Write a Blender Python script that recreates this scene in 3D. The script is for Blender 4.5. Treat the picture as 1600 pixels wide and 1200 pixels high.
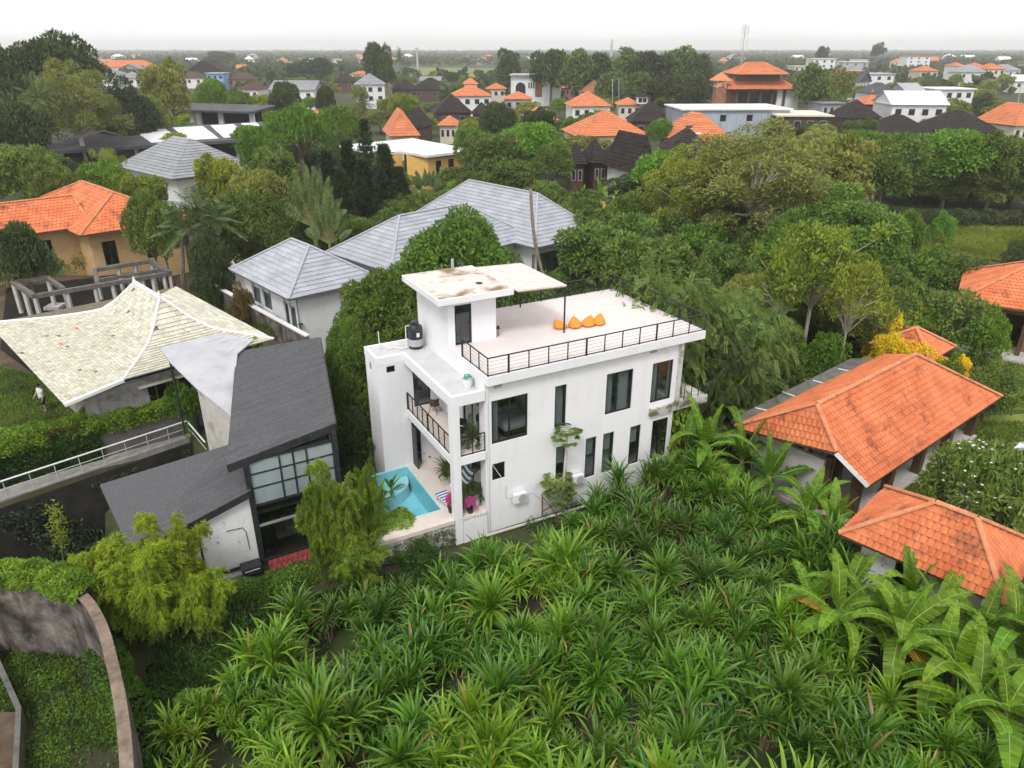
import bpy, bmesh, math, random
import numpy as np
from mathutils import Matrix, Vector

random.seed(7)
RNG = np.random.default_rng(11)
scene = bpy.context.scene
for o in list(bpy.data.objects):
    bpy.data.objects.remove(o)
C = scene.collection
R = math.radians

# ------------------------------------------------------------------ camera
FPX, HORIZON, CAM_H = 1150.0, 75.0, 19.0          # focal length in photo pixels, horizon row, metres above the pool deck
PITCH = math.atan((600 - HORIZON) / FPX)
cam_d = bpy.data.cameras.new('camera')
cam = bpy.data.objects.new('camera', cam_d)
C.objects.link(cam)
cam.location = (0, 0, CAM_H)
cam.rotation_euler = (math.pi / 2 - PITCH, 0, 0)
cam_d.sensor_width = 36.0
cam_d.lens = 36.0 * FPX / 1600.0
cam_d.clip_start = 0.5
cam_d.clip_end = 30000
scene.camera = cam

# ------------------------------------------------------------------ sky, sun, exposure
SUN_AZ, SUN_EL = R(196), R(52)       # compass-like: direction the light comes from (behind the camera, a little left)
world = bpy.data.worlds.new('World')
scene.world = world
world.use_nodes = True
nt = world.node_tree
nt.nodes.clear()
out = nt.nodes.new('ShaderNodeOutputWorld')
bg = nt.nodes.new('ShaderNodeBackground')
sky = nt.nodes.new('ShaderNodeTexSky')
sky.sky_type = 'NISHITA'
sky.sun_disc = False
sky.sun_elevation = SUN_EL
sky.sun_rotation = SUN_AZ
sky.air_density = 1.0
sky.dust_density = 4.0
sky.ozone_density = 1.0
hs = nt.nodes.new('ShaderNodeHueSaturation')          # a closed cloud deck takes the blue out of the sky
hs.inputs['Saturation'].default_value = 0.10
lift = nt.nodes.new('ShaderNodeMix'); lift.data_type = 'RGBA'     # an even cloud layer over the whole dome
lift.inputs[0].default_value = 0.85
lift.inputs[7].default_value = (10.2, 10.15, 10.25, 1)
tc = nt.nodes.new('ShaderNodeTexCoord')
mp = nt.nodes.new('ShaderNodeMapping'); mp.inputs['Scale'].default_value = (1.0, 1.0, 6.0)
nz = nt.nodes.new('ShaderNodeTexNoise'); nz.inputs['Scale'].default_value = 2.6; nz.inputs['Detail'].default_value = 6
mr = nt.nodes.new('ShaderNodeMapRange')
mr.inputs['From Min'].default_value = 0.3; mr.inputs['From Max'].default_value = 0.7
mr.inputs['To Min'].default_value = 0.91; mr.inputs['To Max'].default_value = 1.05
mul = nt.nodes.new('ShaderNodeVectorMath'); mul.operation = 'SCALE'
nt.links.new(tc.outputs['Generated'], mp.inputs['Vector'])
nt.links.new(mp.outputs[0], nz.inputs['Vector'])
nt.links.new(nz.outputs['Fac'], mr.inputs['Value'])
nt.links.new(sky.outputs[0], hs.inputs['Color'])
nt.links.new(hs.outputs[0], lift.inputs[6])
nt.links.new(lift.outputs[2], mul.inputs[0])
nt.links.new(mr.outputs[0], mul.inputs['Scale'])
nt.links.new(mul.outputs[0], bg.inputs['Color'])
bg.inputs['Strength'].default_value = 0.096
nt.links.new(bg.outputs[0], out.inputs['Surface'])

sun_d = bpy.data.lights.new('sun', 'SUN')
sun_d.energy = 1.5
sun_d.angle = R(16)
sun_d.color = (1.0, 0.97, 0.93)
sun = bpy.data.objects.new('sun', sun_d)
C.objects.link(sun)
_sv = Vector((math.sin(SUN_AZ) * math.cos(SUN_EL), math.cos(SUN_AZ) * math.cos(SUN_EL), math.sin(SUN_EL)))
sun.rotation_euler = _sv.to_track_quat('Z', 'Y').to_euler()

vs = scene.view_settings
vs.view_transform = 'Standard'
vs.look = 'None'
vs.exposure = 0.46
vs.gamma = 1.0
vs.use_curve_mapping = False
scene.render.engine = 'CYCLES'
cy = scene.cycles
cy.use_denoising = True
cy.max_bounces = 5
cy.diffuse_bounces = 2
cy.glossy_bounces = 2
cy.transmission_bounces = 4
cy.transparent_max_bounces = 12
cy.volume_bounces = 1
cy.sample_clamp_indirect = 6
cy.use_adaptive_sampling = True
cy.adaptive_threshold = 0.03

# ------------------------------------------------------------------ survey helpers
_s, _c = math.sin(PITCH), math.cos(PITCH)
def sight(x, y):
    u = (600 - y) / FPX
    return np.array([(x - 800) / FPX, _c + u * _s, -_s + u * _c])
def W(x, y, z=0.0):
    """world point at height z seen at photo position x, y"""
    d = sight(x, y); t = (z - CAM_H) / d[2]
    return Vector((t * d[0], t * d[1], z))
def WD(x, y, D):
    """world point at distance D (along the view's ground direction) seen at photo position x, y"""
    d = sight(x, y); t = D / d[1]
    return Vector((t * d[0], D, CAM_H + t * d[2]))
GZ = -1.3

# ------------------------------------------------------------------ materials
MATS = {}
def _nodes(name):
    m = bpy.data.materials.new(name); m.use_nodes = True
    t = m.node_tree
    return m, t, t.nodes['Principled BSDF'], t.nodes['Material Output']
def surf(name, c1, c2=None, scale=3.0, rough=0.8, bump=0.0, bscale=None, metal=0.0, detail=5, contrast=(0.35, 0.65),
         stain=None, stain_scale=0.6, stain_rng=(0.55, 0.75), streak=None, island=0.0, spec=0.3, coords='obj', fine=0.0):
    """plain surface: two colours mixed by noise, optional stains, vertical streaks, piece-to-piece variation and bump"""
    m, t, p, o = _nodes(name)
    N, L = t.nodes, t.links
    p.inputs['Roughness'].default_value = rough
    p.inputs['Metallic'].default_value = metal
    p.inputs['Specular IOR Level'].default_value = spec
    c2 = c2 or tuple(min(1, v * 1.12) for v in c1)
    if coords == 'obj':
        co = N.new('ShaderNodeTexCoord').outputs['Object']
    else:
        co = N.new('ShaderNodeNewGeometry').outputs['Position']
    def noise(sc, det=detail, stretch=None):
        n = N.new('ShaderNodeTexNoise'); n.inputs['Scale'].default_value = sc; n.inputs['Detail'].default_value = det
        n.inputs['Roughness'].default_value = 0.65
        if stretch:
            mm = N.new('ShaderNodeMapping'); mm.inputs['Scale'].default_value = stretch
            L.new(co, mm.inputs['Vector']); L.new(mm.outputs[0], n.inputs['Vector'])
        else:
            L.new(co, n.inputs['Vector'])
        return n.outputs['Fac']
    def rng(v, a, b, lo=0.0, hi=1.0):
        r = N.new('ShaderNodeMapRange'); r.inputs['From Min'].default_value = a; r.inputs['From Max'].default_value = b
        r.inputs['To Min'].default_value = lo; r.inputs['To Max'].default_value = hi
        L.new(v, r.inputs['Value']); return r.outputs[0]
    def mix(f, a, b, mode='MIX'):
        x = N.new('ShaderNodeMix'); x.data_type = 'RGBA'; x.blend_type = mode
        if isinstance(f, float): x.inputs[0].default_value = f
        else: L.new(f, x.inputs[0])
        for i, v in ((6, a), (7, b)):
            if isinstance(v, tuple): x.inputs[i].default_value = (*v[:3], 1)
            else: L.new(v, x.inputs[i])
        return x.outputs[2]
    col = mix(rng(noise(scale), *contrast), c1, c2)
    if island:
        g = N.new('ShaderNodeNewGeometry'); oi = N.new('ShaderNodeObjectInfo')
        a = N.new('ShaderNodeMath'); a.operation = 'ADD'; L.new(g.outputs['Random Per Island'], a.inputs[0]); L.new(oi.outputs['Random'], a.inputs[1])
        f = N.new('ShaderNodeMath'); f.operation = 'FRACT'; L.new(a.outputs[0], f.inputs[0])
        v = rng(f.outputs[0], 0, 1, 1 - island, 1 + island * 0.6)
        s = N.new('ShaderNodeVectorMath'); s.operation = 'SCALE'; L.new(col, s.inputs[0]); L.new(v, s.inputs['Scale']); col = s.outputs[0]
    if fine:
        v = rng(noise(60, 3), 0.3, 0.7, 1 - fine, 1 + fine)
        s = N.new('ShaderNodeVectorMath'); s.operation = 'SCALE'; L.new(col, s.inputs[0]); L.new(v, s.inputs['Scale']); col = s.outputs[0]
    if stain:
        col = mix(rng(noise(stain_scale, 8), *stain_rng), col, stain)
    if streak:
        col = mix(rng(noise(1.0, 6, (2.2, 2.2, 0.18)), 0.5, 0.72), col, streak)
    L.new(col, p.inputs['Base Color'])
    if bump:
        b = N.new('ShaderNodeBump'); b.inputs['Strength'].default_value = bump; b.inputs['Distance'].default_value = 0.03
        L.new(noise(bscale or scale * 4, 6), b.inputs['Height']); L.new(b.outputs[0], p.inputs['Normal'])
    MATS[name] = m
    return m
def foliage(name, dark, light, transl=0.25, rough=0.5, clump=0.5, tip=None, clump_scale=0.9, spec=0.25):
    """leaves: leaf-to-leaf and clump-to-clump colour, light passing through"""
    m, t, p, o = _nodes(name)
    N, L = t.nodes, t.links
    g = N.new('ShaderNodeNewGeometry'); oi = N.new('ShaderNodeObjectInfo')
    tcn = N.new('ShaderNodeTexCoord')
    n = N.new('ShaderNodeTexNoise'); n.inputs['Scale'].default_value = clump_scale; n.inputs['Detail'].default_value = 3
    L.new(tcn.outputs['Object'], n.inputs['Vector'])
    r = N.new('ShaderNodeMapRange'); r.inputs['From Min'].default_value = 0.35; r.inputs['From Max'].default_value = 0.65
    L.new(n.outputs['Fac'], r.inputs['Value'])
    f = N.new('ShaderNodeMix'); f.data_type = 'FLOAT'; f.inputs[0].default_value = clump
    L.new(g.outputs['Random Per Island'], f.inputs[2]); L.new(r.outputs[0], f.inputs[3])
    x = N.new('ShaderNodeMix'); x.data_type = 'RGBA'
    x.inputs[6].default_value = (*dark, 1); x.inputs[7].default_value = (*light, 1)
    L.new(f.outputs[0], x.inputs[0])
    col = x.outputs[2]
    if tip:
        gt = N.new('ShaderNodeMath'); gt.operation = 'GREATER_THAN'; gt.inputs[1].default_value = 1 - tip[1]
        L.new(g.outputs['Random Per Island'], gt.inputs[0])
        x2 = N.new('ShaderNodeMix'); x2.data_type = 'RGBA'; x2.inputs[7].default_value = (*tip[0], 1)
        L.new(gt.outputs[0], x2.inputs[0]); L.new(col, x2.inputs[6]); col = x2.outputs[2]
    h = N.new('ShaderNodeHueSaturation')
    mh = N.new('ShaderNodeMapRange'); mh.inputs['To Min'].default_value = 0.485; mh.inputs['To Max'].default_value = 0.51
    L.new(oi.outputs['Random'], mh.inputs['Value']); L.new(mh.outputs[0], h.inputs['Hue'])
    mv = N.new('ShaderNodeMapRange'); mv.inputs['To Min'].default_value = 0.82; mv.inputs['To Max'].default_value = 1.18
    fr = N.new('ShaderNodeMath'); fr.operation = 'MULTIPLY'; fr.inputs[1].default_value = 7.31
    fr2 = N.new('ShaderNodeMath'); fr2.operation = 'FRACT'
    L.new(oi.outputs['Random'], fr.inputs[0]); L.new(fr.outputs[0], fr2.inputs[0]); L.new(fr2.outputs[0], mv.inputs['Value']); L.new(mv.outputs[0], h.inputs['Value'])
    L.new(col, h.inputs['Color'])
    L.new(h.outputs[0], p.inputs['Base Color'])
    p.inputs['Roughness'].default_value = rough
    p.inputs['Specular IOR Level'].default_value = spec
    tr = N.new('ShaderNodeBsdfTranslucent')
    hs2 = N.new('ShaderNodeHueSaturation'); hs2.inputs['Value'].default_value = 1.3; hs2.inputs['Hue'].default_value = 0.49
    L.new(h.outputs[0], hs2.inputs['Color']); L.new(hs2.outputs[0], tr.inputs['Color'])
    ms = N.new('ShaderNodeMixShader'); ms.inputs[0].default_value = transl
    L.new(p.outputs[0], ms.inputs[1]); L.new(tr.outputs[0], ms.inputs[2]); L.new(ms.outputs[0], o.inputs['Surface'])
    MATS[name] = m
    return m
def glass(name, tint=(0.55, 0.6, 0.62), refl=1.0, rough=0.03):
    m, t, p, o = _nodes(name)
    N, L = t.nodes, t.links
    N.remove(p)
    tr = N.new('ShaderNodeBsdfTransparent'); tr.inputs[0].default_value = (*tint, 1)
    gl = N.new('ShaderNodeBsdfGlossy'); gl.inputs['Roughness'].default_value = rough; gl.inputs['Color'].default_value = (0.9, 0.95, 1, 1)
    fr = N.new('ShaderNodeFresnel')      # a thin sheet: the same reflection from either side
    ge = N.new('ShaderNodeNewGeometry'); mi = N.new('ShaderNodeMapRange'); mi.inputs['To Min'].default_value = 1.5; mi.inputs['To Max'].default_value = 1 / 1.5
    L.new(ge.outputs['Backfacing'], mi.inputs['Value']); L.new(mi.outputs[0], fr.inputs['IOR'])
    k = N.new('ShaderNodeMath'); k.operation = 'MULTIPLY'; k.inputs[1].default_value = refl
    L.new(fr.outputs[0], k.inputs[0])
    ms = N.new('ShaderNodeMixShader'); L.new(k.outputs[0], ms.inputs[0]); L.new(tr.outputs[0], ms.inputs[1]); L.new(gl.outputs[0], ms.inputs[2])
    L.new(ms.outputs[0], o.inputs['Surface'])
    MATS[name] = m
    return m

surf('white_wall', (0.80, 0.795, 0.815), (0.83, 0.825, 0.845), 0.7, 0.85, 0.05, 40, streak=(0.765, 0.755, 0.76), stain=(0.60, 0.58, 0.57), stain_scale=0.6, stain_rng=(0.60, 0.80))
surf('white_wall_old', (0.74, 0.73, 0.74), (0.82, 0.81, 0.82), 2.0, 0.85, 0.1, 30, stain=(0.18, 0.18, 0.17), stain_scale=3.5, stain_rng=(0.60, 0.72))
surf('deck_floor', (0.66, 0.595, 0.575), (0.72, 0.65, 0.63), 0.5, 0.7, stain=(0.57, 0.51, 0.485), stain_scale=0.35, stain_rng=(0.55, 0.8))
surf('terrace_tile', (0.64, 0.57, 0.51), (0.72, 0.64, 0.58), 1.5, 0.6, stain=(0.60, 0.53, 0.47), stain_scale=0.8)
surf('grey_roof_coat', (0.52, 0.52, 0.53), (0.60, 0.60, 0.61), 0.8, 0.6, stain=(0.44, 0.44, 0.45), stain_scale=0.9)
surf('stained_slab', (0.62, 0.54, 0.48), (0.70, 0.63, 0.585), 1.2, 0.85, stain=(0.24, 0.155, 0.085), stain_scale=0.5, stain_rng=(0.50, 0.61))
surf('canopy_sheet', (0.66, 0.60, 0.54), (0.74, 0.70, 0.66), 2.5, 0.6, stain=(0.62, 0.52, 0.42), stain_scale=1.2)
surf('black_metal', (0.012, 0.012, 0.014), (0.02, 0.02, 0.022), 5, 0.45, spec=0.5)
surf('steel_frame', (0.018, 0.02, 0.023), (0.035, 0.038, 0.042), 4, 0.5, stain=(0.07, 0.07, 0.07), stain_scale=3)
surf('room_paint', (0.74, 0.73, 0.72), (0.8, 0.79, 0.78), 1, 0.9)
surf('room_floor', (0.52, 0.49, 0.46), (0.60, 0.57, 0.53), 2, 0.6)
surf('linen', (0.70, 0.70, 0.68), (0.78, 0.78, 0.76), 4, 0.9, 0.2, 8)
surf('curtain', (0.62, 0.62, 0.62), (0.72, 0.72, 0.72), 6, 0.9)
surf('dark_wood', (0.06, 0.035, 0.02), (0.12, 0.07, 0.04), 6, 0.6)
surf('brown_wood', (0.16, 0.09, 0.05), (0.26, 0.16, 0.09), 5, 0.7)
surf('bean_orange', (0.80, 0.24, 0.03), (0.86, 0.30, 0.05), 5, 0.75, 0.3, 6)
surf('tank_plastic', (0.015, 0.017, 0.02), (0.03, 0.033, 0.036), 4, 0.4, spec=0.5)
surf('grey_plastic', (0.35, 0.36, 0.37), (0.42, 0.43, 0.44), 5, 0.6)
surf('white_plastic', (0.72, 0.72, 0.72), (0.78, 0.78, 0.78), 5, 0.5)
surf('green_hose', (0.02, 0.32, 0.24), (0.03, 0.40, 0.30), 5, 0.5)
surf('pit_shade_black', (0.010, 0.010, 0.009), (0.028, 0.026, 0.022), 1.5, 1.0, 0.5, 6)  # shade of the pit side put into a near-black colour
surf('concrete', (0.26, 0.25, 0.235), (0.36, 0.35, 0.33), 2.0, 0.9, 0.3, 12, stain=(0.10, 0.10, 0.09), stain_scale=1.2)
surf('concrete_light', (0.44, 0.42, 0.39), (0.54, 0.52, 0.48), 2.0, 0.9, 0.2, 12, stain=(0.22, 0.21, 0.19), stain_scale=1.2)
surf('concrete_dark', (0.10, 0.095, 0.085), (0.18, 0.17, 0.155), 2.0, 0.9, 0.3, 12, stain=(0.03, 0.035, 0.03), stain_scale=1.0)
surf('old_wall', (0.11, 0.09, 0.075), (0.27, 0.245, 0.22), 1.6, 0.95, 0.4, 10, stain=(0.025, 0.022, 0.02), stain_scale=0.7, stain_rng=(0.46, 0.66), streak=(0.03, 0.026, 0.022))
surf('wall_coping', (0.13, 0.095, 0.07), (0.27, 0.21, 0.16), 2.2, 0.95, 0.4, 14, stain=(0.12, 0.09, 0.07), stain_scale=1.6)
surf('mossy_plaster', (0.50, 0.49, 0.46), (0.60, 0.59, 0.56), 2.0, 0.95, 0.2, 10, stain=(0.13, 0.13, 0.08), stain_scale=1.3, stain_rng=(0.48, 0.62), streak=(0.2, 0.19, 0.14))
surf('dark_shingle', (0.088, 0.089, 0.096), (0.122, 0.123, 0.132), 9.0, 0.95, 0.6, 40, fine=0.45, island=0.16, stain=(0.15, 0.145, 0.14), stain_scale=0.5, stain_rng=(0.62, 0.9))
surf('metal_sheet', (0.40, 0.40, 0.43), (0.48, 0.48, 0.50), 0.8, 0.6, stain=(0.32, 0.32, 0.35), stain_scale=0.7)
surf('orange_tile', (0.56, 0.145, 0.055), (0.70, 0.225, 0.095), 0.8, 0.8, 0.15, 30, island=0.08, stain=(0.15, 0.055, 0.032), stain_scale=0.9, stain_rng=(0.54, 0.74), coords='pos')
surf('orange_cap', (0.55, 0.19, 0.09), (0.66, 0.28, 0.15), 2, 0.85, 0.2, 20, stain=(0.22, 0.10, 0.06), stain_scale=1.5)
surf('orange_far', (0.55, 0.17, 0.075), (0.68, 0.25, 0.11), 1.2, 0.85, stain=(0.30, 0.10, 0.06), stain_scale=0.6, island=0.1)
surf('grey_tile', (0.33, 0.345, 0.385), (0.41, 0.425, 0.47), 0.8, 0.55, 0.1, 30, island=0.10, stain=(0.25, 0.26, 0.29), stain_scale=0.7, coords='pos')
surf('grey_tile_far', (0.25, 0.26, 0.28), (0.32, 0.33, 0.35), 0.8, 0.7, island=0.1, stain=(0.18, 0.18, 0.19), stain_scale=0.5)
surf('grey_cap', (0.36, 0.37, 0.41), (0.44, 0.45, 0.49), 2, 0.6)
surf('cream_tile', (0.55, 0.535, 0.43), (0.63, 0.615, 0.515), 0.7, 0.85, 0.1, 30, island=0.2, stain=(0.36, 0.31, 0.20), stain_scale=1.8, stain_rng=(0.54, 0.72), coords='pos')
surf('cream_under', (0.12, 0.10, 0.07), (0.2, 0.17, 0.12), 3, 0.9)
surf('under_roof', (0.10, 0.055, 0.035), (0.16, 0.09, 0.06), 3, 0.9)
surf('grey_under', (0.12, 0.12, 0.13), (0.17, 0.17, 0.18), 3, 0.9)
surf('red_tile', (0.17, 0.03, 0.025), (0.28, 0.06, 0.05), 2, 0.9, 0.3, 20, island=0.25, stain=(0.06, 0.035, 0.02), stain_scale=2.5)
surf('white_ridge', (0.70, 0.70, 0.69), (0.80, 0.80, 0.79), 2, 0.85, stain=(0.45, 0.44, 0.40), stain_scale=2)
surf('tan_wall', (0.55, 0.36, 0.17), (0.64, 0.44, 0.23), 1.2, 0.9)
surf('yellow_wall', (0.72, 0.44, 0.12), (0.78, 0.50, 0.17), 1.2, 0.9)
surf('white_far', (0.70, 0.70, 0.70), (0.78, 0.78, 0.78), 0.5, 0.9, stain=(0.5, 0.49, 0.47), stain_scale=0.4)
surf('cream_far', (0.62, 0.56, 0.46), (0.70, 0.64, 0.54), 0.5, 0.9, stain=(0.45, 0.41, 0.34), stain_scale=0.4)
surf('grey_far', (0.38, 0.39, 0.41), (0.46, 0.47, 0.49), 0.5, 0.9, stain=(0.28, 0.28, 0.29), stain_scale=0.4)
surf('blue_far', (0.16, 0.32, 0.60), (0.22, 0.40, 0.68), 0.5, 0.8)
surf('bluegrey_wall', (0.36, 0.40, 0.47), (0.44, 0.48, 0.55), 0.5, 0.9, streak=(0.28, 0.31, 0.36))
surf('brick_wall', (0.25, 0.10, 0.06), (0.36, 0.17, 0.10), 0.8, 0.9, 0.3, 8, stain=(0.42, 0.30, 0.24), stain_scale=0.7)
surf('thatch', (0.018, 0.014, 0.013), (0.045, 0.035, 0.032), 1.5, 1.0, 0.8, 10)
surf('brown_thatch', (0.07, 0.04, 0.03), (0.13, 0.08, 0.06), 1.5, 1.0, 0.6, 10)
surf('dark_slate', (0.06, 0.062, 0.07), (0.105, 0.107, 0.115), 0.5, 0.8, fine=0.2, stain=(0.15, 0.15, 0.155), stain_scale=0.3)
surf('skylight', (0.74, 0.74, 0.76), (0.80, 0.80, 0.81), 0.8, 0.4)
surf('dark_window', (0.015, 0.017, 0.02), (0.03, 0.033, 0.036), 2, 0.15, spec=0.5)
surf('soil', (0.075, 0.052, 0.035), (0.13, 0.095, 0.065), 1.2, 1.0, 0.6, 6, stain=(0.03, 0.035, 0.015), stain_scale=0.5)
surf('dark_soil_and_shade', (0.008, 0.007, 0.005), (0.02, 0.017, 0.011), 1.2, 1.0, 0.6, 6)  # dark ground; in the pit this near-black carries painted shade
surf('bark', (0.16, 0.13, 0.10), (0.28, 0.235, 0.19), 3, 0.95, 0.6, 14)
surf('pale_bark', (0.40, 0.36, 0.30), (0.52, 0.48, 0.41), 3, 0.95, 0.3, 14)
surf('dark_bark', (0.05, 0.04, 0.03), (0.09, 0.075, 0.06), 3, 0.95, 0.6, 14)
surf('banana_stem', (0.12, 0.16, 0.05), (0.28, 0.24, 0.10), 3, 0.8)
surf('midrib', (0.26, 0.36, 0.08), (0.32, 0.42, 0.11), 3, 0.6)
surf('dead_leaf', (0.20, 0.13, 0.07), (0.34, 0.24, 0.13), 3, 0.95)
surf('pot_dark', (0.03, 0.028, 0.026), (0.06, 0.055, 0.05), 5, 0.6)
surf('pot_white', (0.62, 0.60, 0.57), (0.70, 0.68, 0.65), 5, 0.7)
surf('pebbles', (0.50, 0.48, 0.46), (0.74, 0.72, 0.70), 14, 0.9, 0.8, 14, contrast=(0.45, 0.55))
surf('blue_cloth', (0.03, 0.10, 0.32), (0.04, 0.13, 0.38), 5, 0.9)
surf('white_cloth', (0.72, 0.74, 0.76), (0.8, 0.8, 0.82), 5, 0.9)
surf('green_cloth', (0.03, 0.14, 0.12), (0.04, 0.18, 0.15), 5, 0.9)
surf('galvanised', (0.55, 0.56, 0.57), (0.65, 0.66, 0.67), 4, 0.45, metal=0.2)
surf('pool_tile', (0.38, 0.69, 0.76), (0.44, 0.76, 0.82), 2.0, 0.4)
surf('pool_step', (0.62, 0.76, 0.78), (0.68, 0.82, 0.84), 2.0, 0.4)
surf('skin', (0.40, 0.24, 0.16), (0.44, 0.27, 0.19), 5, 0.6)
surf('hair', (0.02, 0.015, 0.012), (0.03, 0.02, 0.018), 5, 0.6)
surf('shirt', (0.62, 0.62, 0.64), (0.70, 0.70, 0.72), 5, 0.9)
surf('shorts', (0.02, 0.035, 0.04), (0.03, 0.05, 0.055), 5, 0.9)
glass('pane', (0.70, 0.73, 0.74), 1.5)
glass('clear_pane', (0.75, 0.78, 0.79), 1.3)
surf('frosted', (0.25, 0.31, 0.32), (0.34, 0.40, 0.41), 0.8, 0.25, spec=0.6, stain=(0.30, 0.36, 0.36), stain_scale=0.9)

foliage('mango_leaf', (0.032, 0.080, 0.010), (0.195, 0.315, 0.048), clump=0.45)
foliage('green_leaf', (0.040, 0.080, 0.014), (0.215, 0.305, 0.060), clump=0.5)
foliage('dark_leaf', (0.024, 0.046, 0.015), (0.105, 0.150, 0.045), clump=0.5)
foliage('olive_leaf', (0.085, 0.115, 0.024), (0.37, 0.41, 0.095), clump=0.55, tip=((0.30, 0.27, 0.05), 0.04))
foliage('yellow_green', (0.072, 0.120, 0.014), (0.350, 0.420, 0.045), clump=0.55)
foliage('bright_leaf', (0.052, 0.127, 0.014), (0.217, 0.392, 0.043), clump=0.5)
foliage('bamboo_leaf', (0.12, 0.21, 0.014), (0.42, 0.53, 0.050), clump=0.6, clump_scale=1.1, transl=0.45)
foliage('bamboo_dark', (0.065, 0.14, 0.014), (0.28, 0.40, 0.040), clump=0.6, clump_scale=1.1, transl=0.4)
foliage('feather_leaf', (0.040, 0.085, 0.018), (0.190, 0.280, 0.065), clump=0.6)
foliage('conifer_leaf', (0.014, 0.029, 0.012), (0.068, 0.102, 0.039), clump=0.5)
foliage('pandan_leaf', (0.032, 0.105, 0.006), (0.165, 0.330, 0.026), clump=0.35, tip=((0.24, 0.18, 0.06), 0.03), transl=0.22, rough=0.38, spec=0.45)
foliage('pandan_bright', (0.066, 0.175, 0.008), (0.27, 0.44, 0.030), clump=0.4, tip=((0.34, 0.30, 0.06), 0.05), transl=0.24, rough=0.38, spec=0.45)
foliage('pandan_dark', (0.026, 0.080, 0.007), (0.115, 0.235, 0.026), clump=0.35, tip=((0.18, 0.13, 0.05), 0.03), transl=0.2, rough=0.38, spec=0.45)
foliage('banana_leaf', (0.060, 0.15, 0.008), (0.185, 0.335, 0.020), clump=0.3, transl=0.3, rough=0.5, spec=0.25)
foliage('banana_dark', (0.045, 0.12, 0.010), (0.14, 0.27, 0.025), clump=0.3, transl=0.3, rough=0.5, spec=0.25)
foliage('banana_yellow', (0.42, 0.24, 0.02), (0.58, 0.40, 0.04), clump=0.3, transl=0.3)
foliage('palm_leaf', (0.032, 0.069, 0.021), (0.138, 0.196, 0.058), clump=0.3, transl=0.2)
foliage('ivy_leaf', (0.018, 0.052, 0.009), (0.087, 0.174, 0.029), clump=0.6, clump_scale=1.4)
foliage('hedge_leaf', (0.075, 0.15, 0.014), (0.30, 0.44, 0.045), clump=0.6, clump_scale=1.4)
foliage('brown_ivy', (0.10, 0.06, 0.02), (0.22, 0.15, 0.05), clump=0.5)
foliage('grass_blade', (0.046, 0.098, 0.011), (0.174, 0.268, 0.032), clump=0.6, clump_scale=0.5)
foliage('weed_leaf', (0.038, 0.090, 0.012), (0.16, 0.30, 0.035), clump=0.6, clump_scale=0.8)
foliage('field_grass', (0.127, 0.172, 0.023), (0.319, 0.362, 0.051), clump=0.7, clump_scale=0.15)
foliage('yellow_flower', (0.80, 0.56, 0.015), (0.92, 0.74, 0.03), clump=0.4, transl=0.2)
foliage('pink_flower', (0.50, 0.06, 0.19), (0.72, 0.16, 0.36), clump=0.4, transl=0.2)
foliage('white_flower', (0.70, 0.70, 0.62), (0.85, 0.85, 0.78), clump=0.4, transl=0.2)
foliage('far_leaf', (0.025, 0.048, 0.018), (0.094, 0.138, 0.043), clump=0.7, clump_scale=0.03)

# ------------------------------------------------------------------ mesh helpers
def mat(k):
    return MATS[k] if isinstance(k, str) else k
def link(name, me, parent=None, m=None):
    o = bpy.data.objects.new(name, me)
    C.objects.link(o)
    if parent is not None: o.parent = parent
    if m is not None:
        me.materials.append(mat(m))
    return o
def thing(name, label, cat, loc=(0, 0, 0), rotz=0.0, group=None):
    o = bpy.data.objects.new(name, None)
    C.objects.link(o)
    o.location = loc; o.rotation_euler = (0, 0, rotz)
    o.empty_display_size = 0.2
    tag(o, label, cat, group)
    return o
def tag(o, label=None, cat=None, group=None, kind=None):
    if label: o['label'] = label
    if cat: o['category'] = cat
    if group: o['group'] = group
    if kind: o['kind'] = kind
    return o
def copy_tree(o, parent=None):
    c = o.copy(); C.objects.link(c); c.parent = parent
    for ch in o.children: copy_tree(ch, c)
    return c
def mesh_arrays(name, V, F, smooth=False):
    """V (n,3); F (m,k) all faces with k corners"""
    V = np.asarray(V, dtype=np.float32); F = np.asarray(F, dtype=np.int32)
    me = bpy.data.meshes.new(name)
    m, k = F.shape
    me.vertices.add(len(V)); me.vertices.foreach_set('co', V.ravel())
    me.loops.add(m * k); me.loops.foreach_set('vertex_index', F.ravel())
    me.polygons.add(m)
    me.polygons.foreach_set('loop_start', np.arange(0, m * k, k, dtype=np.int32))
    me.polygons.foreach_set('loop_total', np.full(m, k, dtype=np.int32))
    if smooth: me.polygons.foreach_set('use_smooth', np.ones(m, dtype=bool))
    me.update(calc_edges=True)
    return me

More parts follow.
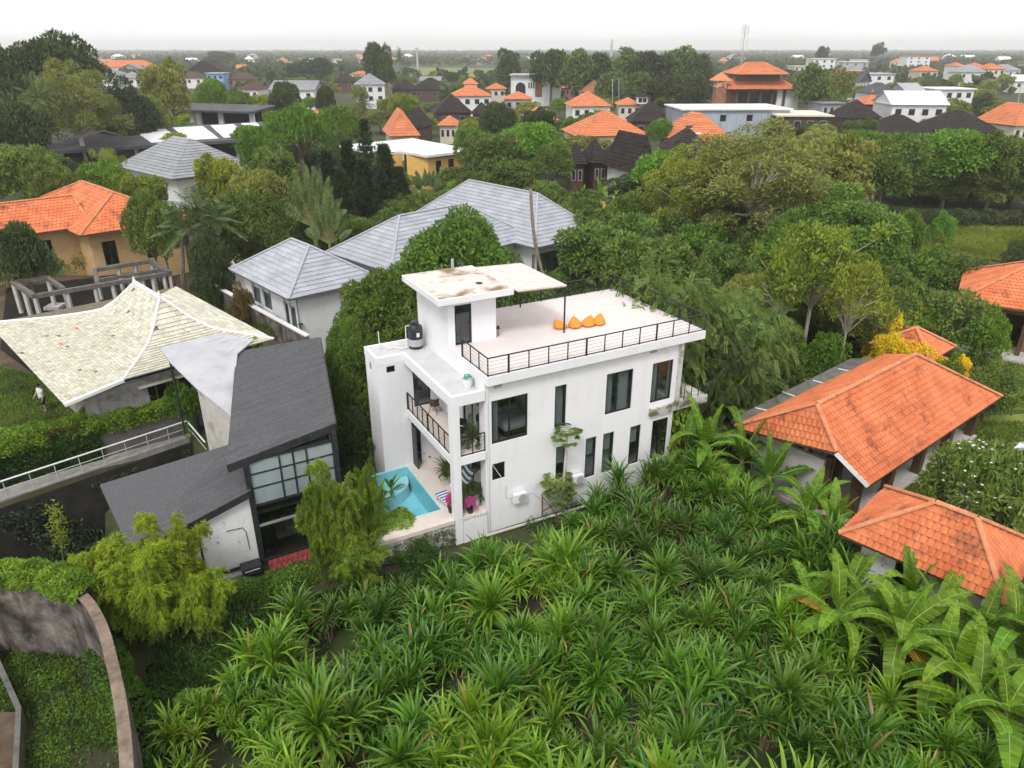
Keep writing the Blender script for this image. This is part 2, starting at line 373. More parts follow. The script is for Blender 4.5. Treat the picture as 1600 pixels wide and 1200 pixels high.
class MB:
    """collects boxes, bars, tubes and faces, then becomes one mesh object"""
    def __init__(s): s.v, s.f, s.sm = [], [], False
    def face(s, *pts):
        i = len(s.v); s.v += [tuple(p) for p in pts]; s.f.append(list(range(i, i + len(pts)))); return s
    def hexa(s, P):
        i = len(s.v); s.v += [tuple(p) for p in P]
        for q in ((3, 2, 1, 0), (4, 5, 6, 7), (0, 1, 5, 4), (1, 2, 6, 5), (2, 3, 7, 6), (3, 0, 4, 7)):
            s.f.append([i + a for a in q])
        return s
    def box(s, x0, x1, y0, y1, z0, z1):
        return s.hexa([(x0, y0, z0), (x1, y0, z0), (x1, y1, z0), (x0, y1, z0), (x0, y0, z1), (x1, y0, z1), (x1, y1, z1), (x0, y1, z1)])
    def slab(s, pts, thick):
        """polygon extruded downwards by thick (pts counter-clockwise from above, any heights)"""
        n = len(pts); i = len(s.v)
        s.v += [tuple(p) for p in pts] + [(p[0], p[1], p[2] - thick) for p in pts]
        s.f.append(list(range(i, i + n))); s.f.append([i + n + k for k in reversed(range(n))])
        for k in range(n):
            q = (k + 1) % n
            s.f.append([i + k, i + n + k, i + n + q, i + q])
        return s
    def prism(s, pts, z0, z1):
        return s.slab([(p[0], p[1], z1) for p in pts], z1 - z0)
    def bar(s, p, q, w=0.04, h=None):
        h = h or w; p, q = Vector(p), Vector(q); d = (q - p)
        if d.length < 1e-6: return s
        d.normalize(); up = Vector((0, 0, 1)) if abs(d.z) < 0.95 else Vector((1, 0, 0))
        a = d.cross(up).normalized() * (w / 2); b = a.cross(d).normalized() * (h / 2)
        return s.hexa([p - a - b, p + a - b, p + a + b, p - a + b, q - a - b, q + a - b, q + a + b, q - a + b])
    def tube(s, pts, rad, n=6, cap=True):
        pts = [Vector(p) for p in pts]; m = len(pts)
        rads = rad if hasattr(rad, '__len__') else [rad] * m
        i0 = len(s.v); ref = None
        for k in range(m):
            d = (pts[min(k + 1, m - 1)] - pts[max(k - 1, 0)])
            d = d.normalized() if d.length > 1e-9 else Vector((0, 0, 1))
            if ref is None:
                ref = Vector((0, 0, 1)) if abs(d.z) < 0.9 else Vector((1, 0, 0))
            a = d.cross(ref).normalized(); b = d.cross(a).normalized(); ref = -b if False else ref
            for j in range(n):
                t = 2 * math.pi * j / n
                s.v.append(tuple(pts[k] + (a * math.cos(t) + b * math.sin(t)) * rads[k]))
        for k in range(m - 1):
            for j in range(n):
                j2 = (j + 1) % n
                s.f.append([i0 + k * n + j, i0 + (k + 1) * n + j, i0 + (k + 1) * n + j2, i0 + k * n + j2])
        if cap:
            s.f.append([i0 + j for j in range(n)]); s.f.append([i0 + (m - 1) * n + j for j in reversed(range(n))])
        return s
    def lathe(s, prof, cx=0, cy=0, n=16):
        """profile [(r,z)...] turned about the vertical through cx, cy"""
        i0 = len(s.v); m = len(prof)
        for r, z in prof:
            for j in range(n):
                t = 2 * math.pi * j / n; s.v.append((cx + r * math.cos(t), cy + r * math.sin(t), z))
        for k in range(m - 1):
            for j in range(n):
                j2 = (j + 1) % n
                s.f.append([i0 + k * n + j, i0 + k * n + j2, i0 + (k + 1) * n + j2, i0 + (k + 1) * n + j])
        s.f.append([i0 + j for j in reversed(range(n))]); s.f.append([i0 + (m - 1) * n + j for j in range(n)])
        return s
    def build(s, name, m, parent=None, smooth=False, bevel=0.0):
        me = bpy.data.meshes.new(name)
        me.from_pydata(s.v, [], s.f)
        me.update()
        if smooth:
            for p in me.polygons: p.use_smooth = True
        o = link(name, me, parent, m)
        if bevel:
            b = o.modifiers.new('edge', 'BEVEL'); b.width = bevel; b.segments = 2; b.limit_method = 'ANGLE'
        return o
def wall_grid(mb, axis, pos, thick, u0, u1, z0, z1, holes=()):
    """a wall panel with rectangular openings; axis 'x' runs along x with its outer face at y=pos (inside at pos+thick); 'y' runs along y at x=pos"""
    us = sorted({u0, u1, *[h[0] for h in holes], *[h[1] for h in holes]}); us = [u for u in us if u0 - 1e-6 <= u <= u1 + 1e-6]
    zs = sorted({z0, z1, *[h[2] for h in holes], *[h[3] for h in holes]}); zs = [z for z in zs if z0 - 1e-6 <= z <= z1 + 1e-6]
    def solid(i, j):
        if i < 0 or j < 0 or i >= len(us) - 1 or j >= len(zs) - 1: return False
        cu, cz = (us[i] + us[i + 1]) / 2, (zs[j] + zs[j + 1]) / 2
        return not any(h[0] < cu < h[1] and h[2] < cz < h[3] for h in holes)
    def pt(u, z, d):
        return (u, pos + d, z) if axis == 'x' else (pos + d, u, z)
    for i in range(len(us) - 1):
        for j in range(len(zs) - 1):
            if not solid(i, j): continue
            a, b, c, d = us[i], us[i + 1], zs[j], zs[j + 1]
            mb.face(pt(a, c, 0), pt(b, c, 0), pt(b, d, 0), pt(a, d, 0))
            mb.face(pt(b, c, thick), pt(a, c, thick), pt(a, d, thick), pt(b, d, thick))
            if not solid(i - 1, j): mb.face(pt(a, c, thick), pt(a, c, 0), pt(a, d, 0), pt(a, d, thick))
            if not solid(i + 1, j): mb.face(pt(b, c, 0), pt(b, c, thick), pt(b, d, thick), pt(b, d, 0))
            if not solid(i, j - 1): mb.face(pt(a, c, thick), pt(b, c, thick), pt(b, c, 0), pt(a, c, 0))
            if not solid(i, j + 1): mb.face(pt(a, d, 0), pt(b, d, 0), pt(b, d, thick), pt(a, d, thick))
    return mb
def window(parent, axis, pos, u0, u1, z0, z1, cols=1, rows=1, inward=1, frame='black_metal', pane='pane', fw=0.055, name='window', split=None, glassy=True):
    """window part (frame mesh) with pane and mullion sub-parts, set in an opening"""
    d0, d1 = (0.05, 0.11) if inward > 0 else (-0.11, -0.05)
    def bx(mb, a, b, c, d, e0=d0, e1=d1):
        if axis == 'x': mb.box(a, b, pos + e0, pos + e1, c, d)
        else: mb.box(pos + e0, pos + e1, a, b, c, d)
    f = MB()
    bx(f, u0, u1, z1 - fw, z1); bx(f, u0, u1, z0, z0 + fw); bx(f, u0, u0 + fw, z0 + fw, z1 - fw); bx(f, u1 - fw, u1, z0 + fw, z1 - fw)
    w = f.build(name, frame, parent)
    cu = split or [i / cols for i in range(cols + 1)]
    cz = [i / rows for i in range(rows + 1)]
    U = lambda t: u0 + fw + (u1 - u0 - 2 * fw) * t
    Z = lambda t: z0 + fw + (z1 - z0 - 2 * fw) * t
    for i in range(1, len(cu) - 1):
        k = MB(); bx(k, U(cu[i]) - fw / 2, U(cu[i]) + fw / 2, z0 + fw, z1 - fw, d0 + 0.004, d1 - 0.004); k.build('mullion', frame, w)
    for j in range(1, len(cz) - 1):
        k = MB(); bx(k, u0 + fw, u1 - fw, Z(cz[j]) - fw / 2, Z(cz[j]) + fw / 2, d0 + 0.008, d1 - 0.008); k.build('transom', frame, w)
    if glassy:
        for i in range(len(cu) - 1):
            for j in range(len(cz) - 1):
                k = MB(); mid = (d0 + d1) / 2
                bx(k, U(cu[i]), U(cu[i + 1]), Z(cz[j]), Z(cz[j + 1]), mid - 0.004, mid + 0.004); k.build('pane', pane, w)
    return w

# ------------------------------------------------------------------ roof covering piece by piece
def tile_mesh(name, w, l, thick, lift, wave=0.0):
    """one roof tile, lower edge at y=0 raised by lift"""
    mb = MB(); n = 4 if wave else 1
    xs = [w * i / n for i in range(n + 1)]
    zz = [wave * (0.5 - 0.5 * math.cos(2 * math.pi * i / n)) for i in range(n + 1)]
    for i in range(n):
        a, b = xs[i], xs[i + 1]; za, zb = zz[i], zz[i + 1]
        mb.face((a, 0, lift + thick + za), (b, 0, lift + thick + zb), (b, l, thick + zb), (a, l, thick + za))
        mb.face((a, 0, 0), (b, 0, 0), (b, 0, lift + thick + zb), (a, 0, lift + thick + za))
    mb.face((0, l, 0), (0, 0, 0), (0, 0, lift + thick), (0, l, thick))
    mb.face((w, 0, 0), (w, l, 0), (w, l, thick), (w, 0, lift + thick))
    me = bpy.data.meshes.new(name); me.from_pydata(mb.v, [], mb.f); me.update()
    return me
def strips_of(poly, course):
    """cut a planar slope (first two points are the eave, left to right seen from outside) into courses"""
    P = [Vector(p) for p in poly]
    u = (P[1] - P[0]).normalized()
    n = None
    for q in P[2:]:
        n = u.cross(q - P[0])
        if n.length > 1e-6: break
    n.normalize(); v = n.cross(u)
    Q = [((p - P[0]).dot(u), (p - P[0]).dot(v)) for p in P]
    vmax = max(q[1] for q in Q); rows = max(1, int(round(vmax / course))); h = vmax / rows
    def span(t):
        xs = []
        for i in range(len(Q)):
            a, b = Q[i], Q[(i + 1) % len(Q)]
            if abs(a[1] - b[1]) < 1e-9: continue
            k = (t - a[1]) / (b[1] - a[1])
            if -1e-6 <= k <= 1 + 1e-6: xs.append(a[0] + (b[0] - a[0]) * k)
        return (min(xs), max(xs)) if xs else None
    out = []
    for i in range(rows):
        lo = span(i * h + 1e-4); hi = span((i + 1) * h - 1e-4)
        if lo is None or hi is None: continue
        at = lambda x, y: P[0] + u * x + v * y
        out.append((at(lo[0], i * h), at(lo[1], i * h), at(hi[0], (i + 1) * h), at(hi[1], (i + 1) * h)))
    return out
def lay_tiles(parent, strips, w, thick, lift, m, wave=0.0, limit=300, name='roof_tile', jitter=0.0, drop=0.0, world=None, overlap=1.06):
    """tiles for a list of courses (lower left, lower right, upper left, upper right). The nearest whole tiles become parts, the rest one part"""
    whole, V, F = [], [], []
    rng = random.Random(len(name) * 37 + len(strips))
    for r, (a, b, c, d) in enumerate(strips):
        u = (b - a); 
        if u.length < 1e-4: u = (d - c)
        if u.length < 1e-4: continue
        u.normalize()
        n = u.cross(c - a)
        if n.length < 1e-6: n = u.cross(d - a)
        if n.length < 1e-6: continue
        n.normalize(); v = n.cross(u)
        h = (c - a).dot(v)
        l0, r0 = 0.0, (b - a).dot(u); l1, r1 = (c - a).dot(u), (d - a).dot(u)
        lo, hi = max(l0, l1), min(r0, r1)
        base = a.dot(u)
        k0 = math.floor((min(l0, l1) + base) / w) - 1; k1 = math.ceil((max(r0, r1) + base) / w) + 1
        off = (r % 2) * 0.5 * w
        for k in range(k0, k1 + 1):
            x0 = k * w + off - base; x1 = x0 + w
            if drop and rng.random() < drop: continue
            if x0 >= lo - 1e-6 and x1 <= hi + 1e-6:
                o = a + u * x0 + n * rng.uniform(0, jitter)
                M = Matrix((( u.x, v.x, n.x, o.x), (u.y, v.y, n.y, o.y), (u.z, v.z, n.z, o.z), (0, 0, 0, 1)))
                if jitter: M = M @ Matrix.Rotation(rng.uniform(-1, 1) * jitter * 1.2, 4, 'Z')
                whole.append((M, h))
            elif x1 > min(l0, l1) and x0 < max(r0, r1):
                # cut piece against the slanting end of the course
                def clip(poly, side):
                    res = []
                    def ins(p):
                        t = p[1] / h if h else 0
                        return p[0] >= l0 + (l1 - l0) * t - 1e-9 if side == 0 else p[0] <= r0 + (r1 - r0) * t + 1e-9
                    def f(p):
                        t = p[1] / h if h else 0
                        return p[0] - (l0 + (l1 - l0) * t) if side == 0 else (r0 + (r1 - r0) * t) - p[0]
                    for i in range(len(poly)):
                        p, q = poly[i], poly[(i + 1) % len(poly)]
                        if ins(p): res.append(p)
                        if ins(p) != ins(q):
                            fp, fq = f(p), f(q); t = fp / (fp - fq)
                            res.append((p[0] + (q[0] - p[0]) * t, p[1] + (q[1] - p[1]) * t))
                    return res
                poly = [(x0, 0), (x1, 0), (x1, h), (x0, h)]
                poly = clip(poly, 0)
                if len(poly) >= 3: poly = clip(poly, 1)
                if len(poly) < 3: continue
                i0 = len(V); n_ = len(poly)
                for (x, y) in poly:
                    V.append(a + u * x + v * y + n * (thick + lift * (1 - y / h)))
                for (x, y) in poly: V.append(a + u * x + v * y)
                F.append([i0 + q for q in range(n_)])
                for q in range(n_):
                    F.append([i0 + n_ + q, i0 + n_ + (q + 1) % n_, i0 + (q + 1) % n_, i0 + q])
    if not whole: return
    Mw = parent.matrix_world if world is None else world
    whole.sort(key=lambda e: (Mw @ e[0].translation - cam.location).length)
    h0 = sorted(e[1] for e in whole)[len(whole) // 2]
    tm = tile_mesh(name, w - min(.045 * w, .012), h0 * overlap, thick, lift, wave); tm.materials.append(mat(m))
    for M, h in whole[:limit]:
        o = bpy.data.objects.new(name, tm); C.objects.link(o); o.parent = parent
        o.matrix_local = M @ Matrix.Diagonal((1, h / h0, 1, 1))
    rest = whole[limit:]
    tv = [v.co.copy() for v in tm.vertices]; tf = [list(p.vertices) for p in tm.polygons]
    for M, h in rest:
        i0 = len(V); S = M @ Matrix.Diagonal((1, h / h0, 1, 1))
        V += [S @ q for q in tv]; F += [[i0 + q for q in f] for f in tf]
    if V:
        me = bpy.data.meshes.new('tile_field'); me.from_pydata([tuple(v) for v in V], [], F); me.update()
        o = link('tile_field', me, parent, m); o['kind'] = 'stuff'
def caps(parent, a, b, m, r=0.11, seg=0.35, name='ridge_cap', z=0.03):
    """half-round ridge tiles lapped along a line, one part"""
    a, b = Vector(a), Vector(b); L = (b - a).length; k = max(1, int(L / seg)); d = (b - a).normalized()
    s = d.cross(Vector((0, 0, 1))).normalized(); up = s.cross(d).normalized()
    mb = MB(); n = 6
    for i in range(k):
        p, q = a + d * (L * i / k), a + d * (L * (i + 1) / k + 0.02)
        i0 = len(mb.v)
        for e, rr in ((p, r * 1.08), (q, r * 0.94)):
            for j in range(n + 1):
                t = math.pi * j / n
                mb.v.append(tuple(e + s * math.cos(t) * rr + up * (math.sin(t) * rr * 0.8 + z)))
        for j in range(n): mb.f.append([i0 + j, i0 + j + 1, i0 + n + 1 + j + 1, i0 + n + 1 + j])
        mb.f.append([i0 + j for j in reversed(range(n + 1))])
    return mb.build(name, m, parent)
# ------------------------------------------------------------------ plant generators
def unit(a):
    return a / np.maximum(np.linalg.norm(a, axis=-1, keepdims=True), 1e-9)
def leaf_quads(pos, axis, nrm, L, Wd, fold=0.15):
    """pointed leaf faces: pos, axis (growing direction), nrm, all (n,3); L, Wd (n,)"""
    n = len(pos)
    side = unit(np.cross(axis, nrm)); up = np.cross(side, axis)
    L = np.asarray(L)[:, None]; Wd = np.asarray(Wd)[:, None]
    mid = pos + axis * L * 0.45
    V = np.empty((n, 4, 3))
    V[:, 0] = pos; V[:, 1] = mid + side * Wd * 0.5 + up * Wd * fold; V[:, 2] = pos + axis * L; V[:, 3] = mid - side * Wd * 0.5 + up * Wd * fold
    F = np.arange(n * 4).reshape(n, 4)
    return V.reshape(-1, 3), F
def rand_dirs(rng, n, up=0.0):
    d = rng.normal(size=(n, 3)); d = unit(d)
    if up: d = unit(d + np.array([0, 0, up]))
    return d
def cloud(rng, blobs, n, leaf, wid, droop=0.1, shell=0.72, low=-0.35, flat=0.5):
    """leaves spread over the outer part of many small blobs; blobs rows: x y z rx ry rz"""
    B = np.asarray(blobs); w = (B[:, 3] * B[:, 4]) ** 1.0; w = w / w.sum()
    k = rng.choice(len(B), size=n, p=w)
    d = rand_dirs(rng, n, 0.25)
    bad = d[:, 2] < low; d[bad, 2] *= -0.6; d = unit(d)
    rad = shell + (1.08 - shell) * rng.random(n) ** 0.6
    pos = B[k, :3] + d * B[k, 3:6] * rad[:, None]
    ax = unit(d * 0.8 + rand_dirs(rng, n) * 0.8 + np.array([0, 0, -droop]))
    nr = unit(d * (1 - flat) + np.array([0, 0, 1.0]) * flat + rand_dirs(rng, n) * 0.55)
    s = rng.uniform(0.65, 1.25, n)
    return leaf_quads(pos, ax, nr, leaf * s, wid * s)
def dome(rng, k, rx, ry, rz, cz, br, low=-0.2, inner=0.2, squash=0.8):
    """small blobs over a dome; br = blob radius"""
    out = []; ph = rng.uniform(0, 6)
    for i in range(k):
        z = low + (1 - low) * ((i + 0.5) / k); t = i * 2.399963 + rng.uniform(-0.3, 0.3); t0 = t % 6.2832
        h = math.sqrt(max(0, 1 - z * z)) if z > 0 else 1 - 0.3 * z * z
        if rng.random() < 0.07: continue
        q = (1 - rng.random() * inner) * (1 + .13 * math.sin(2 * t0 + 3 * z + ph) + .09 * math.sin(5 * t0 - 4 * z + 2 * ph))
        r = br * rng.uniform(0.55, 1.5)
        out.append((math.cos(t) * h * rx * q, math.sin(t) * h * ry * q, cz + z * rz * q, r, r, r * squash))
    return out
def trunk_mesh(name, base_r, h, tips, rng, m='bark', lean=(0, 0), limb_r=0.45, n=7):
    mb = MB()
    top = Vector((lean[0], lean[1], h))
    pts = [Vector((0, 0, -0.3)), Vector((lean[0] * .2, lean[1] * .2, h * 0.35)), Vector((lean[0] * .6, lean[1] * .6, h * 0.7)), top]
    mb.tube(pts, [base_r * 1.25, base_r, base_r * 0.85, base_r * 0.7], n)
    for t in tips:
        t = Vector(t); s = pts[2].lerp(top, rng.uniform(0.2, 1.0)); mid = s.lerp(t, 0.5) + Vector((rng.uniform(-.1, .1), rng.uniform(-.1, .1), 0.12)) * (t - s).length
        r0 = base_r * limb_r * rng.uniform(0.8, 1.2)
        mb.tube([s, mid, t], [r0, r0 * 0.6, r0 * 0.2], 5, cap=False)
    me = bpy.data.meshes.new(name); me.from_pydata(mb.v, [], mb.f); me.update()
    for p in me.polygons: p.use_smooth = True
    me.materials.append(mat(m))
    return me
PLANT = {}     # kind -> dict(parts=[(name, mesh, material)], h=height, w=width)
def reg(kind, h, w, parts):
    PLANT[kind] = dict(h=h, w=w, parts=parts)
def crown_mesh(V, F, m):
    me = mesh_arrays('crown', V, F); me.materials.append(mat(m)); return me
def make_tree(kind, seed, h, rx, crown_z, rz, k, br, n, leaf, wid, m, tr=0.25, bark='bark', low=-0.25, inner=0.25, droop=0.1, shell=0.72, ntips=9, ry=None, extra=None):
    rng = np.random.default_rng(seed); pr = random.Random(seed)
    bl = dome(rng, k, rx, ry or rx, rz, crown_z, br, low, inner)
    if extra: bl += extra
    V, F = cloud(rng, bl, n, leaf, wid, droop, shell)
    tips = [bl[i][:3] for i in pr.sample(range(len(bl)), min(ntips, len(bl)))]
    ex = np.percentile(V, 99.6, axis=0) - np.percentile(V, .4, axis=0)
    reg(kind, float(np.percentile(V[:, 2], 99.8)), float((ex[0] + ex[1]) / 2), [('trunk', trunk_mesh('trunk', tr, crown_z * 0.75, tips, pr, bark), bark), ('crown', crown_mesh(V, F, m), m)])
def plant(kind, name, label, cat, loc, sx, sz=None, rot=None, group=None, crown=None, sy=None):
    """a copy of a plant prototype (shared meshes) standing at loc"""
    sz = sz if sz is not None else sx
    t = thing(name, label, cat, loc, random.uniform(0, 6.28) if rot is None else rot, group)
    t.scale = (sx, sy or sx, sz)
    for pn, me, m in PLANT[kind]['parts']:
        o = bpy.data.objects.new(pn, me); C.objects.link(o); o.parent = t
        if pn in ('crown', 'foliage') and crown:
            o.material_slots[0].link = 'OBJECT'; o.material_slots[0].material = mat(crown)
    return t
def tree_at(kind, name, label, x, ytop, D, wpx, crown=None, group=None, cat='tree', rot=None, ground=GZ, zs=None):
    """a tree whose top is seen at x, ytop from distance D and whose crown is wpx photo pixels wide"""
    top = WD(x, ytop, D)
    dist = D * _c - (top.z - CAM_H) * _s
    P = PLANT[kind]
    sx = wpx / FPX * dist / P['w']
    sz = (top.z - ground) / P['h']
    return plant(kind, name, label, cat, (top.x, D, ground), sx, max(0.25, sz), rot, group, crown)

# broadleaf kinds
make_tree('mango', 1, 8.6, 5.2, 4.6, 3.9, 150, 0.95, 70000, 0.33, 0.13, 'mango_leaf', 0.35, low=-0.75, inner=0.12, droop=0.35)
make_tree('round_a', 2, 8.0, 3.6, 5.0, 2.7, 46, 0.95, 17000, 0.42, 0.18, 'green_leaf', 0.22)
make_tree('round_b', 3, 8.0, 3.4, 4.7, 3.0, 34, 1.15, 16000, 0.44, 0.19, 'green_leaf', 0.22, inner=0.45)
make_tree('round_c', 4, 8.0, 3.8, 5.2, 2.5, 60, 0.75, 17000, 0.40, 0.17, 'green_leaf', 0.24, inner=0.4, low=-0.5)
make_tree('open_big', 5, 12.0, 5.6, 7.5, 4.2, 95, 0.95, 34000, 0.26, 0.10, 'olive_leaf', 0.34, 'pale_bark', inner=0.5, low=-0.7, ntips=40, shell=0.5)
make_tree('umbrella', 6, 12.0, 6.5, 8.4, 3.2, 60, 1.25, 20000, 0.45, 0.2, 'dark_leaf', 0.5, 'bark', inner=0.35, low=-0.25, ntips=26)
make_tree('dense_dark', 7, 9.0, 4.2, 5.0, 3.8, 80, 1.0, 38000, 0.34, 0.13, 'dark_leaf', 0.3, 'dark_bark', low=-0.9, inner=0.15, droop=0.3)
make_tree('sparse', 8, 7.5, 3.2, 5.0, 2.3, 44, 0.55, 6500, 0.24, 0.11, 'yellow_green', 0.13, 'pale_bark', inner=0.75, low=-0.6, ntips=44, shell=0.3)
make_tree('far_a', 9, 9.0, 4.0, 5.4, 3.4, 34, 1.2, 5200, 0.72, 0.34, 'dark_leaf', 0.3, low=-0.6)
make_tree('far_b', 10, 9.0, 3.6, 5.2, 3.6, 26, 1.4, 4800, 0.72, 0.34, 'green_leaf', 0.3, inner=0.4, low=-0.5)
make_tree('far_c', 12, 9.0, 4.4, 5.8, 3.0, 44, 0.95, 5600, 0.66, 0.30, 'olive_leaf', 0.28, inner=0.45, low=-0.4)
make_tree('shrub', 13, 2.2, 1.25, 1.1, 0.95, 30, 0.34, 5200, 0.17, 0.075, 'green_leaf', 0.05, low=-0.8, inner=0.3)
make_tree('shrub_fine', 14, 2.2, 1.2, 1.1, 0.95, 40, 0.28, 7000, 0.13, 0.05, 'green_leaf', 0.05, low=-0.8, inner=0.4)
make_tree('frangipani', 15, 4.2, 2.4, 2.6, 1.35, 60, 0.45, 8200, 0.34, 0.10, 'green_leaf', 0.16, 'pale_bark', inner=0.45, low=-0.6, ntips=24)

def make_conifer(kind, seed, h, r, n, m):
    rng = np.random.default_rng(seed); V, F = [], []
    k = 46; blobs = []
    pos, ax, nr = [], [], []
    for i in range(k):
        t = i / k; z = h * (0.08 + 0.9 * t); rr = r * (1 - t) ** 0.8 + 0.12
        for j in range(7):
            a = rng.uniform(0, 6.283); m_ = int(n / (k * 7))
            s = rng.uniform(0.15, 1, m_); q = np.stack([np.cos(a) * s * rr, np.sin(a) * s * rr, z + 0.25 * s * rr - 0.35 * (s * rr) ** 2 / max(rr, .5)], 1)
            q += rng.normal(size=q.shape) * 0.10
            d = unit(np.stack([np.full(m_, np.cos(a)), np.full(m_, np.sin(a)), np.full(m_, -0.2)], 1) + rng.normal(size=(m_, 3)) * 0.6)
            pos.append(q); ax.append(d); nr.append(rand_dirs(rng, m_, 0.8))
    pos, ax, nr = map(np.concatenate, (pos, ax, nr)); s = rng.uniform(0.7, 1.3, len(pos))
    V, F = leaf_quads(pos, ax, nr, 0.34 * s, 0.08 * s)
    reg(kind, h, r * 2, [('trunk', trunk_mesh('trunk', 0.16, h * 0.96, [], random.Random(seed), 'dark_bark'), 'dark_bark'), ('crown', crown_mesh(V, F, m), m)])
make_conifer('conifer', 21, 11, 2.6, 22000, 'conifer_leaf')

def make_norfolk(kind, seed, h, r):
    """tiers of thin, slightly rising branches with gaps between"""
    rng = np.random.default_rng(seed); pos, ax, nr = [], [], []
    mb = MB(); mb.tube([(0, 0, -0.3), (0, 0, h * .5), (0, 0, h)], [0.16, 0.1, 0.02], 6)
    for i in range(15):
        t = i / 15; z = h * (0.2 + 0.78 * t); rr = r * (1 - t) + 0.15
        for j in range(5):
            a = j * 1.2566 + i * 0.6; e = Vector((math.cos(a) * rr, math.sin(a) * rr, z + 0.28 * rr))
            mb.tube([(0, 0, z), e], [0.03, 0.008], 4, cap=False)
            m_ = 90; s = rng.uniform(0.1, 1, m_); q = np.stack([e.x * s, e.y * s, z + 0.28 * rr * s], 1) + rng.normal(size=(m_, 3)) * 0.07
            d = unit(np.array([math.cos(a), math.sin(a), 0.5]) * 0.4 + rng.normal(size=(m_, 3)) * 0.6 + np.array([0, 0, .4])); pos.append(q); ax.append(d); nr.append(rand_dirs(rng, m_, 0.5))
    pos, ax, nr = map(np.concatenate, (pos, ax, nr)); s = rng.uniform(0.7, 1.3, len(pos))
    V, F = leaf_quads(pos, ax, nr, 0.3 * s, 0.07 * s)
    me = bpy.data.meshes.new('trunk'); me.from_pydata(mb.v, [], mb.f); me.update(); me.materials.append(mat('dark_bark'))
    reg(kind, h, r * 2, [('trunk', me, 'dark_bark'), ('crown', crown_mesh(V, F, 'conifer_leaf'), 'conifer_leaf')])
make_norfolk('norfolk', 22, 9, 1.9)

def frond(rng, a, el, L, droop, nl, ll, lw, V, F, V2):
    """one pinnate frond: rib points and leaflets; returns rib points"""
    pts = []
    for i in range(9):
        t = i / 8; r = L * t * math.cos(el) * (1 - 0.15 * t * droop); z = L * (t * math.sin(el) - droop * t * t * 0.62)
        pts.append(np.array([math.cos(a) * r, math.sin(a) * r, z]))
    pts = np.array(pts)
    t = np.linspace(0.16, 1.0, nl); idx = t * 8; i0 = np.minimum(idx.astype(int), 7); f = (idx - i0)[:, None]
    P = pts[i0] * (1 - f) + pts[i0 + 1] * f; T = unit(pts[i0 + 1] - pts[i0])
    side = unit(np.cross(T, np.array([0, 0, 1.0]))); 
    for s in (-1, 1):
        ax = unit(side * s * 0.8 + T * 0.55 + np.array([0, 0, -0.35]) + rng.normal(size=T.shape) * 0.08)
        ln = ll * np.sin(np.pi * (0.12 + 0.80 * t)) * rng.uniform(0.85, 1.1, nl)
        v, q = leaf_quads(P, ax, unit(np.cross(ax, T) * s + np.array([0, 0, .6])), ln, np.full(nl, lw), 0.05)
        F.append(q + sum(len(x) for x in V)); V.append(v)
    return pts
def make_palm(kind, seed, h, nf, L, m='palm_leaf', trunk=True, lean=0.4, lw=0.07, nl=34, ll=0.75, droop=0.75):
    rng = np.random.default_rng(seed); V, F = [], []; mb = MB(); top = Vector((lean, 0, h - 1.4 if trunk else 0.15))
    if trunk: mb.tube([(0, 0, -.3), (lean * .15, 0, h * .35), (lean * .5, 0, h * .7), top], [0.24, 0.17, 0.14, 0.13], 7)
    ribs = MB()
    for i in range(nf):
        a = i * 2.39996 + rng.uniform(-.2, .2); el = R(75 - 95 * (i / nf) ** 0.9 + rng.uniform(-6, 6))
        p = frond(rng, a, el, L * rng.uniform(0.85, 1.1), droop * (0.5 + 0.5 * i / nf), nl, ll, lw, V, F, None)
        ribs.tube([Vector(q) + top for q in p[::2]], [0.03, 0.025, 0.02, 0.012, 0.005], 4, cap=False)
    V = np.concatenate(V) + np.array(top); F = np.concatenate(F)
    V0 = np.array(ribs.v); F0 = np.array([f for f in ribs.f if len(f) == 4]) + len(V)
    me = mesh_arrays('crown', np.concatenate([V, V0]), np.concatenate([F, F0])); me.materials.append(mat(m))
    parts = [('crown', me, m)]
    if trunk:
        tm = bpy.data.meshes.new('trunk'); tm.from_pydata(mb.v, [], mb.f); tm.update(); tm.materials.append(mat('bark')); parts.insert(0, ('trunk', tm, 'bark'))
    reg(kind, h, L * 1.7, parts)
make_palm('coconut', 31, 10, 20, 3.2)
make_palm('coconut_lean', 32, 9, 18, 3.0, lean=1.6)
make_palm('low_palm', 33, 2.2, 16, 2.3, trunk=False, ll=0.6)

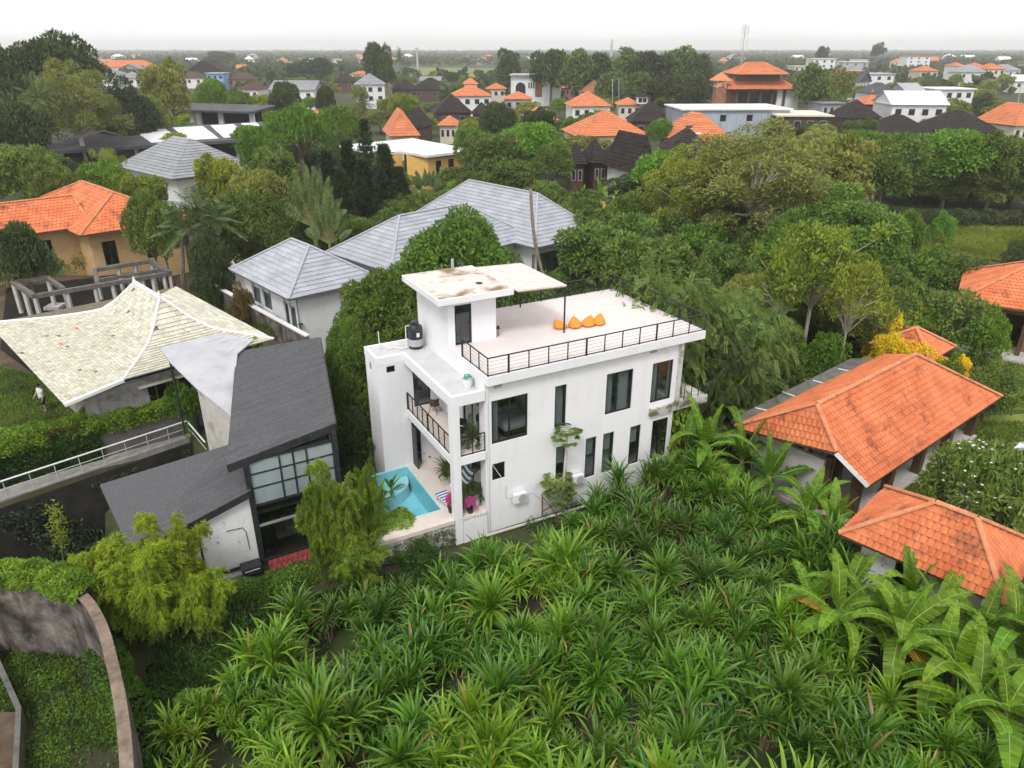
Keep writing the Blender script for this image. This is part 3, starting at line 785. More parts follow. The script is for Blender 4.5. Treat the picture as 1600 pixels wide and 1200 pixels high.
def blade(L, Wd, rng, bend=0.7, nseg=9, fold=0.18, tear=0.0, twist=0.0, petiole=0.12):
    """one banana-type leaf along +x, arching down; returns V, F (quads) and midrib points"""
    V, F, rib = [], [], []
    prev = None; x = z = 0.0; ang = 0.0; ds = L / nseg
    pts = []
    for i in range(nseg + 1):
        pts.append((x, z)); ang -= bend / nseg * (0.4 + 1.2 * i / nseg); x += ds * math.cos(ang); z += ds * math.sin(ang)
    for i in range(nseg):
        (xa, za), (xb, zb) = pts[i], pts[i + 1]
        rib.append((xa, 0, za))
        ta, tb = i / nseg, (i + 1) / nseg
        def wd(t):
            if t < petiole: return 0.03
            q = (t - petiole) / (1 - petiole)
            return Wd * 0.5 * max(0.04, (math.sin(math.pi * min(1, q ** 0.55 * 0.97 + 0.03)) ** 0.55))
        for s in (-1, 1):
            sub = 3 if tear else 1
            for k in range(sub):
                t0, t1 = ta + (tb - ta) * k / sub, ta + (tb - ta) * (k + 1) / sub
                f0, f1 = k / sub, (k + 1) / sub
                cut = tear * rng.uniform(0, 1) if tear else 0
                A = (xa + (xb - xa) * f0, 0, za + (zb - za) * f0); B = (xa + (xb - xa) * f1, 0, za + (zb - za) * f1)
                w0, w1 = wd(t0), wd(t1)
                dr = -fold * (0.6 + rng.uniform(-.3, .5) * (1 if tear else 0))
                g = (B[0] - A[0]) * 0.95 * cut
                V += [A, B, (B[0] - g + 0.35 * w1, s * w1, B[2] + dr * w1), (A[0] + g * 0.1 + 0.35 * w0, s * w0, A[2] + dr * w0)]
                n = len(V) - 4
                F.append([n, n + 1, n + 2, n + 3] if s < 0 else [n + 3, n + 2, n + 1, n])
    rib.append((pts[-1][0], 0, pts[-1][1]))
    return V, F, rib
LEAVES = {}
def make_blades(kind, count, L, Wd, bend, tear, seed):
    rng = random.Random(seed); LEAVES[kind] = []
    for i in range(count):
        V, F, rib = blade(L * rng.uniform(.9, 1.1), Wd * rng.uniform(.85, 1.1), rng, bend * rng.uniform(.6, 1.4), 9, 0.22, tear)
        me = bpy.data.meshes.new('leaf'); me.from_pydata(V, [], F); me.update(); me.materials.append(mat('banana_leaf'))
        mb = MB(); mb.tube([Vector(p) + Vector((0, 0, 0.012)) for p in rib], [0.018 * (1 - 0.8 * k / len(rib)) for k in range(len(rib))], 4)
        mr_ = bpy.data.meshes.new('midrib'); mr_.from_pydata(mb.v, [], mb.f); mr_.update(); mr_.materials.append(mat('midrib'))
        LEAVES[kind].append((me, mr_))
make_blades('banana', 6, 2.4, 0.54, 2.0, 0.5, 41)
make_blades('banana_up', 3, 2.0, 0.48, 0.6, 0.3, 42)
make_blades('heliconia', 4, 1.0, 0.26, 0.9, 0.0, 43)
def banana(name, label, loc, height, nleaf, scale=1.0, group=None, m=None, up=2, cat='banana plant', rib=True, yellow=0, kind='banana', seed=None, elev=(72, 5)):
    rng = random.Random(seed if seed is not None else hash((round(loc[0], 2), round(loc[1], 2))) % 9999)
    t = thing(name, label, cat, loc, rng.uniform(0, 6.28), group)
    lean = Vector((rng.uniform(-.15, .15), rng.uniform(-.15, .15), 0))
    mb = MB(); mb.tube([(0, 0, -.2), lean * .3 + Vector((0, 0, height * .5)), lean + Vector((0, 0, height))], [0.13 * scale, 0.11 * scale, 0.06 * scale], 8)
    mb.build('stem', 'banana_stem', t, smooth=True)
    for i in range(nleaf):
        upr = i < up
        me, mr_ = rng.choice(LEAVES['banana_up' if (upr and kind == 'banana') else kind])
        o = bpy.data.objects.new('leaf', me); C.objects.link(o); o.parent = t
        el = rng.uniform(68, 86) if upr else elev[0] + (elev[1] - elev[0]) * ((i - up) / max(1, nleaf - up)) + rng.uniform(-8, 8)
        o.location = lean + Vector((0, 0, height - 0.03 * i))
        o.rotation_euler = (rng.uniform(-.3, .3), -R(el), i * 2.4 + rng.uniform(-.4, .4))
        s = scale * rng.uniform(.8, 1.1); o.scale = (s, s, s)
        ym = 'banana_yellow' if i >= nleaf - yellow else m
        if ym: o.material_slots[0].link = 'OBJECT'; o.material_slots[0].material = mat(ym)
        if rib:
            q = bpy.data.objects.new('midrib', mr_); C.objects.link(q); q.parent = o
    return t

def strap_leaves(rng, n, L, Wd, heads):
    """long arching strap leaves from several heads (x y z scale); folded along the middle"""
    Vs, Fs = [], []; off = 0; seg = 5
    for (hx, hy, hz, sc) in heads:
        m_ = int(n * rng.uniform(0.85, 1.15))
        a = np.arange(m_) * 2.39996 + rng.uniform(0, 6.28) + rng.normal(size=m_) * 0.15
        k = np.arange(m_) / m_
        el = np.radians(84 - 96 * k ** 1.15 + rng.normal(size=m_) * 7)
        ln = L * sc * rng.uniform(0.75, 1.15, m_) * (0.72 + 0.5 * np.sin(np.pi * np.minimum(1, k + .15)))
        bend = (0.75 + 0.95 * k) * rng.uniform(0.6, 1.4, m_)
        d = np.stack([np.cos(a), np.sin(a), np.zeros(m_)], 1); side = np.stack([-np.sin(a), np.cos(a), np.zeros(m_)], 1)
        p = np.tile(np.array([hx, hy, hz]), (m_, 1)) + d * 0.03 + np.outer(-k * 0.22 * sc, np.array([0, 0, 1.0])); ang = el.copy()
        rows = []
        for i in range(seg + 1):
            t = i / seg; w = Wd * sc * np.array([0.62, 0.95, 1.0, 0.88, 0.6, 0.05])[i] * 0.5
            dirv = d * np.cos(ang)[:, None] + np.array([0, 0, 1.0]) * np.sin(ang)[:, None]
            nv = np.cross(side, dirv); nv = unit(nv)
            lift_ = -nv * (w * 0.5)
            sgn = np.where(nv[:, 2:3] > 0, 1.0, -1.0)
            rows.append((p + side * w + nv * sgn * w * 0.5, p, p - side * w + nv * sgn * w * 0.5))
            p = p + dirv * (ln / seg)[:, None]; ang = ang - bend / seg * (0.5 + t)
        V = np.stack([np.stack(r, 1) for r in rows], 1)      # m, seg+1, 3, 3
        Vs.append(V.reshape(-1, 3))
        base = off + np.arange(m_)[:, None] * (seg + 1) * 3
        for i in range(seg):
            for c in (0, 1):
                q = np.array([i * 3 + c, i * 3 + c + 1, (i + 1) * 3 + c + 1, (i + 1) * 3 + c])
                Fs.append(base + q[None, :])
        off += m_ * (seg + 1) * 3
    return np.concatenate(Vs), np.concatenate(Fs)
PANDAN = []
def make_pandan(seed, nh, n, L, spread, hmax):
    rng = np.random.default_rng(seed); heads = []
    for i in range(nh):
        a = i * 2.4 + rng.uniform(-.4, .4); r = spread * math.sqrt(i / max(1, nh)) * rng.uniform(.8, 1.2)
        heads.append((math.cos(a) * r, math.sin(a) * r, hmax * rng.uniform(0.62, 1.0) - 0.15 * r, rng.uniform(0.75, 1.1)))
    V, F = strap_leaves(rng, int(n * .76), L * 1.18, 0.096, heads)
    lm = mesh_arrays('leaves', V, F, smooth=False); lm.materials.append(mat('pandan_leaf'))
    mb = MB()
    for (x, y, z, s) in heads: mb.tube([(x * .3, y * .3, -.2), (x * .7, y * .7, z * .5), (x, y, z)], [0.06, 0.045, 0.035], 5)
    sm = bpy.data.meshes.new('stalk'); sm.from_pydata(mb.v, [], mb.f); sm.update(); sm.materials.append(mat('dead_leaf'))
    PANDAN.append((lm, sm))
for i, a in enumerate([(4, 46, .80, .62, 1.35), (5, 44, .75, .72, 1.25), (3, 56, .92, .45, 1.5), (6, 40, .68, .78, 1.1), (4, 50, .84, .6, 1.45), (2, 62, .98, .35, 1.6),
                       (5, 42, .72, .7, 1.3), (3, 54, .88, .5, 1.2), (6, 42, .74, .8, 1.4), (4, 46, .78, .66, 1.0)]):
    make_pandan(100 + i, *a)
BIG_ROSETTE = None

def make_bamboo(kind, seed, h, r, culms, n, m):
    """arching culms, each with its own drooping plume of fine leaves"""
    rng = np.random.default_rng(seed); mb = MB(); pos, ax, nr = [], [], []
    per = n // culms
    for i in range(culms):
        a = i * 2.39996 + rng.uniform(-.5, .5); q = math.sqrt((i + .5) / culms); rr = r * q * rng.uniform(.6, 1.25); hh = h * rng.uniform(0.55, 1.05) * (1.06 - 0.42 * q * q)
        b = np.array([math.cos(a) * rr * .3, math.sin(a) * rr * .3, 0.0]); tip = np.array([math.cos(a) * rr, math.sin(a) * rr, 0.0])
        pts = np.array([b * (1 - (k / 9) ** 1.8) + tip * (k / 9) ** 1.8 + np.array([0, 0, hh * (1.5 * (k / 9) - 0.5 * (k / 9) ** 3)]) for k in range(10)])
        mb.tube([Vector(p) for p in pts], [0.028 * (1 - .8 * k / 9) for k in range(10)], 4, cap=False)
        nb = 26; t = np.linspace(.3, 1, nb); idx = t * 9; i0 = np.minimum(idx.astype(int), 8); f = (idx - i0)[:, None]; S = pts[i0] * (1 - f) + pts[i0 + 1] * f
        ba = rng.uniform(0, 6.28, nb); bl = rng.uniform(.25, .62, nb) * (1.1 - .5 * t)
        bd = np.stack([np.cos(ba) + math.cos(a) * .5, np.sin(ba) + math.sin(a) * .5, rng.uniform(.1, .5, nb)], 1); bd = unit(bd)
        k = rng.integers(0, nb, per); u = rng.random(per)[:, None]
        P = S[k] + bd[k] * bl[k][:, None] * u + np.array([0, 0, -1.0]) * (bl[k][:, None] * u * u * .95) + rng.normal(size=(per, 3)) * .035
        pos.append(P); ax.append(unit(bd[k] * .7 + np.array([0, 0, -.75]) * (u + .15) + rng.normal(size=(per, 3)) * .38)); nr.append(rand_dirs(rng, per, 0.7))
    pos, ax, nr = map(np.concatenate, (pos, ax, nr)); s = rng.uniform(.7, 1.3, len(pos))
    V, F = leaf_quads(pos, ax, nr, 0.17 * s, 0.034 * s)
    tm = bpy.data.meshes.new('culms'); tm.from_pydata(mb.v, [], mb.f); tm.update(); tm.materials.append(mat('banana_stem'))
    reg(kind, h, r * 2.3, [('culms', tm, 'banana_stem'), ('foliage', crown_mesh(V, F, m), m)])
make_bamboo('bamboo', 51, 4.4, 1.7, 34, 40000, 'bamboo_leaf')
make_bamboo('bamboo_b', 52, 4.4, 1.5, 24, 30000, 'bamboo_leaf')

def make_feather(kind, seed, h, r, n):
    """tree with hanging sprays of feathery leaves"""
    rng = np.random.default_rng(seed); pr = random.Random(seed)
    bl = dome(rng, 70, r, r, h * 0.42, h * 0.55, 0.8, -0.9, 0.25)
    B = np.array(bl); pos, ax, nr = [], [], []
    ns = n // 26
    k = rng.integers(0, len(B), ns); d = rand_dirs(rng, ns, 0.2); P = B[k, :3] + d * B[k, 3:6] * rng.uniform(.5, 1.0, (ns, 1))
    T = unit(d * 0.9 + np.array([0, 0, -0.75]) + rng.normal(size=(ns, 3)) * .35); side = unit(np.cross(T, rand_dirs(rng, ns, .6)))
    for j in range(13):
        t = (j + .5) / 13 * 0.8
        q = P + T * t + np.array([0, 0, -0.25]) * t * t
        for s in (-1, 1):
            pos.append(q); ax.append(unit(side * s + T * .5 + np.array([0, 0, -.2]))); nr.append(unit(np.cross(T, side) + rng.normal(size=(ns, 3)) * .2))
    pos, ax, nr = map(np.concatenate, (pos, ax, nr)); s = rng.uniform(.8, 1.2, len(pos))
    V, F = leaf_quads(pos, ax, nr, 0.16 * s, 0.06 * s)
    reg(kind, h, r * 2.1, [('trunk', trunk_mesh('trunk', 0.2, h * .55, [b[:3] for b in pr.sample(bl, 14)], pr, 'bark'), 'bark'), ('crown', crown_mesh(V, F, 'feather_leaf'), 'feather_leaf')])
make_feather('feather', 61, 7.0, 3.2, 46000)

def make_fan_palm(kind, seed, h, n, L):
    """traveller's palm: long paddles spread in one flat fan"""
    rng = random.Random(seed); V, F = [], []; mb = MB(); z0 = h - L * 1.25
    for i in range(n):
        t = (i + .5) / n; a = R(14 + 152 * t) ; tw = rng.uniform(-.12, .12)
        v, f, rib = blade(L * rng.uniform(.9, 1.1), 0.62, rng, rng.uniform(.15, .6), 8, .2, 0.5, petiole=0.42)
        M = Matrix.Translation((0, tw, z0)) @ Matrix.Rotation(rng.uniform(-.12, .12), 4, 'X') @ Matrix.Rotation(-a, 4, 'Y') @ Matrix.Rotation(rng.uniform(-.7, .7) + math.pi / 2, 4, 'X')
        k = len(V); V += [tuple(M @ Vector(p)) for p in v]; F += [[k + q for q in x] for x in f]
        mb.tube([M @ Vector(p) for p in rib[:6]], [.06, .05, .04, .03, .02, .01], 4, cap=False)
    mb.tube([(0, 0, -.3), (0, 0, z0 * .5), (0, 0, z0 + .3)], [.2, .17, .2], 7)
    me = mesh_arrays('crown', np.array(V), np.array(F)); me.materials.append(mat('palm_leaf'))
    tm = bpy.data.meshes.new('trunk'); tm.from_pydata(mb.v, [], mb.f); tm.update(); tm.materials.append(mat('banana_stem'))
    reg(kind, h, L * 2.1, [('trunk', tm, 'banana_stem'), ('crown', me, 'palm_leaf')])
make_fan_palm('traveller', 71, 7.0, 20, 3.0)

def make_rosette(kind, seed, n, L, Wd, m, z=0.35):
    rng = np.random.default_rng(seed)
    V, F = strap_leaves(rng, n, L, Wd, [(0, 0, z, 1.0)])
    me = mesh_arrays('foliage', V, F); me.materials.append(mat(m))
    reg(kind, z + L * .8, L * 1.7, [('foliage', me, m)])
make_rosette('cordyline', 81, 42, 0.62, 0.06, 'pandan_bright')
make_rosette('fern', 82, 36, 0.8, 0.10, 'pandan_leaf', 0.15)

def carpet(name, parent, P, Nn, leaf, wid, m, seed=0, out=0.6, kind='stuff', lift=0.02):
    """leaves standing on given points with given normals (creeper, hedge, grass)"""
    rng = np.random.default_rng(seed); n = len(P)
    ax = unit(Nn * out + rng.normal(size=(n, 3)) * 0.6); nr = unit(Nn + rng.normal(size=(n, 3)) * .5)
    s = rng.uniform(.6, 1.3, n)
    V, F = leaf_quads(P + Nn * lift * rng.random((n, 1)), ax, nr, leaf * s, wid * s)
    me = mesh_arrays(name, V, F); me.materials.append(mat(m))
    o = link(name, me, parent)
    if kind: o['kind'] = kind
    return o
def on_quad(rng, a, b, c, d, n):
    """n random points on the quad a b c d (bilinear) and its normal"""
    a, b, c, d = (np.array(v, dtype=float) for v in (a, b, c, d)); u = rng.random((n, 1)); v = rng.random((n, 1))
    P = a * (1 - u) * (1 - v) + b * u * (1 - v) + c * u * v + d * (1 - u) * v
    N_ = unit(np.cross(b - a, d - a)[None, :]); return P, np.repeat(N_, n, 0)
def in_poly(px, py, poly):
    inside = np.zeros(len(px), bool); n = len(poly)
    for i in range(n):
        x0, y0 = poly[i][:2]; x1, y1 = poly[(i + 1) % n][:2]
        hit = ((y0 > py) != (y1 > py)) & (px < (x1 - x0) * (py - y0) / (y1 - y0 + 1e-12) + x0); inside ^= hit
    return inside
# ------------------------------------------------------------------ ground
PIT = [W(-120, 830, -1.2), W(12, 781, -1.2), W(296, 684, -1.2), W(335, 715, -1.2), W(165, 775, -1.2), W(150, 870, -1.2), W(60, 905, -1.2), W(-120, 925, -1.2)]
def axis_steps(lo, a, b, hi, fine):
    near = list(np.arange(a, b + 1e-6, fine)); out_, s = [], fine
    x = b
    while x < hi: s *= 1.35; x = min(hi, x + s); near.append(x)
    x, s, left = a, fine, []
    while x > lo: s *= 1.35; x = max(lo, x - s); left.append(x)
    return np.array(left[::-1] + near)
gx = axis_steps(-6000, -46, 46, 6000, 0.5); gy = axis_steps(-150, 2, 84, 6000, 0.5)
GX, GY = np.meshgrid(gx, gy)
GH = np.full(GX.shape, GZ) + 0.06 * np.sin(GX * 0.9 + 1.3 * np.sin(GY * 0.5)) * np.cos(GY * 0.7) * (GY < 84)
ip = in_poly(GX.ravel(), GY.ravel(), PIT).reshape(GX.shape); GH[ip] = -5.0
nx, ny = len(gx), len(gy)
idx = np.arange(nx * ny).reshape(ny, nx)
GF = np.stack([idx[:-1, :-1], idx[:-1, 1:], idx[1:, 1:], idx[1:, :-1]], -1).reshape(-1, 4)
surf('ground_mix', (0.030, 0.034, 0.016), (0.070, 0.060, 0.036), 0.35, 1.0, 0.5, 3, stain=(0.045, 0.07, 0.018), stain_scale=0.12, stain_rng=(0.45, 0.6), coords='pos')
ground = link('ground', mesh_arrays('ground', np.stack([GX, GY, GH], -1).reshape(-1, 3), GF), None, 'ground_mix')
ground['kind'] = 'structure'

# ------------------------------------------------------------------ the white house
HO = W(760, 797, 0.0); HR = math.pi / 2 - math.atan2(3140 - 800, math.hypot(FPX, 600 - HORIZON))
HM = Matrix.Translation(HO) @ Matrix.Rotation(HR, 4, 'Z')
def hw(a, b, z=0.0): return HM @ Vector((a, b, z))
house = thing('white_house', 'white flat-roofed two storey villa with roof deck, black windows and pool terrace', 'house', HO, HR)
bpy.context.view_layer.update()
w_up = [(0.32, 2.11, 3.28, 5.38), (3.49, 4.10, 3.28, 5.38), (6.27, 7.79, 3.28, 5.38), (8.92, 10.18, 3.28, 5.38)]
w_dn = [(0.32, 0.96, 1.44, 2.29), (3.63, 4.25, 0.1, 2.26), (5.27, 5.87, 0.1, 2.28), (6.26, 6.90, 0.1, 2.28), (7.85, 8.50, 0.1, 2.26), (9.21, 10.2, 0.05, 2.25)]
wall_grid(MB(), 'x', 0, 0.18, 0, 10.45, -1.6, 6.24, w_up + w_dn).build('front_wall', 'white_wall', house)
wall_grid(MB(), 'y', 10.27, 0.18, 0.18, 7.12, -1.6, 6.24, [(0.5, 1.9, 3.15, 5.38)]).build('end_wall', 'white_wall', house)
bk_light_holes = [(0.6, 2.4, 3.4, 5.4), (3.3, 4.9, 3.4, 5.4), (5.6, 7.9, 3.3, 5.4), (8.5, 10.0, 3.3, 5.4), (0.5, 2.5, 0.2, 2.4), (3.2, 4.6, 0.2, 2.4), (5.2, 9.8, 0.2, 2.4)]  # openings for windows added in the unseen back wall to brighten the rooms
wall_grid(MB(), 'x', 7.12, 0.18, 0, 10.45, -1.6, 6.24, bk_light_holes).build('back_wall', 'white_wall', house)
for q in bk_light_holes: window(house, 'x', 7.12, *q, cols=2, pane='clear_pane')
w_hole = [(0.55, 2.3, 3.12, 5.3), (2.9, 3.5, 4.0, 5.2), (0.5, 2.5, 0.02, 2.3), (3.2, 4.6, 0.02, 2.3)]
wall_grid(MB(), 'y', 0, 0.18, 0.18, 7.12, -1.6, 6.24, w_hole).build('side_wall', 'white_wall', house)
MB().box(0.18, 10.27, 0.18, 7.12, -0.2, 0.0).build('ground_floor', 'room_floor', house)
MB().box(0.18, 10.27, 0.18, 7.12, 2.85, 3.1).build('upper_floor', 'room_floor', house)
for a_ in (3.0, 5.1, 8.2):
    MB().box(a_, a_ + 0.1, 0.182, 7.118, 3.1, 6.24).build('partition', 'room_paint', house)
for a_ in (2.9, 4.8):
    MB().box(a_, a_ + 0.1, 0.182, 7.118, 0.0, 2.85).build('partition', 'room_paint', house)
# roof deck
MB().slab([(0, -0.3, 6.66), (11.75, -0.3, 6.66), (11.75, 7.42, 6.66), (0, 7.42, 6.66)], 0.42).build('roof_slab', 'white_wall', house, bevel=0.015)
MB().box(0.12, 11.62, -0.18, 7.3, 6.662, 6.672).build('deck_floor', 'deck_floor', house)
MB().box(0.15, 10.4, -0.004, 0.0, 6.16, 6.235).build('wall_top_strip', 'grey_far', house)  # flat grey strip along the wall top under the roof slab
# stair room
wall_grid(MB(), 'x', 3.6, 0.15, 0.0, 2.42, 6.662, 8.86, [(0.34, 1.18, 6.672, 8.56)]).build('stair_room_front', 'white_wall', house)
wall_grid(MB(), 'y', 0.0, 0.15, 3.75, 7.3, 6.662, 8.86).build('stair_room_side', 'white_wall', house)
wall_grid(MB(), 'y', 2.27, 0.15, 3.75, 7.3, 6.662, 8.86).build('stair_room_side', 'white_wall', house)
wall_grid(MB(), 'x', 7.15, 0.15, 0.15, 2.27, 6.662, 8.86).build('stair_room_back', 'white_wall', house)
MB().slab([(-0.68, 2.95, 9.16), (3.02, 2.95, 9.16), (3.02, 7.38, 9.16), (-0.68, 7.38, 9.16)], 0.3).build('stair_room_roof', 'white_wall', house, bevel=0.02)
so = MB().box(-0.6, 2.94, 3.03, 7.3, 9.161, 9.172).build('roof_screed', 'stained_slab', house)
MB().tube([(1.9, 7.2, 9.16), (1.9, 7.2, 9.65)], 0.07, 10).build('vent_pipe', 'grey_plastic', house)
MB().lathe([(0.16, 9.172), (0.17, 9.2), (0.10, 9.22), (0.09, 9.19)], 1.95, 4.35, 14).build('roof_drain', 'dark_wood', house)
# canopy beside the stair room
cn = MB()
cn.slab([(3.03, 2.62, 9.13), (5.62, 2.62, 9.02), (5.62, 7.0, 9.02), (3.03, 7.0, 9.13)], 0.05)
canopy = cn.build('canopy', 'canopy_sheet', house)
for i in range(13):
    b_ = 2.68 + i * 0.354
    MB().bar((3.06, b_, 9.145), (5.6, b_, 9.035), 0.045, 0.02).build('canopy_batten', 'canopy_sheet', canopy)
for b_ in (2.66, 6.95): MB().bar((3.05, b_, 9.05), (5.6, b_, 8.94), 0.06, 0.06).build('canopy_beam', 'brown_wood', canopy)
for (a_, b_) in ((5.56, 2.66), (5.56, 6.95)):
    MB().box(a_ - 0.03, a_ + 0.03, b_ - 0.03, b_ + 0.03, 6.673, 8.93).build('post', 'black_metal', canopy)
# stair room glass door
dr = window(house, 'x', 3.6, 0.34, 1.18, 6.675, 8.56, pane='clear_pane', fw=0.08, name='door')
MB().box(1.06, 1.08, 3.57, 3.64, 7.5, 7.7).build('handle', 'black_metal', dr)
rl = MB(); rl.bar((0.42, 3.95, 6.8), (1.12, 3.95, 7.75), 0.03)
for i in range(3):
    rl.bar((0.5 + i * .26, 3.95, 6.68), (0.5 + i * .26, 3.95, 6.95 + i * .33), 0.02)
rl.build('stair_handrail', 'black_metal', house)
# lower roof over the terrace and the side block
lr = MB().box(-1.42, -0.003, 0.1, 5.4, 5.6, 5.78); lr.box(-2.76, -0.003, 5.4, 7.0, 5.6, 5.78)
lr.build('lower_roof', 'grey_roof_coat', house)
pp = MB()
pp.box(-1.56, -1.42, -0.06, 5.38, 5.52, 6.0); pp.box(-1.42, -0.003, -0.06, 0.1, 5.52, 6.0)
pp.build('parapet', 'white_wall', house)
pp = MB(); pp.box(-2.9, -2.76, 5.38, 7.14, 5.602, 6.0); pp.box(-2.76, -1.42, 5.38, 5.52, 5.602, 6.0); pp.box(-2.76, -0.003, 7.0, 7.14, 5.602, 6.0)
pp.build('parapet', 'white_wall', house)
wall_grid(MB(), 'x', 5.4, 0.15, -2.88, -0.003, -1.5, 5.6, [(-2.42, -2.0, 5.17, 5.5), (-1.38, -0.95, 0.0, 2.3), (-1.15, -0.28, 3.1, 5.35)]).build('side_block_front', 'white_wall', house)
wall_grid(MB(), 'y', -2.88, 0.15, 5.55, 7.12, -1.5, 5.6, [(6.25, 6.55, 5.05, 5.45)]).build('side_block_side', 'white_wall', house)
wall_grid(MB(), 'x', 6.97, 0.15, -2.73, -0.003, -1.5, 5.6).build('side_block_back', 'white_wall', house)
MB().box(-2.73, -0.003, 5.55, 6.97, 2.85, 3.1).build('side_block_floor', 'room_floor', house)
MB().box(-2.73, -0.003, 5.55, 6.97, -0.2, 0.0).build('side_block_floor', 'terrace_tile', house)
window(house, 'x', 5.4, -2.42, -2.0, 5.17, 5.5)
window(house, 'y', -2.88, 6.25, 6.55, 5.05, 5.45)
# balcony
MB().box(-1.56, -0.003, -0.06, 5.4, 2.68, 3.08).build('balcony_slab', 'white_wall', house, bevel=0.01)
MB().box(-1.45, -0.01, 0.0, 5.39, 3.082, 3.092).build('balcony_floor', 'terrace_tile', house)
MB().box(-1.56, -1.20, -0.06, 0.30, -1.6, 2.68).box(-1.56, -1.20, -0.06, 0.30, 3.08, 5.52).build('corner_pillar', 'white_wall', house)
MB().tube([(0.1, -0.06, -1.3), (0.1, -0.06, 5.9)], 0.035, 8).build('drain_pipe', 'white_plastic', house)
window(house, 'x', 5.4, -1.15, -0.28, 3.1, 5.35, fw=0.07, name='door')
dd = MB(); dd.box(-1.38, -1.31, 5.36, 5.44, 0, 2.3); dd.box(-0.99, -0.95, 5.36, 5.44, 0, 2.3); dd.box(-1.31, -0.99, 5.36, 5.44, 2.22, 2.3)
dd.build('door_frame', 'black_metal', house)
MB().box(-1.40, -1.36, 4.75, 5.35, 0.02, 2.25).build('open_door', 'black_metal', house)
window(house, 'y', 0, 0.55, 2.3, 3.12, 5.3, cols=2, fw=0.07, name='sliding_door')
window(house, 'y', 0, 2.9, 3.5, 4.0, 5.2)
window(house, 'y', 0, 0.5, 2.5, 0.02, 2.3, cols=2, fw=0.07, name='sliding_door')
window(house, 'y', 0, 3.2, 4.6, 0.02, 2.3, cols=2, fw=0.07, name='sliding_door')
# front windows
window(house, 'x', 0, *w_up[0], cols=2, fw=0.07)
w2 = window(house, 'x', 0, *w_up[1], fw=0.06)
window(house, 'x', 0, *w_up[2], split=[0, 0.40, 1.0], fw=0.07)
window(house, 'x', 0, *w_up[3], split=[0, 0.30, 1.0], fw=0.07)
sw = window(house, 'x', 0, *w_dn[0], fw=0.05)
MB().bar((0.34, 0.02, 2.26), (0.80, 0.02, 1.47), 0.025).build('window_stay', 'white_plastic', sw)
for q in w_dn[1:5]: window(house, 'x', 0, *q, fw=0.055)
window(house, 'x', 0, *w_dn[5], cols=2, fw=0.06)
# right hand balcony
bl_ = MB(); bl_.box(8.9, 12.5, -0.16, -0.003, 2.62, 3.02); bl_.box(10.452, 12.5, -0.003, 3.0, 2.62, 3.0)
bl_.build('end_balcony', 'mossy_plaster', house)
MB().box(10.46, 12.4, 2.85, 3.0, 3.002, 4.2).build('balcony_back_wall', 'terrace_tile', house)
MB().box(10.456, 10.64, -0.14, 0.06, 3.02, 6.24).build('balcony_pillar', 'mossy_plaster', house)
for i in range(4):
    MB().bar((11.0 + i * 0.46, -0.08, 3.02), (11.0 + i * 0.46, -0.08, 3.85), 0.03).build('balcony_post', 'black_metal', house)
# wall lamps, cables, service pipes
for a_ in (0.45, 8.7):
    MB().box(a_, a_ + 0.34, -0.07, -0.005, 5.98, 6.08).build('wall_lamp', 'grey_plastic', house)
MB().tube([(1.0, -0.012, 1.0), (1.0, -0.012, 0.35), (1.25, -0.012, 0.22), (2.4, -0.012, 0.2), (3.2, -0.012, -0.75), (3.6, -0.012, -0.9)], 0.012, 5).build('cable', 'grey_plastic', house)
MB().tube([(-0.2, -0.3, -1.15), (5.0, -0.5, -1.1), (10.6, -0.45, -1.05)], 0.07, 8).build('ground_pipe', 'concrete_light', house)

# railing of the roof deck
def railing(parent, pts, z0, hgt, gap, m='black_metal', name='railing', cables=4, thick_every=4):
    top = MB()
    for p, q in zip(pts[:-1], pts[1:]):
        top.bar((p[0], p[1], z0 + hgt), (q[0], q[1], z0 + hgt), 0.045); top.bar((p[0], p[1], z0 + 0.05), (q[0], q[1], z0 + 0.05), 0.035)
    r_ = top.build(name, m, parent); k = 0
    for p, q in zip(pts[:-1], pts[1:]):
        L = math.hypot(q[0] - p[0], q[1] - p[1]); n = max(1, round(L / gap))
        for i in range(n + 1):
            t = i / n; x, y = p[0] + (q[0] - p[0]) * t, p[1] + (q[1] - p[1]) * t
            if i == n and (p, q) != (pts[-2], pts[-1]): continue
            w_ = 0.08 if thick_every and k % thick_every == 0 else 0.04; k += 1
            MB().box(x - w_ / 2, x + w_ / 2, y - 0.02, y + 0.02, z0, z0 + hgt - 0.024).build('post', m, r_)
        cb = MB()
        for j in range(cables):
            z = z0 + hgt * (j + 1) / (cables + 1); cb.bar((p[0], p[1], z), (q[0], q[1], z), 0.008)
        if cables: cb.build('cable', m, r_)
    return r_
railing(house, [(0.06, 2.25), (0.06, -0.24), (11.68, -0.24), (11.68, 7.34), (2.45, 7.34)], 6.665, 0.82, 0.93)
railing(house, [(-1.5, 5.36), (-1.5, 0.32)], 3.09, 0.9, 0.62)
railing(house, [(-1.18, -0.01), (-0.03, -0.01)], 3.09, 0.9, 0.6, thick_every=0)

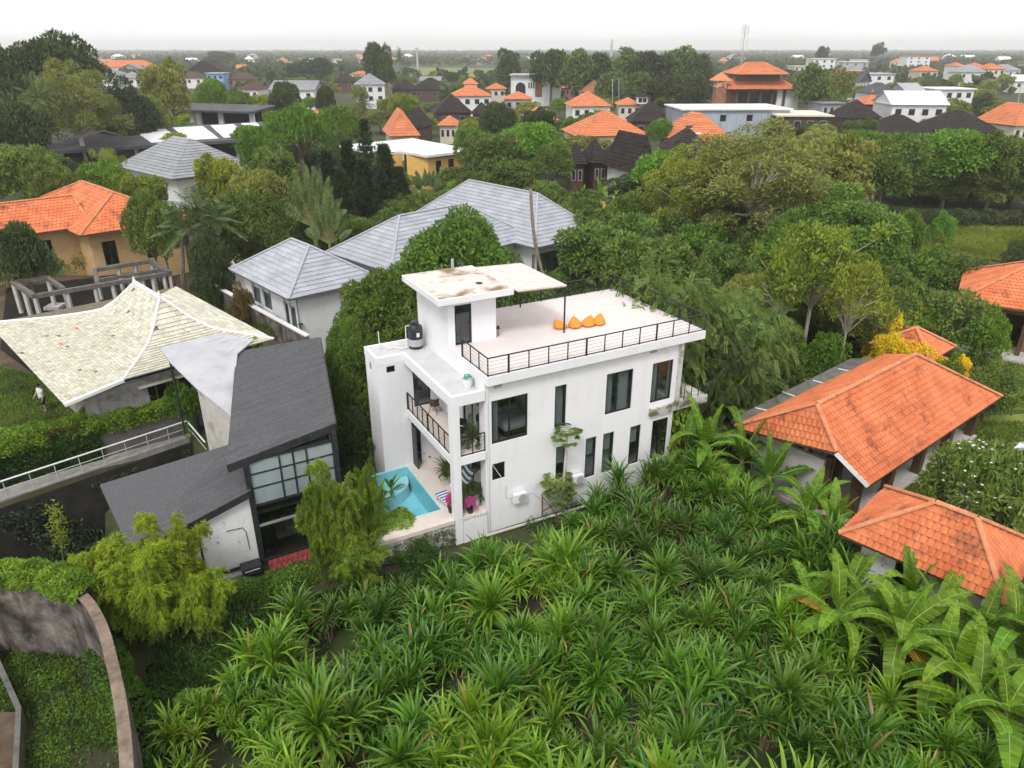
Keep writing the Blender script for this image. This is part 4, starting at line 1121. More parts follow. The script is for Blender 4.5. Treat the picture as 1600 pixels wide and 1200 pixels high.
# terrace, pool
ter = MB()
ter.box(-1.72, -0.003, 0.3, 5.4, -0.2, 0.0); ter.box(-1.72, -1.58, -0.04, 0.3, -0.2, 0.0); ter.box(-1.18, -0.003, -0.04, 0.3, -0.2, 0.0)
ter.box(-5.1, -1.72, -0.04, 1.0, -0.2, 0.0); ter.box(-5.1, -4.62, 1.0, 5.4, -0.2, 0.0)
terrace = ter.build('pool_terrace', 'terrace_tile'); terrace.matrix_world = HM; terrace['kind'] = 'structure'
rw = MB(); rw.box(-5.1, -1.58, 0.0, 0.22, -1.6, -0.2); rw.box(-1.18, -0.003, 0.0, 0.18, -1.6, -0.2)
retain = thing('retaining_wall', 'mossy stained plaster retaining wall under the pool terrace', 'wall', HO, HR)
MB().box(-5.1, -1.58, 0.02, 0.22, -1.7, -0.2).build('wall', 'mossy_plaster', retain)
MB().box(-5.1, -4.9, 0.22, 5.4, -1.7, -0.2).build('wall', 'mossy_plaster', retain)
MB().box(-1.18, 0.0, -0.1, 0.16, -1.7, -0.2).build('plinth', 'white_wall', house)
MB().box(-1.18, -0.02, -0.09, 0.25, -0.197, -0.04).build('pebble_bed', 'pebbles', house)
pool = thing('swimming_pool', 'turquoise plunge pool beside the white villa terrace', 'pool', HO, HR)
ps = MB(); ps.box(-4.62, -1.72, 1.0, 5.4, -1.28, -1.2)
ps.box(-4.62, -4.56, 1.0, 5.4, -1.2, -0.012); ps.box(-1.78, -1.72, 1.0, 5.4, -1.2, -0.012); ps.box(-4.56, -1.78, 1.0, 1.06, -1.2, -0.012); ps.box(-4.56, -1.78, 5.34, 5.39, -1.2, -0.012)
ps.build('basin', 'pool_tile', pool)
st = MB(); st.prism([(-1.8 - 1.5 + 1.48 * math.cos(t), 5.33 - 1.45 * math.sin(t)) for t in [math.pi * i / 18 for i in range(19)]][::-1], -1.2, -0.55)
st.build('entry_step', 'pool_step', pool)
m_, t_, p_, o_ = _nodes('pool_water'); t_.nodes.remove(p_)
_tr = t_.nodes.new('ShaderNodeBsdfTransparent'); _tr.inputs[0].default_value = (0.72, 0.94, 0.97, 1)
_gl = t_.nodes.new('ShaderNodeBsdfGlossy'); _gl.inputs['Roughness'].default_value = 0.05
_fr = t_.nodes.new('ShaderNodeFresnel'); _fr.inputs['IOR'].default_value = 1.33
_ms = t_.nodes.new('ShaderNodeMixShader'); _bp = t_.nodes.new('ShaderNodeBump'); _bp.inputs['Strength'].default_value = 0.25; _bp.inputs['Distance'].default_value = 0.05
_nn = t_.nodes.new('ShaderNodeTexNoise'); _nn.inputs['Scale'].default_value = 3.0
t_.links.new(_nn.outputs['Fac'], _bp.inputs['Height'])
for _q in (_gl, _fr): t_.links.new(_bp.outputs[0], _q.inputs['Normal'])
t_.links.new(_fr.outputs[0], _ms.inputs[0]); t_.links.new(_tr.outputs[0], _ms.inputs[1]); t_.links.new(_gl.outputs[0], _ms.inputs[2]); t_.links.new(_ms.outputs[0], o_.inputs['Surface'])
MATS['pool_water'] = m_
MB().face((-4.56, 1.06, -0.09), (-1.78, 1.06, -0.09), (-1.78, 5.34, -0.09), (-4.56, 5.34, -0.09)).build('water', 'pool_water', pool)

# rooftop things
def bean_bag(a, b, rz, label):
    t = thing('bean_bag', label, 'bean bag', hw(a, b, 6.675), HR + rz, 'orange bean bags on the roof deck'); t.scale = (.88, .88, .84)
    bm = bmesh.new(); bmesh.ops.create_uvsphere(bm, u_segments=20, v_segments=14, radius=1.0)
    for v in bm.verts:
        x, y, z = v.co; h = (z + 1) / 2
        w = 0.44 * (1 - 0.80 * h ** 1.5)
        rr = math.sqrt(max(1e-6, x * x + y * y)); k = min(1, rr / max(0.05, math.sqrt(max(0, 1 - z * z)) + 1e-6))
        f = w * (1 - (max(0, -z)) ** 4 * 0.5)
        ang = math.atan2(y, x); f *= 1 + 0.05 * math.cos(6 * ang)
        v.co = (x / max(rr, 1e-6) * f * (rr > 0.02), y / max(rr, 1e-6) * f * (rr > 0.02) + 0.26 * h ** 2, h ** 0.9 * 0.54)
    me = bpy.data.meshes.new('cushion'); bm.to_mesh(me); bm.free()
    for p in me.polygons: p.use_smooth = True
    link('cushion', me, t, 'bean_orange')
    MB().tube([(0, 0.25, 0.60), (0.02, 0.30, 0.68), (0.03, 0.27, 0.60)], 0.012, 5).build('grab_loop', 'bean_orange', t)
for (a, b, rz, l) in ((5.75, 3.30, 1.5, 'orange bean bag behind the thin black canopy post, leftmost of the row'), (6.42, 3.05, -0.3, 'orange bean bag second from the black canopy post'),
                      (7.08, 2.92, -1.2, 'orange bean bag third from the black canopy post'), (7.68, 2.85, -0.9, 'orange bean bag farthest from the canopy post, rightmost of the row')):
    bean_bag(a, b, rz, l)
tk = thing('water_tank', 'black plastic water tank standing by the stair room wall', 'tank', hw(-0.55, 6.35, 5.785), HR); tk.scale = (.88, .88, .88)
MB().lathe([(0.36, 0), (0.40, 0.08), (0.40, 0.42), (0.41, 0.5), (0.42, 0.62), (0.42, 1.1), (0.38, 1.25), (0.26, 1.36), (0.2, 1.37), (0.2, 1.46)], n=24).build('body', 'tank_plastic', tk, smooth=False)
MB().lathe([(0.23, 1.45), (0.23, 1.52), (0.1, 1.55)], n=20).build('lid', 'tank_plastic', tk)
MB().lathe([(0.425, 0.18), (0.43, 0.2), (0.43, 0.55), (0.425, 0.57)], n=24).build('grey_band', 'grey_plastic', tk)
MB().box(-0.08, 0.08, -0.435, -0.42, 0.75, 0.98).build('label', 'white_plastic', tk)
MB().tube([(-0.5, 0.1, 0), (-0.5, 0.1, 1.3), (-0.3, 0.05, 1.32)], 0.03, 6).build('inlet_pipe', 'white_plastic', tk)
pv = thing('roof_pipework', 'low white pipes on the grey lower roof edge', 'pipes', hw(-1.9, 6.5, 5.78), HR)
MB().tube([(0, 0.2, 0.06), (0.4, 0.2, 0.06), (0.55, -0.1, 0.06), (1.0, -0.1, 0.06)], 0.03, 6).build('pipe_run', 'white_plastic', pv)
MB().tube([(-0.3, 0.35, 0), (-0.32, 0.35, 0.95)], 0.022, 6).build('standpipe', 'white_plastic', pv)
bk = thing('bucket', 'white bucket with a green hose coiled on top', 'bucket', hw(-0.3, 1.0, 5.785), HR)
MB().lathe([(0.17, 0), (0.21, 0.42), (0.225, 0.43), (0.2, 0.40), (0.16, 0.05)], n=18).build('pail', 'white_plastic', bk)
hz = MB(); hz.tube([(0.14 * math.cos(t) + 0.02 * math.sin(5 * t), 0.14 * math.sin(t), 0.44 + 0.02 * math.sin(3 * t) + 0.012 * t) for t in [i * 0.4 for i in range(30)]], 0.022, 6)
hz.tube([(0.15, 0, 0.5), (0.26, -0.05, 0.35), (0.28, -0.08, 0.02), (0.45, -0.1, 0.02)], 0.02, 6); hz.build('hose', 'green_hose', bk)
sp = thing('deck_lamp', 'small black lamp at the foot of the stair room wall', 'lamp', hw(2.5, 3.75, 6.675), HR)
MB().lathe([(0.05, 0), (0.02, 0.03), (0.02, 0.35), (0.09, 0.36), (0.07, 0.5), (0.02, 0.52)], 0.1, 0, 12).build('lamp_head', 'black_metal', sp)

# air conditioners on the front wall
def condenser(a, z, label):
    t = thing('air_conditioner', label, 'air conditioner', hw(a, -0.02, z), HR, 'air conditioners on the villa wall'); t.scale = (.85, .85, .85)
    MB().box(-0.38, 0.38, -0.32, -0.04, 0, 0.55).build('casing', 'white_plastic', t, bevel=0.015)
    MB().lathe([(0.22, -0.01), (0.235, 0.0), (0.235, 0.012), (0.2, 0.012)], n=20).build('fan_ring', 'grey_plastic', t)
    g = MB()
    for i in range(5): g.bar((0.1 - 0.2, -0.335, 0.1 + i * 0.09), (0.1 + 0.2, -0.335, 0.1 + i * 0.09), 0.012)
    g.build('fan_grille', 'grey_plastic', t)
    MB().box(-0.3, -0.26, -0.3, 0.02, -0.06, -0.002).box(0.26, 0.3, -0.3, 0.02, -0.06, -0.002).build('bracket', 'white_plastic', t)
    for c in C.objects:
        if c.parent == t and c.name.startswith('fan_ring'):
            c.rotation_euler = (math.pi / 2, 0, 0); c.location = (0.1, -0.33, 0.28)
condenser(1.62, 0.05, 'white air conditioner unit on the wall beside the small lower window')
condenser(4.75, 0.1, 'white air conditioner unit between the narrow lower windows near the papaya')
br_ = thing('timber_brace', 'weathered timber prop leaning at the foot of the villa wall', 'prop', hw(2.75, -0.35, GZ), HR)
MB().bar((0, 0, 0), (0, 0.05, 1.45), 0.06).build('upright', 'brown_wood', br_)
MB().bar((0, -0.05, 1.35), (0.75, -0.3, 0.1), 0.05).build('strut', 'brown_wood', br_)
MB().bar((0, 0.0, 0.55), (1.9, 0.0, 1.0), 0.06).build('rail', 'brown_wood', br_)

# interior things seen through the glass
def bed(a, b, z, label, ln=1.6):
    t = thing('bed', label, 'bed', hw(a, b, z), HR)
    MB().box(0, ln, 0, 2.0, 0.12, 0.32).build('base', 'dark_wood', t)
    MB().box(0.03, ln - .03, 0.03, 1.97, 0.32, 0.56).build('mattress', 'linen', t, bevel=0.05)
    for i in range(2): MB().box(0.1 + i * ln / 2, ln / 2 - 0.1 + i * ln / 2, 1.5, 1.9, 0.56, 0.70).build('pillow', 'linen', t, bevel=0.06)
    MB().box(0, ln, 1.98, 2.06, 0.1, 1.1).build('headboard', 'dark_wood', t)
bed(1.2, 0.5, 3.105, 'bed with white linen inside the upper window nearest the pool')
bed(6.4, 1.2, 3.105, 'bed with white linen behind the widest upper window')
for (a0, a1, lab) in ((0.36, 0.75, 'pale curtain added to brighten the upper window nearest the pool'), (7.15, 7.72, 'pale curtain added to brighten the widest upper window'), (6.32, 6.8, 'pale curtain added at the left to brighten the widest upper window'), (3.52, 4.08, 'pale blind added to brighten the narrow upper window'), (8.95, 9.5, 'pale curtain added to brighten the end balcony window')):  # pale fabric added behind the glass to lighten the dark windows
    t = thing('curtain', lab, 'curtain', hw(a0, 0.3, 3.12), HR); mb = MB(); n = 14
    P_ = [((a1 - a0) * i / n, 0.03 * math.sin(i * 2.2)) for i in range(n + 1)]
    for i in range(n): mb.face((P_[i][0], P_[i][1], 0.02), (P_[i + 1][0], P_[i + 1][1], 0.02), (P_[i + 1][0], P_[i + 1][1], 2.4), (P_[i][0], P_[i][1], 2.4))
    mb.build('drape', 'curtain', t); MB().bar((-0.05, 0, 2.42), (a1 - a0 + .05, 0, 2.42), 0.03).build('rod', 'black_metal', t)
for (a0, lab) in ((3.66, 'pale half blind added to brighten the lower window behind the papaya'), (5.3, 'pale half blind added to brighten the first narrow lower window'), (6.3, 'pale half blind added to brighten the second narrow lower window'), (7.9, 'pale half blind added to brighten the third narrow lower window')):  # half blinds added so the lower panes look less black
    t = thing('added_blind', lab, 'blind', hw(a0, 0.24, 1.25), HR); MB().box(0, .54, 0, .02, 0, .98).build('fabric', 'curtain', t); MB().bar((0, .01, 0), (.54, .01, 0), .03).build('bottom_bar', 'white_plastic', t)
tb = thing('kitchen_counter', 'pale kitchen counter inside the narrow lower windows', 'counter', hw(5.2, 0.55, 0), HR)
MB().box(0, 1.9, 0, 0.6, 0, 0.88).build('cabinet', 'room_paint', tb); MB().box(-0.02, 1.92, -0.03, 0.62, 0.88, 0.93).build('worktop', 'linen', tb)
jr = thing('rice_cooker', 'white round cooker on the counter inside the window', 'cooker', hw(6.55, 0.8, 0.93), HR)
MB().lathe([(0.13, 0), (0.16, 0.05), (0.16, 0.24), (0.12, 0.29), (0.03, 0.31)], n=16).build('pot', 'white_plastic', jr); MB().box(-0.03, 0.03, -0.03, 0.03, 0.31, 0.34).build('knob', 'grey_plastic', jr)

# balcony and terrace furniture
def chair(a, b, z, rz, label, m='black_metal', group=None):
    t = thing('chair', label, 'chair', hw(a, b, z), HR + rz, group)
    s = MB(); n = 12
    s.prism([(0.24 * math.cos(6.283 * i / n), 0.23 * math.sin(6.283 * i / n)) for i in range(n)], 0.42, 0.46); s.build('seat', m, t)
    bk_ = MB()
    pts = [(0.25 * math.cos(q), 0.24 * math.sin(q)) for q in [R(10 + 160 * i / 8) for i in range(9)]]
    for p, q in zip(pts[:-1], pts[1:]): bk_.hexa([(p[0], p[1], .5), (q[0], q[1], .5), (q[0] * 1.05, q[1] * 1.05, .5), (p[0] * 1.05, p[1] * 1.05, .5), (p[0] * 1.15, p[1] * 1.15, .84), (q[0] * 1.15, q[1] * 1.15, .84), (q[0] * 1.2, q[1] * 1.2, .84), (p[0] * 1.2, p[1] * 1.2, .84)])
    bk_.build('backrest', m, t)
    for sx in (-1, 1):
        for sy in (-1, 1): MB().bar((0.12 * sx, 0.12 * sy, 0.42), (0.24 * sx, 0.22 * sy, 0), 0.025).build('leg', m, t)
    return t
chair(-0.95, 0.95, 3.093, 0.6, 'black shell chair nearest the front rail of the balcony', group='balcony chairs')
chair(-0.45, 1.55, 3.093, -1.0, 'black shell chair by the sliding door of the balcony', group='balcony chairs')
chair(-0.5, 4.4, 3.093, 2.2, 'chair with a pale cushion at the far end of the balcony', 'dark_wood')
t = thing('side_table', 'small round black table between the balcony chairs', 'table', hw(-0.7, 1.25, 3.093), HR)
MB().lathe([(0.28, 0.5), (0.28, 0.53)], n=18).build('table_top', 'black_metal', t)
for i in range(3): MB().bar((0.05 * math.cos(i * 2.09), 0.05 * math.sin(i * 2.09), 0.5), (0.22 * math.cos(i * 2.09), 0.22 * math.sin(i * 2.09), 0), 0.02).build('leg', 'black_metal', t)
def pot_plant(name, label, loc, kind, s, m=None, pot='pot_dark', pr=0.17, ph=0.32, sz=None, cat='potted plant', group=None):
    t = thing(name, label, cat, loc, random.uniform(0, 6), group)
    MB().lathe([(pr * 0.7, 0), (pr, ph * 0.9), (pr * 1.08, ph), (pr * 0.9, ph), (pr * 0.8, ph * 0.85)], n=14).build('pot', pot, t)
    for pn, me, mm in PLANT[kind]['parts']:
        o = bpy.data.objects.new('foliage' if pn == 'crown' else 'stem', me); C.objects.link(o); o.parent = t; o.location = (0, 0, ph * 0.8); o.scale = (s, s, sz or s)
        if m and pn in ('crown', 'foliage'): o.material_slots[0].link = 'OBJECT'; o.material_slots[0].material = mat(m)
    return t
pot_plant('potted_palm', 'tall leafy potted palm in the balcony corner behind the pillar', hw(-0.35, 0.5, 3.093), 'low_palm', 0.35, pot='pot_white', sz=0.62)
pot_plant('potted_shrub', 'bushy potted plant against the terrace wall under the balcony', hw(-0.35, 2.75, 0.0), 'shrub', 0.42, 'feather_leaf', 'pot_white', 0.22, 0.4)
pot_plant('potted_fern', 'dark fern in a pot under the balcony, beside the bushy plant', hw(-0.4, 3.6, 0.0), 'fern', 0.8, 'pandan_dark')
pot_plant('potted_palm', 'potted plant in the doorway at the far end of the terrace', hw(-0.75, 5.9, 0.0), 'low_palm', 0.3, pot='pot_white')
pot_plant('potted_bougainvillea', 'pink flowering bush in a black pot at the terrace edge', hw(-0.72, 0.18, -0.04), 'shrub', 0.21, 'pink_flower', sz=0.28)
pot_plant('potted_bougainvillea', 'pink flowers half hidden behind the white corner pillar', hw(-1.45, 0.62, 0.0), 'shrub_fine', 0.2, 'pink_flower', sz=0.36)
pot_plant('potted_grass_plant', 'yellowish leafy plant behind the pink flowers on the terrace', hw(-0.95, 0.75, 0.0), 'shrub_fine', 0.3, 'yellow_green', sz=0.5)
pot_plant('potted_shrub', 'dark round bush in a pot beside the terrace corner of the house', hw(-0.32, 0.55, 0.0), 'shrub', 0.28, 'dark_leaf', 'pot_white', 0.26, 0.45, sz=0.42)
def striped(mb_fn, n, m1, m2, parent, nm='stripe'):
    for i in range(n): mb_fn(i).build(nm, m1 if i % 2 == 0 else m2, parent)
lg = thing('sun_lounger', 'low lounge chair with a blue striped towel at the pool edge', 'lounger', hw(-1.32, 1.35, 0), HR + R(8))
fr = MB(); fr.bar((-0.28, -0.55, 0.25), (-0.28, 0.6, 0.25), 0.05); fr.bar((0.28, -0.55, 0.25), (0.28, 0.6, 0.25), 0.05); fr.bar((-0.28, 0.6, .25), (0.28, 0.6, .25), 0.05); fr.bar((-0.28, -0.55, .25), (0.28, -0.55, .25), 0.05); fr.build('frame', 'white_plastic', lg)
for sx in (-0.28, 0.28):
    for sy in (-0.5, 0.5): MB().bar((sx, sy, 0), (sx, sy, 0.23), 0.05).build('leg', 'white_plastic', lg)
def _tow(i):
    y0 = -0.52 + i * 0.1
    return MB().hexa([(-0.3, y0, .285), (.3, y0, .285), (.3, y0 + .1, .285), (-.3, y0 + .1, .285), (-0.3, y0, .31), (.3, y0, .31), (.3, y0 + .1, .31), (-.3, y0 + .1, .31)])
striped(_tow, 11, 'blue_cloth', 'white_cloth', lg, 'towel_stripe')
hm = thing('hammock_chair', 'green and white striped hanging chair on the terrace', 'hammock', hw(-0.55, 1.35, 0.3), HR)
def _hs(i):
    t0, t1 = i / 14, (i + 1) / 14
    f = lambda t, s: (-0.45 + 0.9 * t, 0.45 * s, 0.25 + 1.0 * t + 0.18 * math.sin(math.pi * t) * -1.2 + 0.1 * s * s)
    mb = MB()
    for k in range(5):
        s0, s1 = -1 + k * .4, -1 + (k + 1) * .4
        mb.face(f(t0, s0), f(t1, s0), f(t1, s1), f(t0, s1))
    return mb
striped(_hs, 14, 'white_cloth', 'green_cloth', hm, 'cloth_stripe')
MB().tube([(0.45, 0, 1.25), (0.45, 0, 2.3)], 0.015, 5).build('rope', 'white_cloth', hm)
MB().bar((0.45, -0.5, 1.27), (0.45, 0.5, 1.27), 0.04).build('spreader', 'brown_wood', hm)
# ------------------------------------------------------------------ neighbouring houses
def V2(p): return Vector((p[0], p[1], 0))
def gable_walls(parent, x0, x1, y0, y1, z0, z1, m, holes=None, thick=0.2, name='wall'):
    h = holes or {}
    wall_grid(MB(), 'x', y0, thick, x0, x1, z0, z1, h.get('s', ())).build(name, m, parent)
    wall_grid(MB(), 'x', y1 - thick, thick, x0, x1, z0, z1, h.get('n', ())).build(name, m, parent)
    wall_grid(MB(), 'y', x0, thick, y0 + thick, y1 - thick, z0, z1, h.get('w', ())).build(name, m, parent)
    wall_grid(MB(), 'y', x1 - thick, thick, y0 + thick, y1 - thick, z0, z1, h.get('e', ())).build(name, m, parent)
def hip_slopes(x0, x1, y0, y1, ze, rx0, rx1, ry, zr):
    return {'s': [(x0, y0, ze), (x1, y0, ze), (rx1, ry, zr), (rx0, ry, zr)], 'n': [(x1, y1, ze), (x0, y1, ze), (rx0, ry, zr), (rx1, ry, zr)],
            'e': [(x1, y0, ze), (x1, y1, ze), (rx1, ry, zr)], 'w': [(x0, y1, ze), (x0, y0, ze), (rx0, ry, zr)]}
def hip_roof(parent, x0, x1, y0, y1, ze, zr, rx0, rx1, ry=None, tile='orange_tile', under='under_roof', cap='orange_cap', tw=0.24, th=0.32, thick=0.02, lift=0.035,
             wave=0.025, show='sewn', limit=300, capr=0.12, fascia=0.12, name='roof', jitter=0.006):
    ry = (y0 + y1) / 2 if ry is None else ry
    S = hip_slopes(x0, x1, y0, y1, ze, rx0, rx1, ry, zr)
    mb = MB()
    for k in 'snew':
        mb.face(*S[k])
    q = [(x0, y0), (x1, y0), (x1, y1), (x0, y1)]
    for i in range(4):
        a, b = q[i], q[(i + 1) % 4]; mb.face((*a, ze - fascia), (*b, ze - fascia), (*b, ze), (*a, ze))
    mb.face(*[(*p, ze - fascia) for p in reversed(q)])
    r_ = mb.build(name, under, parent)
    bpy.context.view_layer.update()
    st = []
    for k in show: st += strips_of(S[k], th)
    lay_tiles(r_, st, tw, thick, lift, tile, wave, limit, jitter=jitter)
    caps(r_, (rx0, ry, zr + .03), (rx1, ry, zr + .03), cap, capr)
    for (cx, cy, rx) in ((x0, y0, rx0), (x0, y1, rx0), (x1, y0, rx1), (x1, y1, rx1)):
        caps(r_, (cx, cy, ze + .03), (rx, ry, zr + .03), cap, capr, name='hip_cap')
    return r_

# --- small grey-tiled pavilion with the blank white wall
_L, _F, _R = W(362, 421, 3.5), W(452, 468, 3.5), W(593, 436, 3.5)
_c0 = (_L + _R) / 2
gp = thing('grey_roof_pavilion', 'small white house with grey hip roof and blank white end wall', 'house', (_c0.x, _c0.y, 0), R(-48.5))
hip_roof(gp, -5.0, 5.0, -3.7, 3.7, 3.5, 5.9, -1.4, 1.4, tile='grey_tile', under='grey_under', cap='grey_cap', tw=1.3, th=0.40, thick=0.015, lift=0.045, wave=0, show='se', capr=0.1, jitter=0.003)
hs_ = [(-3.2, -1.7, 1.2, 2.9), (-1.3, 0.2, 1.2, 2.9), (2.2, 3.0, 0.1, 2.8), (3.1, 4.1, 0.1, 2.8)]
gable_walls(gp, -4.3, 4.45, -2.9, 3.2, -1.4, 3.38, 'white_wall', {'s': hs_})
for q in hs_: window(gp, 'x', -2.9, *q, frame='white_plastic', pane='clear_pane')
MB().box(-4.1, 4.2, -2.6, -2.5, 0.0, 3.3).build('curtain_line', 'linen', gp)
MB().tube([(4.5, -2.93, -0.5), (4.5, -2.93, 3.3)], 0.05, 6).build('drain_pipe', 'concrete', gp)
mt = thing('electric_meter', 'round black meter on the corner of the white pavilion', 'meter', gp.matrix_world @ Vector((4.55, -2.85, 1.4)), R(-48.5))
MB().lathe([(0.16, 0), (0.18, 0.03), (0.12, 0.08)], n=14).build('dial', 'black_metal', mt); MB().bar((0, 0, -0.6), (0, 0, 0), 0.03).build('conduit', 'black_metal', mt)

# --- large grey-tiled house behind the mango tree
_r0, _r1 = W(733, 282, 7.0), W(840, 303, 7.0); _F = W(832, 388, 3.5)
_w = (_r1.y - _F.y) / 1.414
_mid = (_r0 + _r1) / 2; _len = (_r1 - _r0).length
gb = thing('grey_roof_house', 'large house with broad grey tiled hip roof behind the round tree', 'house', (_mid.x, _mid.y, 0), math.atan2((_r1 - _r0).y, (_r1 - _r0).x))
hip_roof(gb, -_len / 2 - _w, _len / 2 + _w, -_w, _w, 3.5, 7.0, -_len / 2, _len / 2, tile='grey_tile', under='grey_under', cap='grey_cap', tw=1.3, th=0.40, thick=0.015, lift=0.045, wave=0, show='swe', capr=0.1, jitter=0.003)
gable_walls(gb, -_len / 2 - _w + 1, _len / 2 + _w - 1, -_w + 1, _w - 1, -1.4, 3.38, 'white_wall', {'e': [(-3.5, 3.0, 0.4, 2.6)]})
window(gb, 'y', _len / 2 + _w - 1, -3.5, 3.0, 0.4, 2.6, cols=4, inward=-1, frame='brown_wood')
MB().box(_len / 2 + _w - 0.9, _len / 2 + _w + 0.25, 3.6, 4.6, 2.2, 3.45).build('porch_capital', 'concrete_light', gb)
MB().box(_len / 2 + _w - 0.7, _len / 2 + _w, 3.8, 4.4, -1.4, 2.2).build('porch_column', 'white_wall', gb)
wg = thing('grey_roof_wing', 'lower grey tiled roof left of the round tree joining the large grey roof', 'house', (*W(510, 394, 3.5).xy, 0), R(45))
hip_roof(wg, 0, 16, -8.9, 0, 3.5, 6.5, 4.45, 11.5, tile='grey_tile', under='grey_under', cap='grey_cap', tw=1.3, th=0.40, thick=0.015, lift=0.045, wave=0, show='sw', capr=0.1, jitter=0.003)
gable_walls(wg, 1, 15, -7.9, -1, -1.4, 3.38, 'white_wall')
yw = thing('yard_wall', 'white garden wall and gate between the villa and the grey roofed house', 'wall', (*W(850, 420, 0).xy, -1.3), R(35))
MB().box(-3.5, 5.5, 0, 0.25, 0, 3.0).build('wall', 'white_wall', yw); MB().box(-3.6, 5.6, -0.05, 0.3, 3.0, 3.12).build('coping', 'white_ridge', yw)
MB().box(1.2, 3.4, -0.03, -0.005, 0.2, 2.3).build('gate', 'dark_wood', yw)
# leaning dead palm trunk
dt = thing('dead_palm_trunk', 'tall bare leaning palm trunk rising in front of the grey roof', 'tree trunk', (WD(884, 515, 55).x, 55, -1.3), 0)
_b = Vector(dt.location); _t = WD(829, 293, 56.5) - _b
tb_ = MB(); n_ = 14
tb_.tube([Vector((0, 0, 0)).lerp(_t, i / n_) + Vector((-0.75 * math.sin(math.pi * i / n_), 0, 0)) for i in range(n_ + 1)], [0.17 - 0.06 * i / n_ + 0.012 * (i % 2) for i in range(n_ + 1)], 8)
tb_.build('trunk', 'bark', dt, smooth=True)
MB().tube([_t, _t + Vector((0, 0, 0.25))], [0.15, 0.05], 8).build('broken_top', 'dark_bark', dt)

# --- cream tiled house with swept roof
UX = Vector((math.cos(R(-46)), math.sin(R(-46)), 0)); WX = Vector((-UX.y, UX.x, 0))       # along the ridge (to the right front), and towards the back right
_p1, _p2 = W(208, 443, 5.5), W(252, 465, 5.5)
co = (_p1 + _p2) / 2
cr = thing('cream_roof_house', 'grey walled house under a swept cream tiled roof with white ridges', 'house', (co.x, co.y, 0), R(-46))
bpy.context.view_layer.update()
cM = cr.matrix_world.inverted()
loc = lambda x, y, z: cM @ W(x, y, z)
rl0, rl1 = cM @ _p1, cM @ _p2
ze = 3.0
SWC = loc(100, 633, 2.5); SWL = loc(-25, 507, 2.5); SEC = loc(193, 594, 3.0); NEC = loc(426, 533, 3.0)
zr = 5.5; yb = SWC.y; eR = SEC.x; eN = NEC.y + 0.2; sy_ = SEC.y
PROF = ((0, 5.5), (.14, 4.8), (.25, 4.25), (.41, 3.67), (.55, 3.46), (.69, 3.3), (1, 3.0))
def zc(t): return float(np.interp(t, [p[0] for p in PROF], [p[1] for p in PROF])) if t <= 1 else 3.0 - 0.5 * (t - 1) / max(.01, yb / sy_ - 1)
def lerp(a, b, t): return a + (b - a) * t
NR = 42
tmax = yb / sy_
rowsw = []
for i in range(NR + 1):
    t = tmax * i / NR; y = sy_ * t
    xr = lerp(rl1.x, eR, t) if t <= 1 else lerp(eR, SWC.x, (t - 1) / (tmax - 1))
    xl = lerp(rl0.x, SWL.x, (i / NR))
    rowsw.append((Vector((xl, y, zc(t))), Vector((xr, y, zc(t)))))
S_sw = [(rowsw[i + 1][0], rowsw[i + 1][1], rowsw[i][0], rowsw[i][1]) for i in range(NR)][::-1]
def ends(top0, top1, bot0, bot1, n):
    rows = []
    for i in range(n + 1):
        t = i / n; rows.append((Vector((lerp(top0[0], bot0[0], t), lerp(top0[1], bot0[1], t), zc(t))), Vector((lerp(top1[0], bot1[0], t), lerp(top1[1], bot1[1], t), zc(t)))))
    return [(rows[i + 1][0], rows[i + 1][1], rows[i][0], rows[i][1]) for i in range(n)][::-1]
S_se = ends((rl1.x, 0), (rl1.x, 0.05), (eR, sy_), (eR, eN), 20)
S_ne = ends((rl1.x, 0.05), (rl0.x, 0.05), (eR, eN), (rl0.x - 6, eN), 20)
mb = MB()
for S in (S_sw, S_se, S_ne):
    for (a, b, c, d) in S: mb.face(a, b, d, c)
bkl = [s[0] for s in S_sw] + [S_sw[-1][2]]; bkr = [s[1] for s in S_ne] + [S_ne[-1][3]]
for i in range(20):
    p, q = bkl[int(i * 2.1)], bkl[int((i + 1) * 2.1)]; mb.face(bkr[i], p, q, bkr[i + 1])
rf = mb.build('roof', 'cream_under', cr)
bpy.context.view_layer.update()
lay_tiles(rf, S_sw, 0.30, 0.02, 0.055, 'cream_tile', 0, 230, jitter=0.03, drop=0.004)
lay_tiles(rf, S_se, 0.42, 0.02, 0.055, 'cream_tile', 0, 70, jitter=0.006, drop=0.004)
lay_tiles(rf, S_ne, 0.6, 0.018, 0.03, 'cream_tile', 0, 0, jitter=0.004)
def ridge_line(pts, nm='hip_ridge', r=.09):
    t = MB(); t.tube([p + Vector((0, 0, 0.05)) for p in pts], [r] * len(pts), 7); return t.build(nm, 'white_ridge', rf)
ridge_line([s[0] for s in S_se] + [S_se[-1][2]]); ridge_line([s[1] for s in S_se] + [S_se[-1][3]]); ridge_line(bkl)
MB().tube([Vector((rl0.x, 0, zr + .05)), Vector((rl1.x, 0, zr + .05))], 0.15, 7).build('ridge', 'white_ridge', rf)
for x in (rl0.x, rl1.x): MB().tube([(x, 0, zr), (x, 0, zr + .25), (x, 0, zr + .45)], [.12, .08, .02], 7).build('finial', 'white_ridge', rf)
MB().bar(Vector((SWC.x + .05, yb, 2.52)), Vector((eR, sy_, 3.0)), 0.24, 0.16).build('verge', 'white_ridge', rf)
for i, (dx, dy) in enumerate(((0.25, 0.3), (0.42, 0.42))):
    s = S_sw[20 - i * 8]; p = s[0].lerp(s[1], dx); q = s[2].lerp(s[3], dx)
    MB().slab([p + Vector((0, 0, .09)), p + Vector((.4, 0, .09)), q + Vector((.4, 0, .09)), q + Vector((0, 0, .09))], 0.03).build('patch_tile', 'orange_tile', rf)
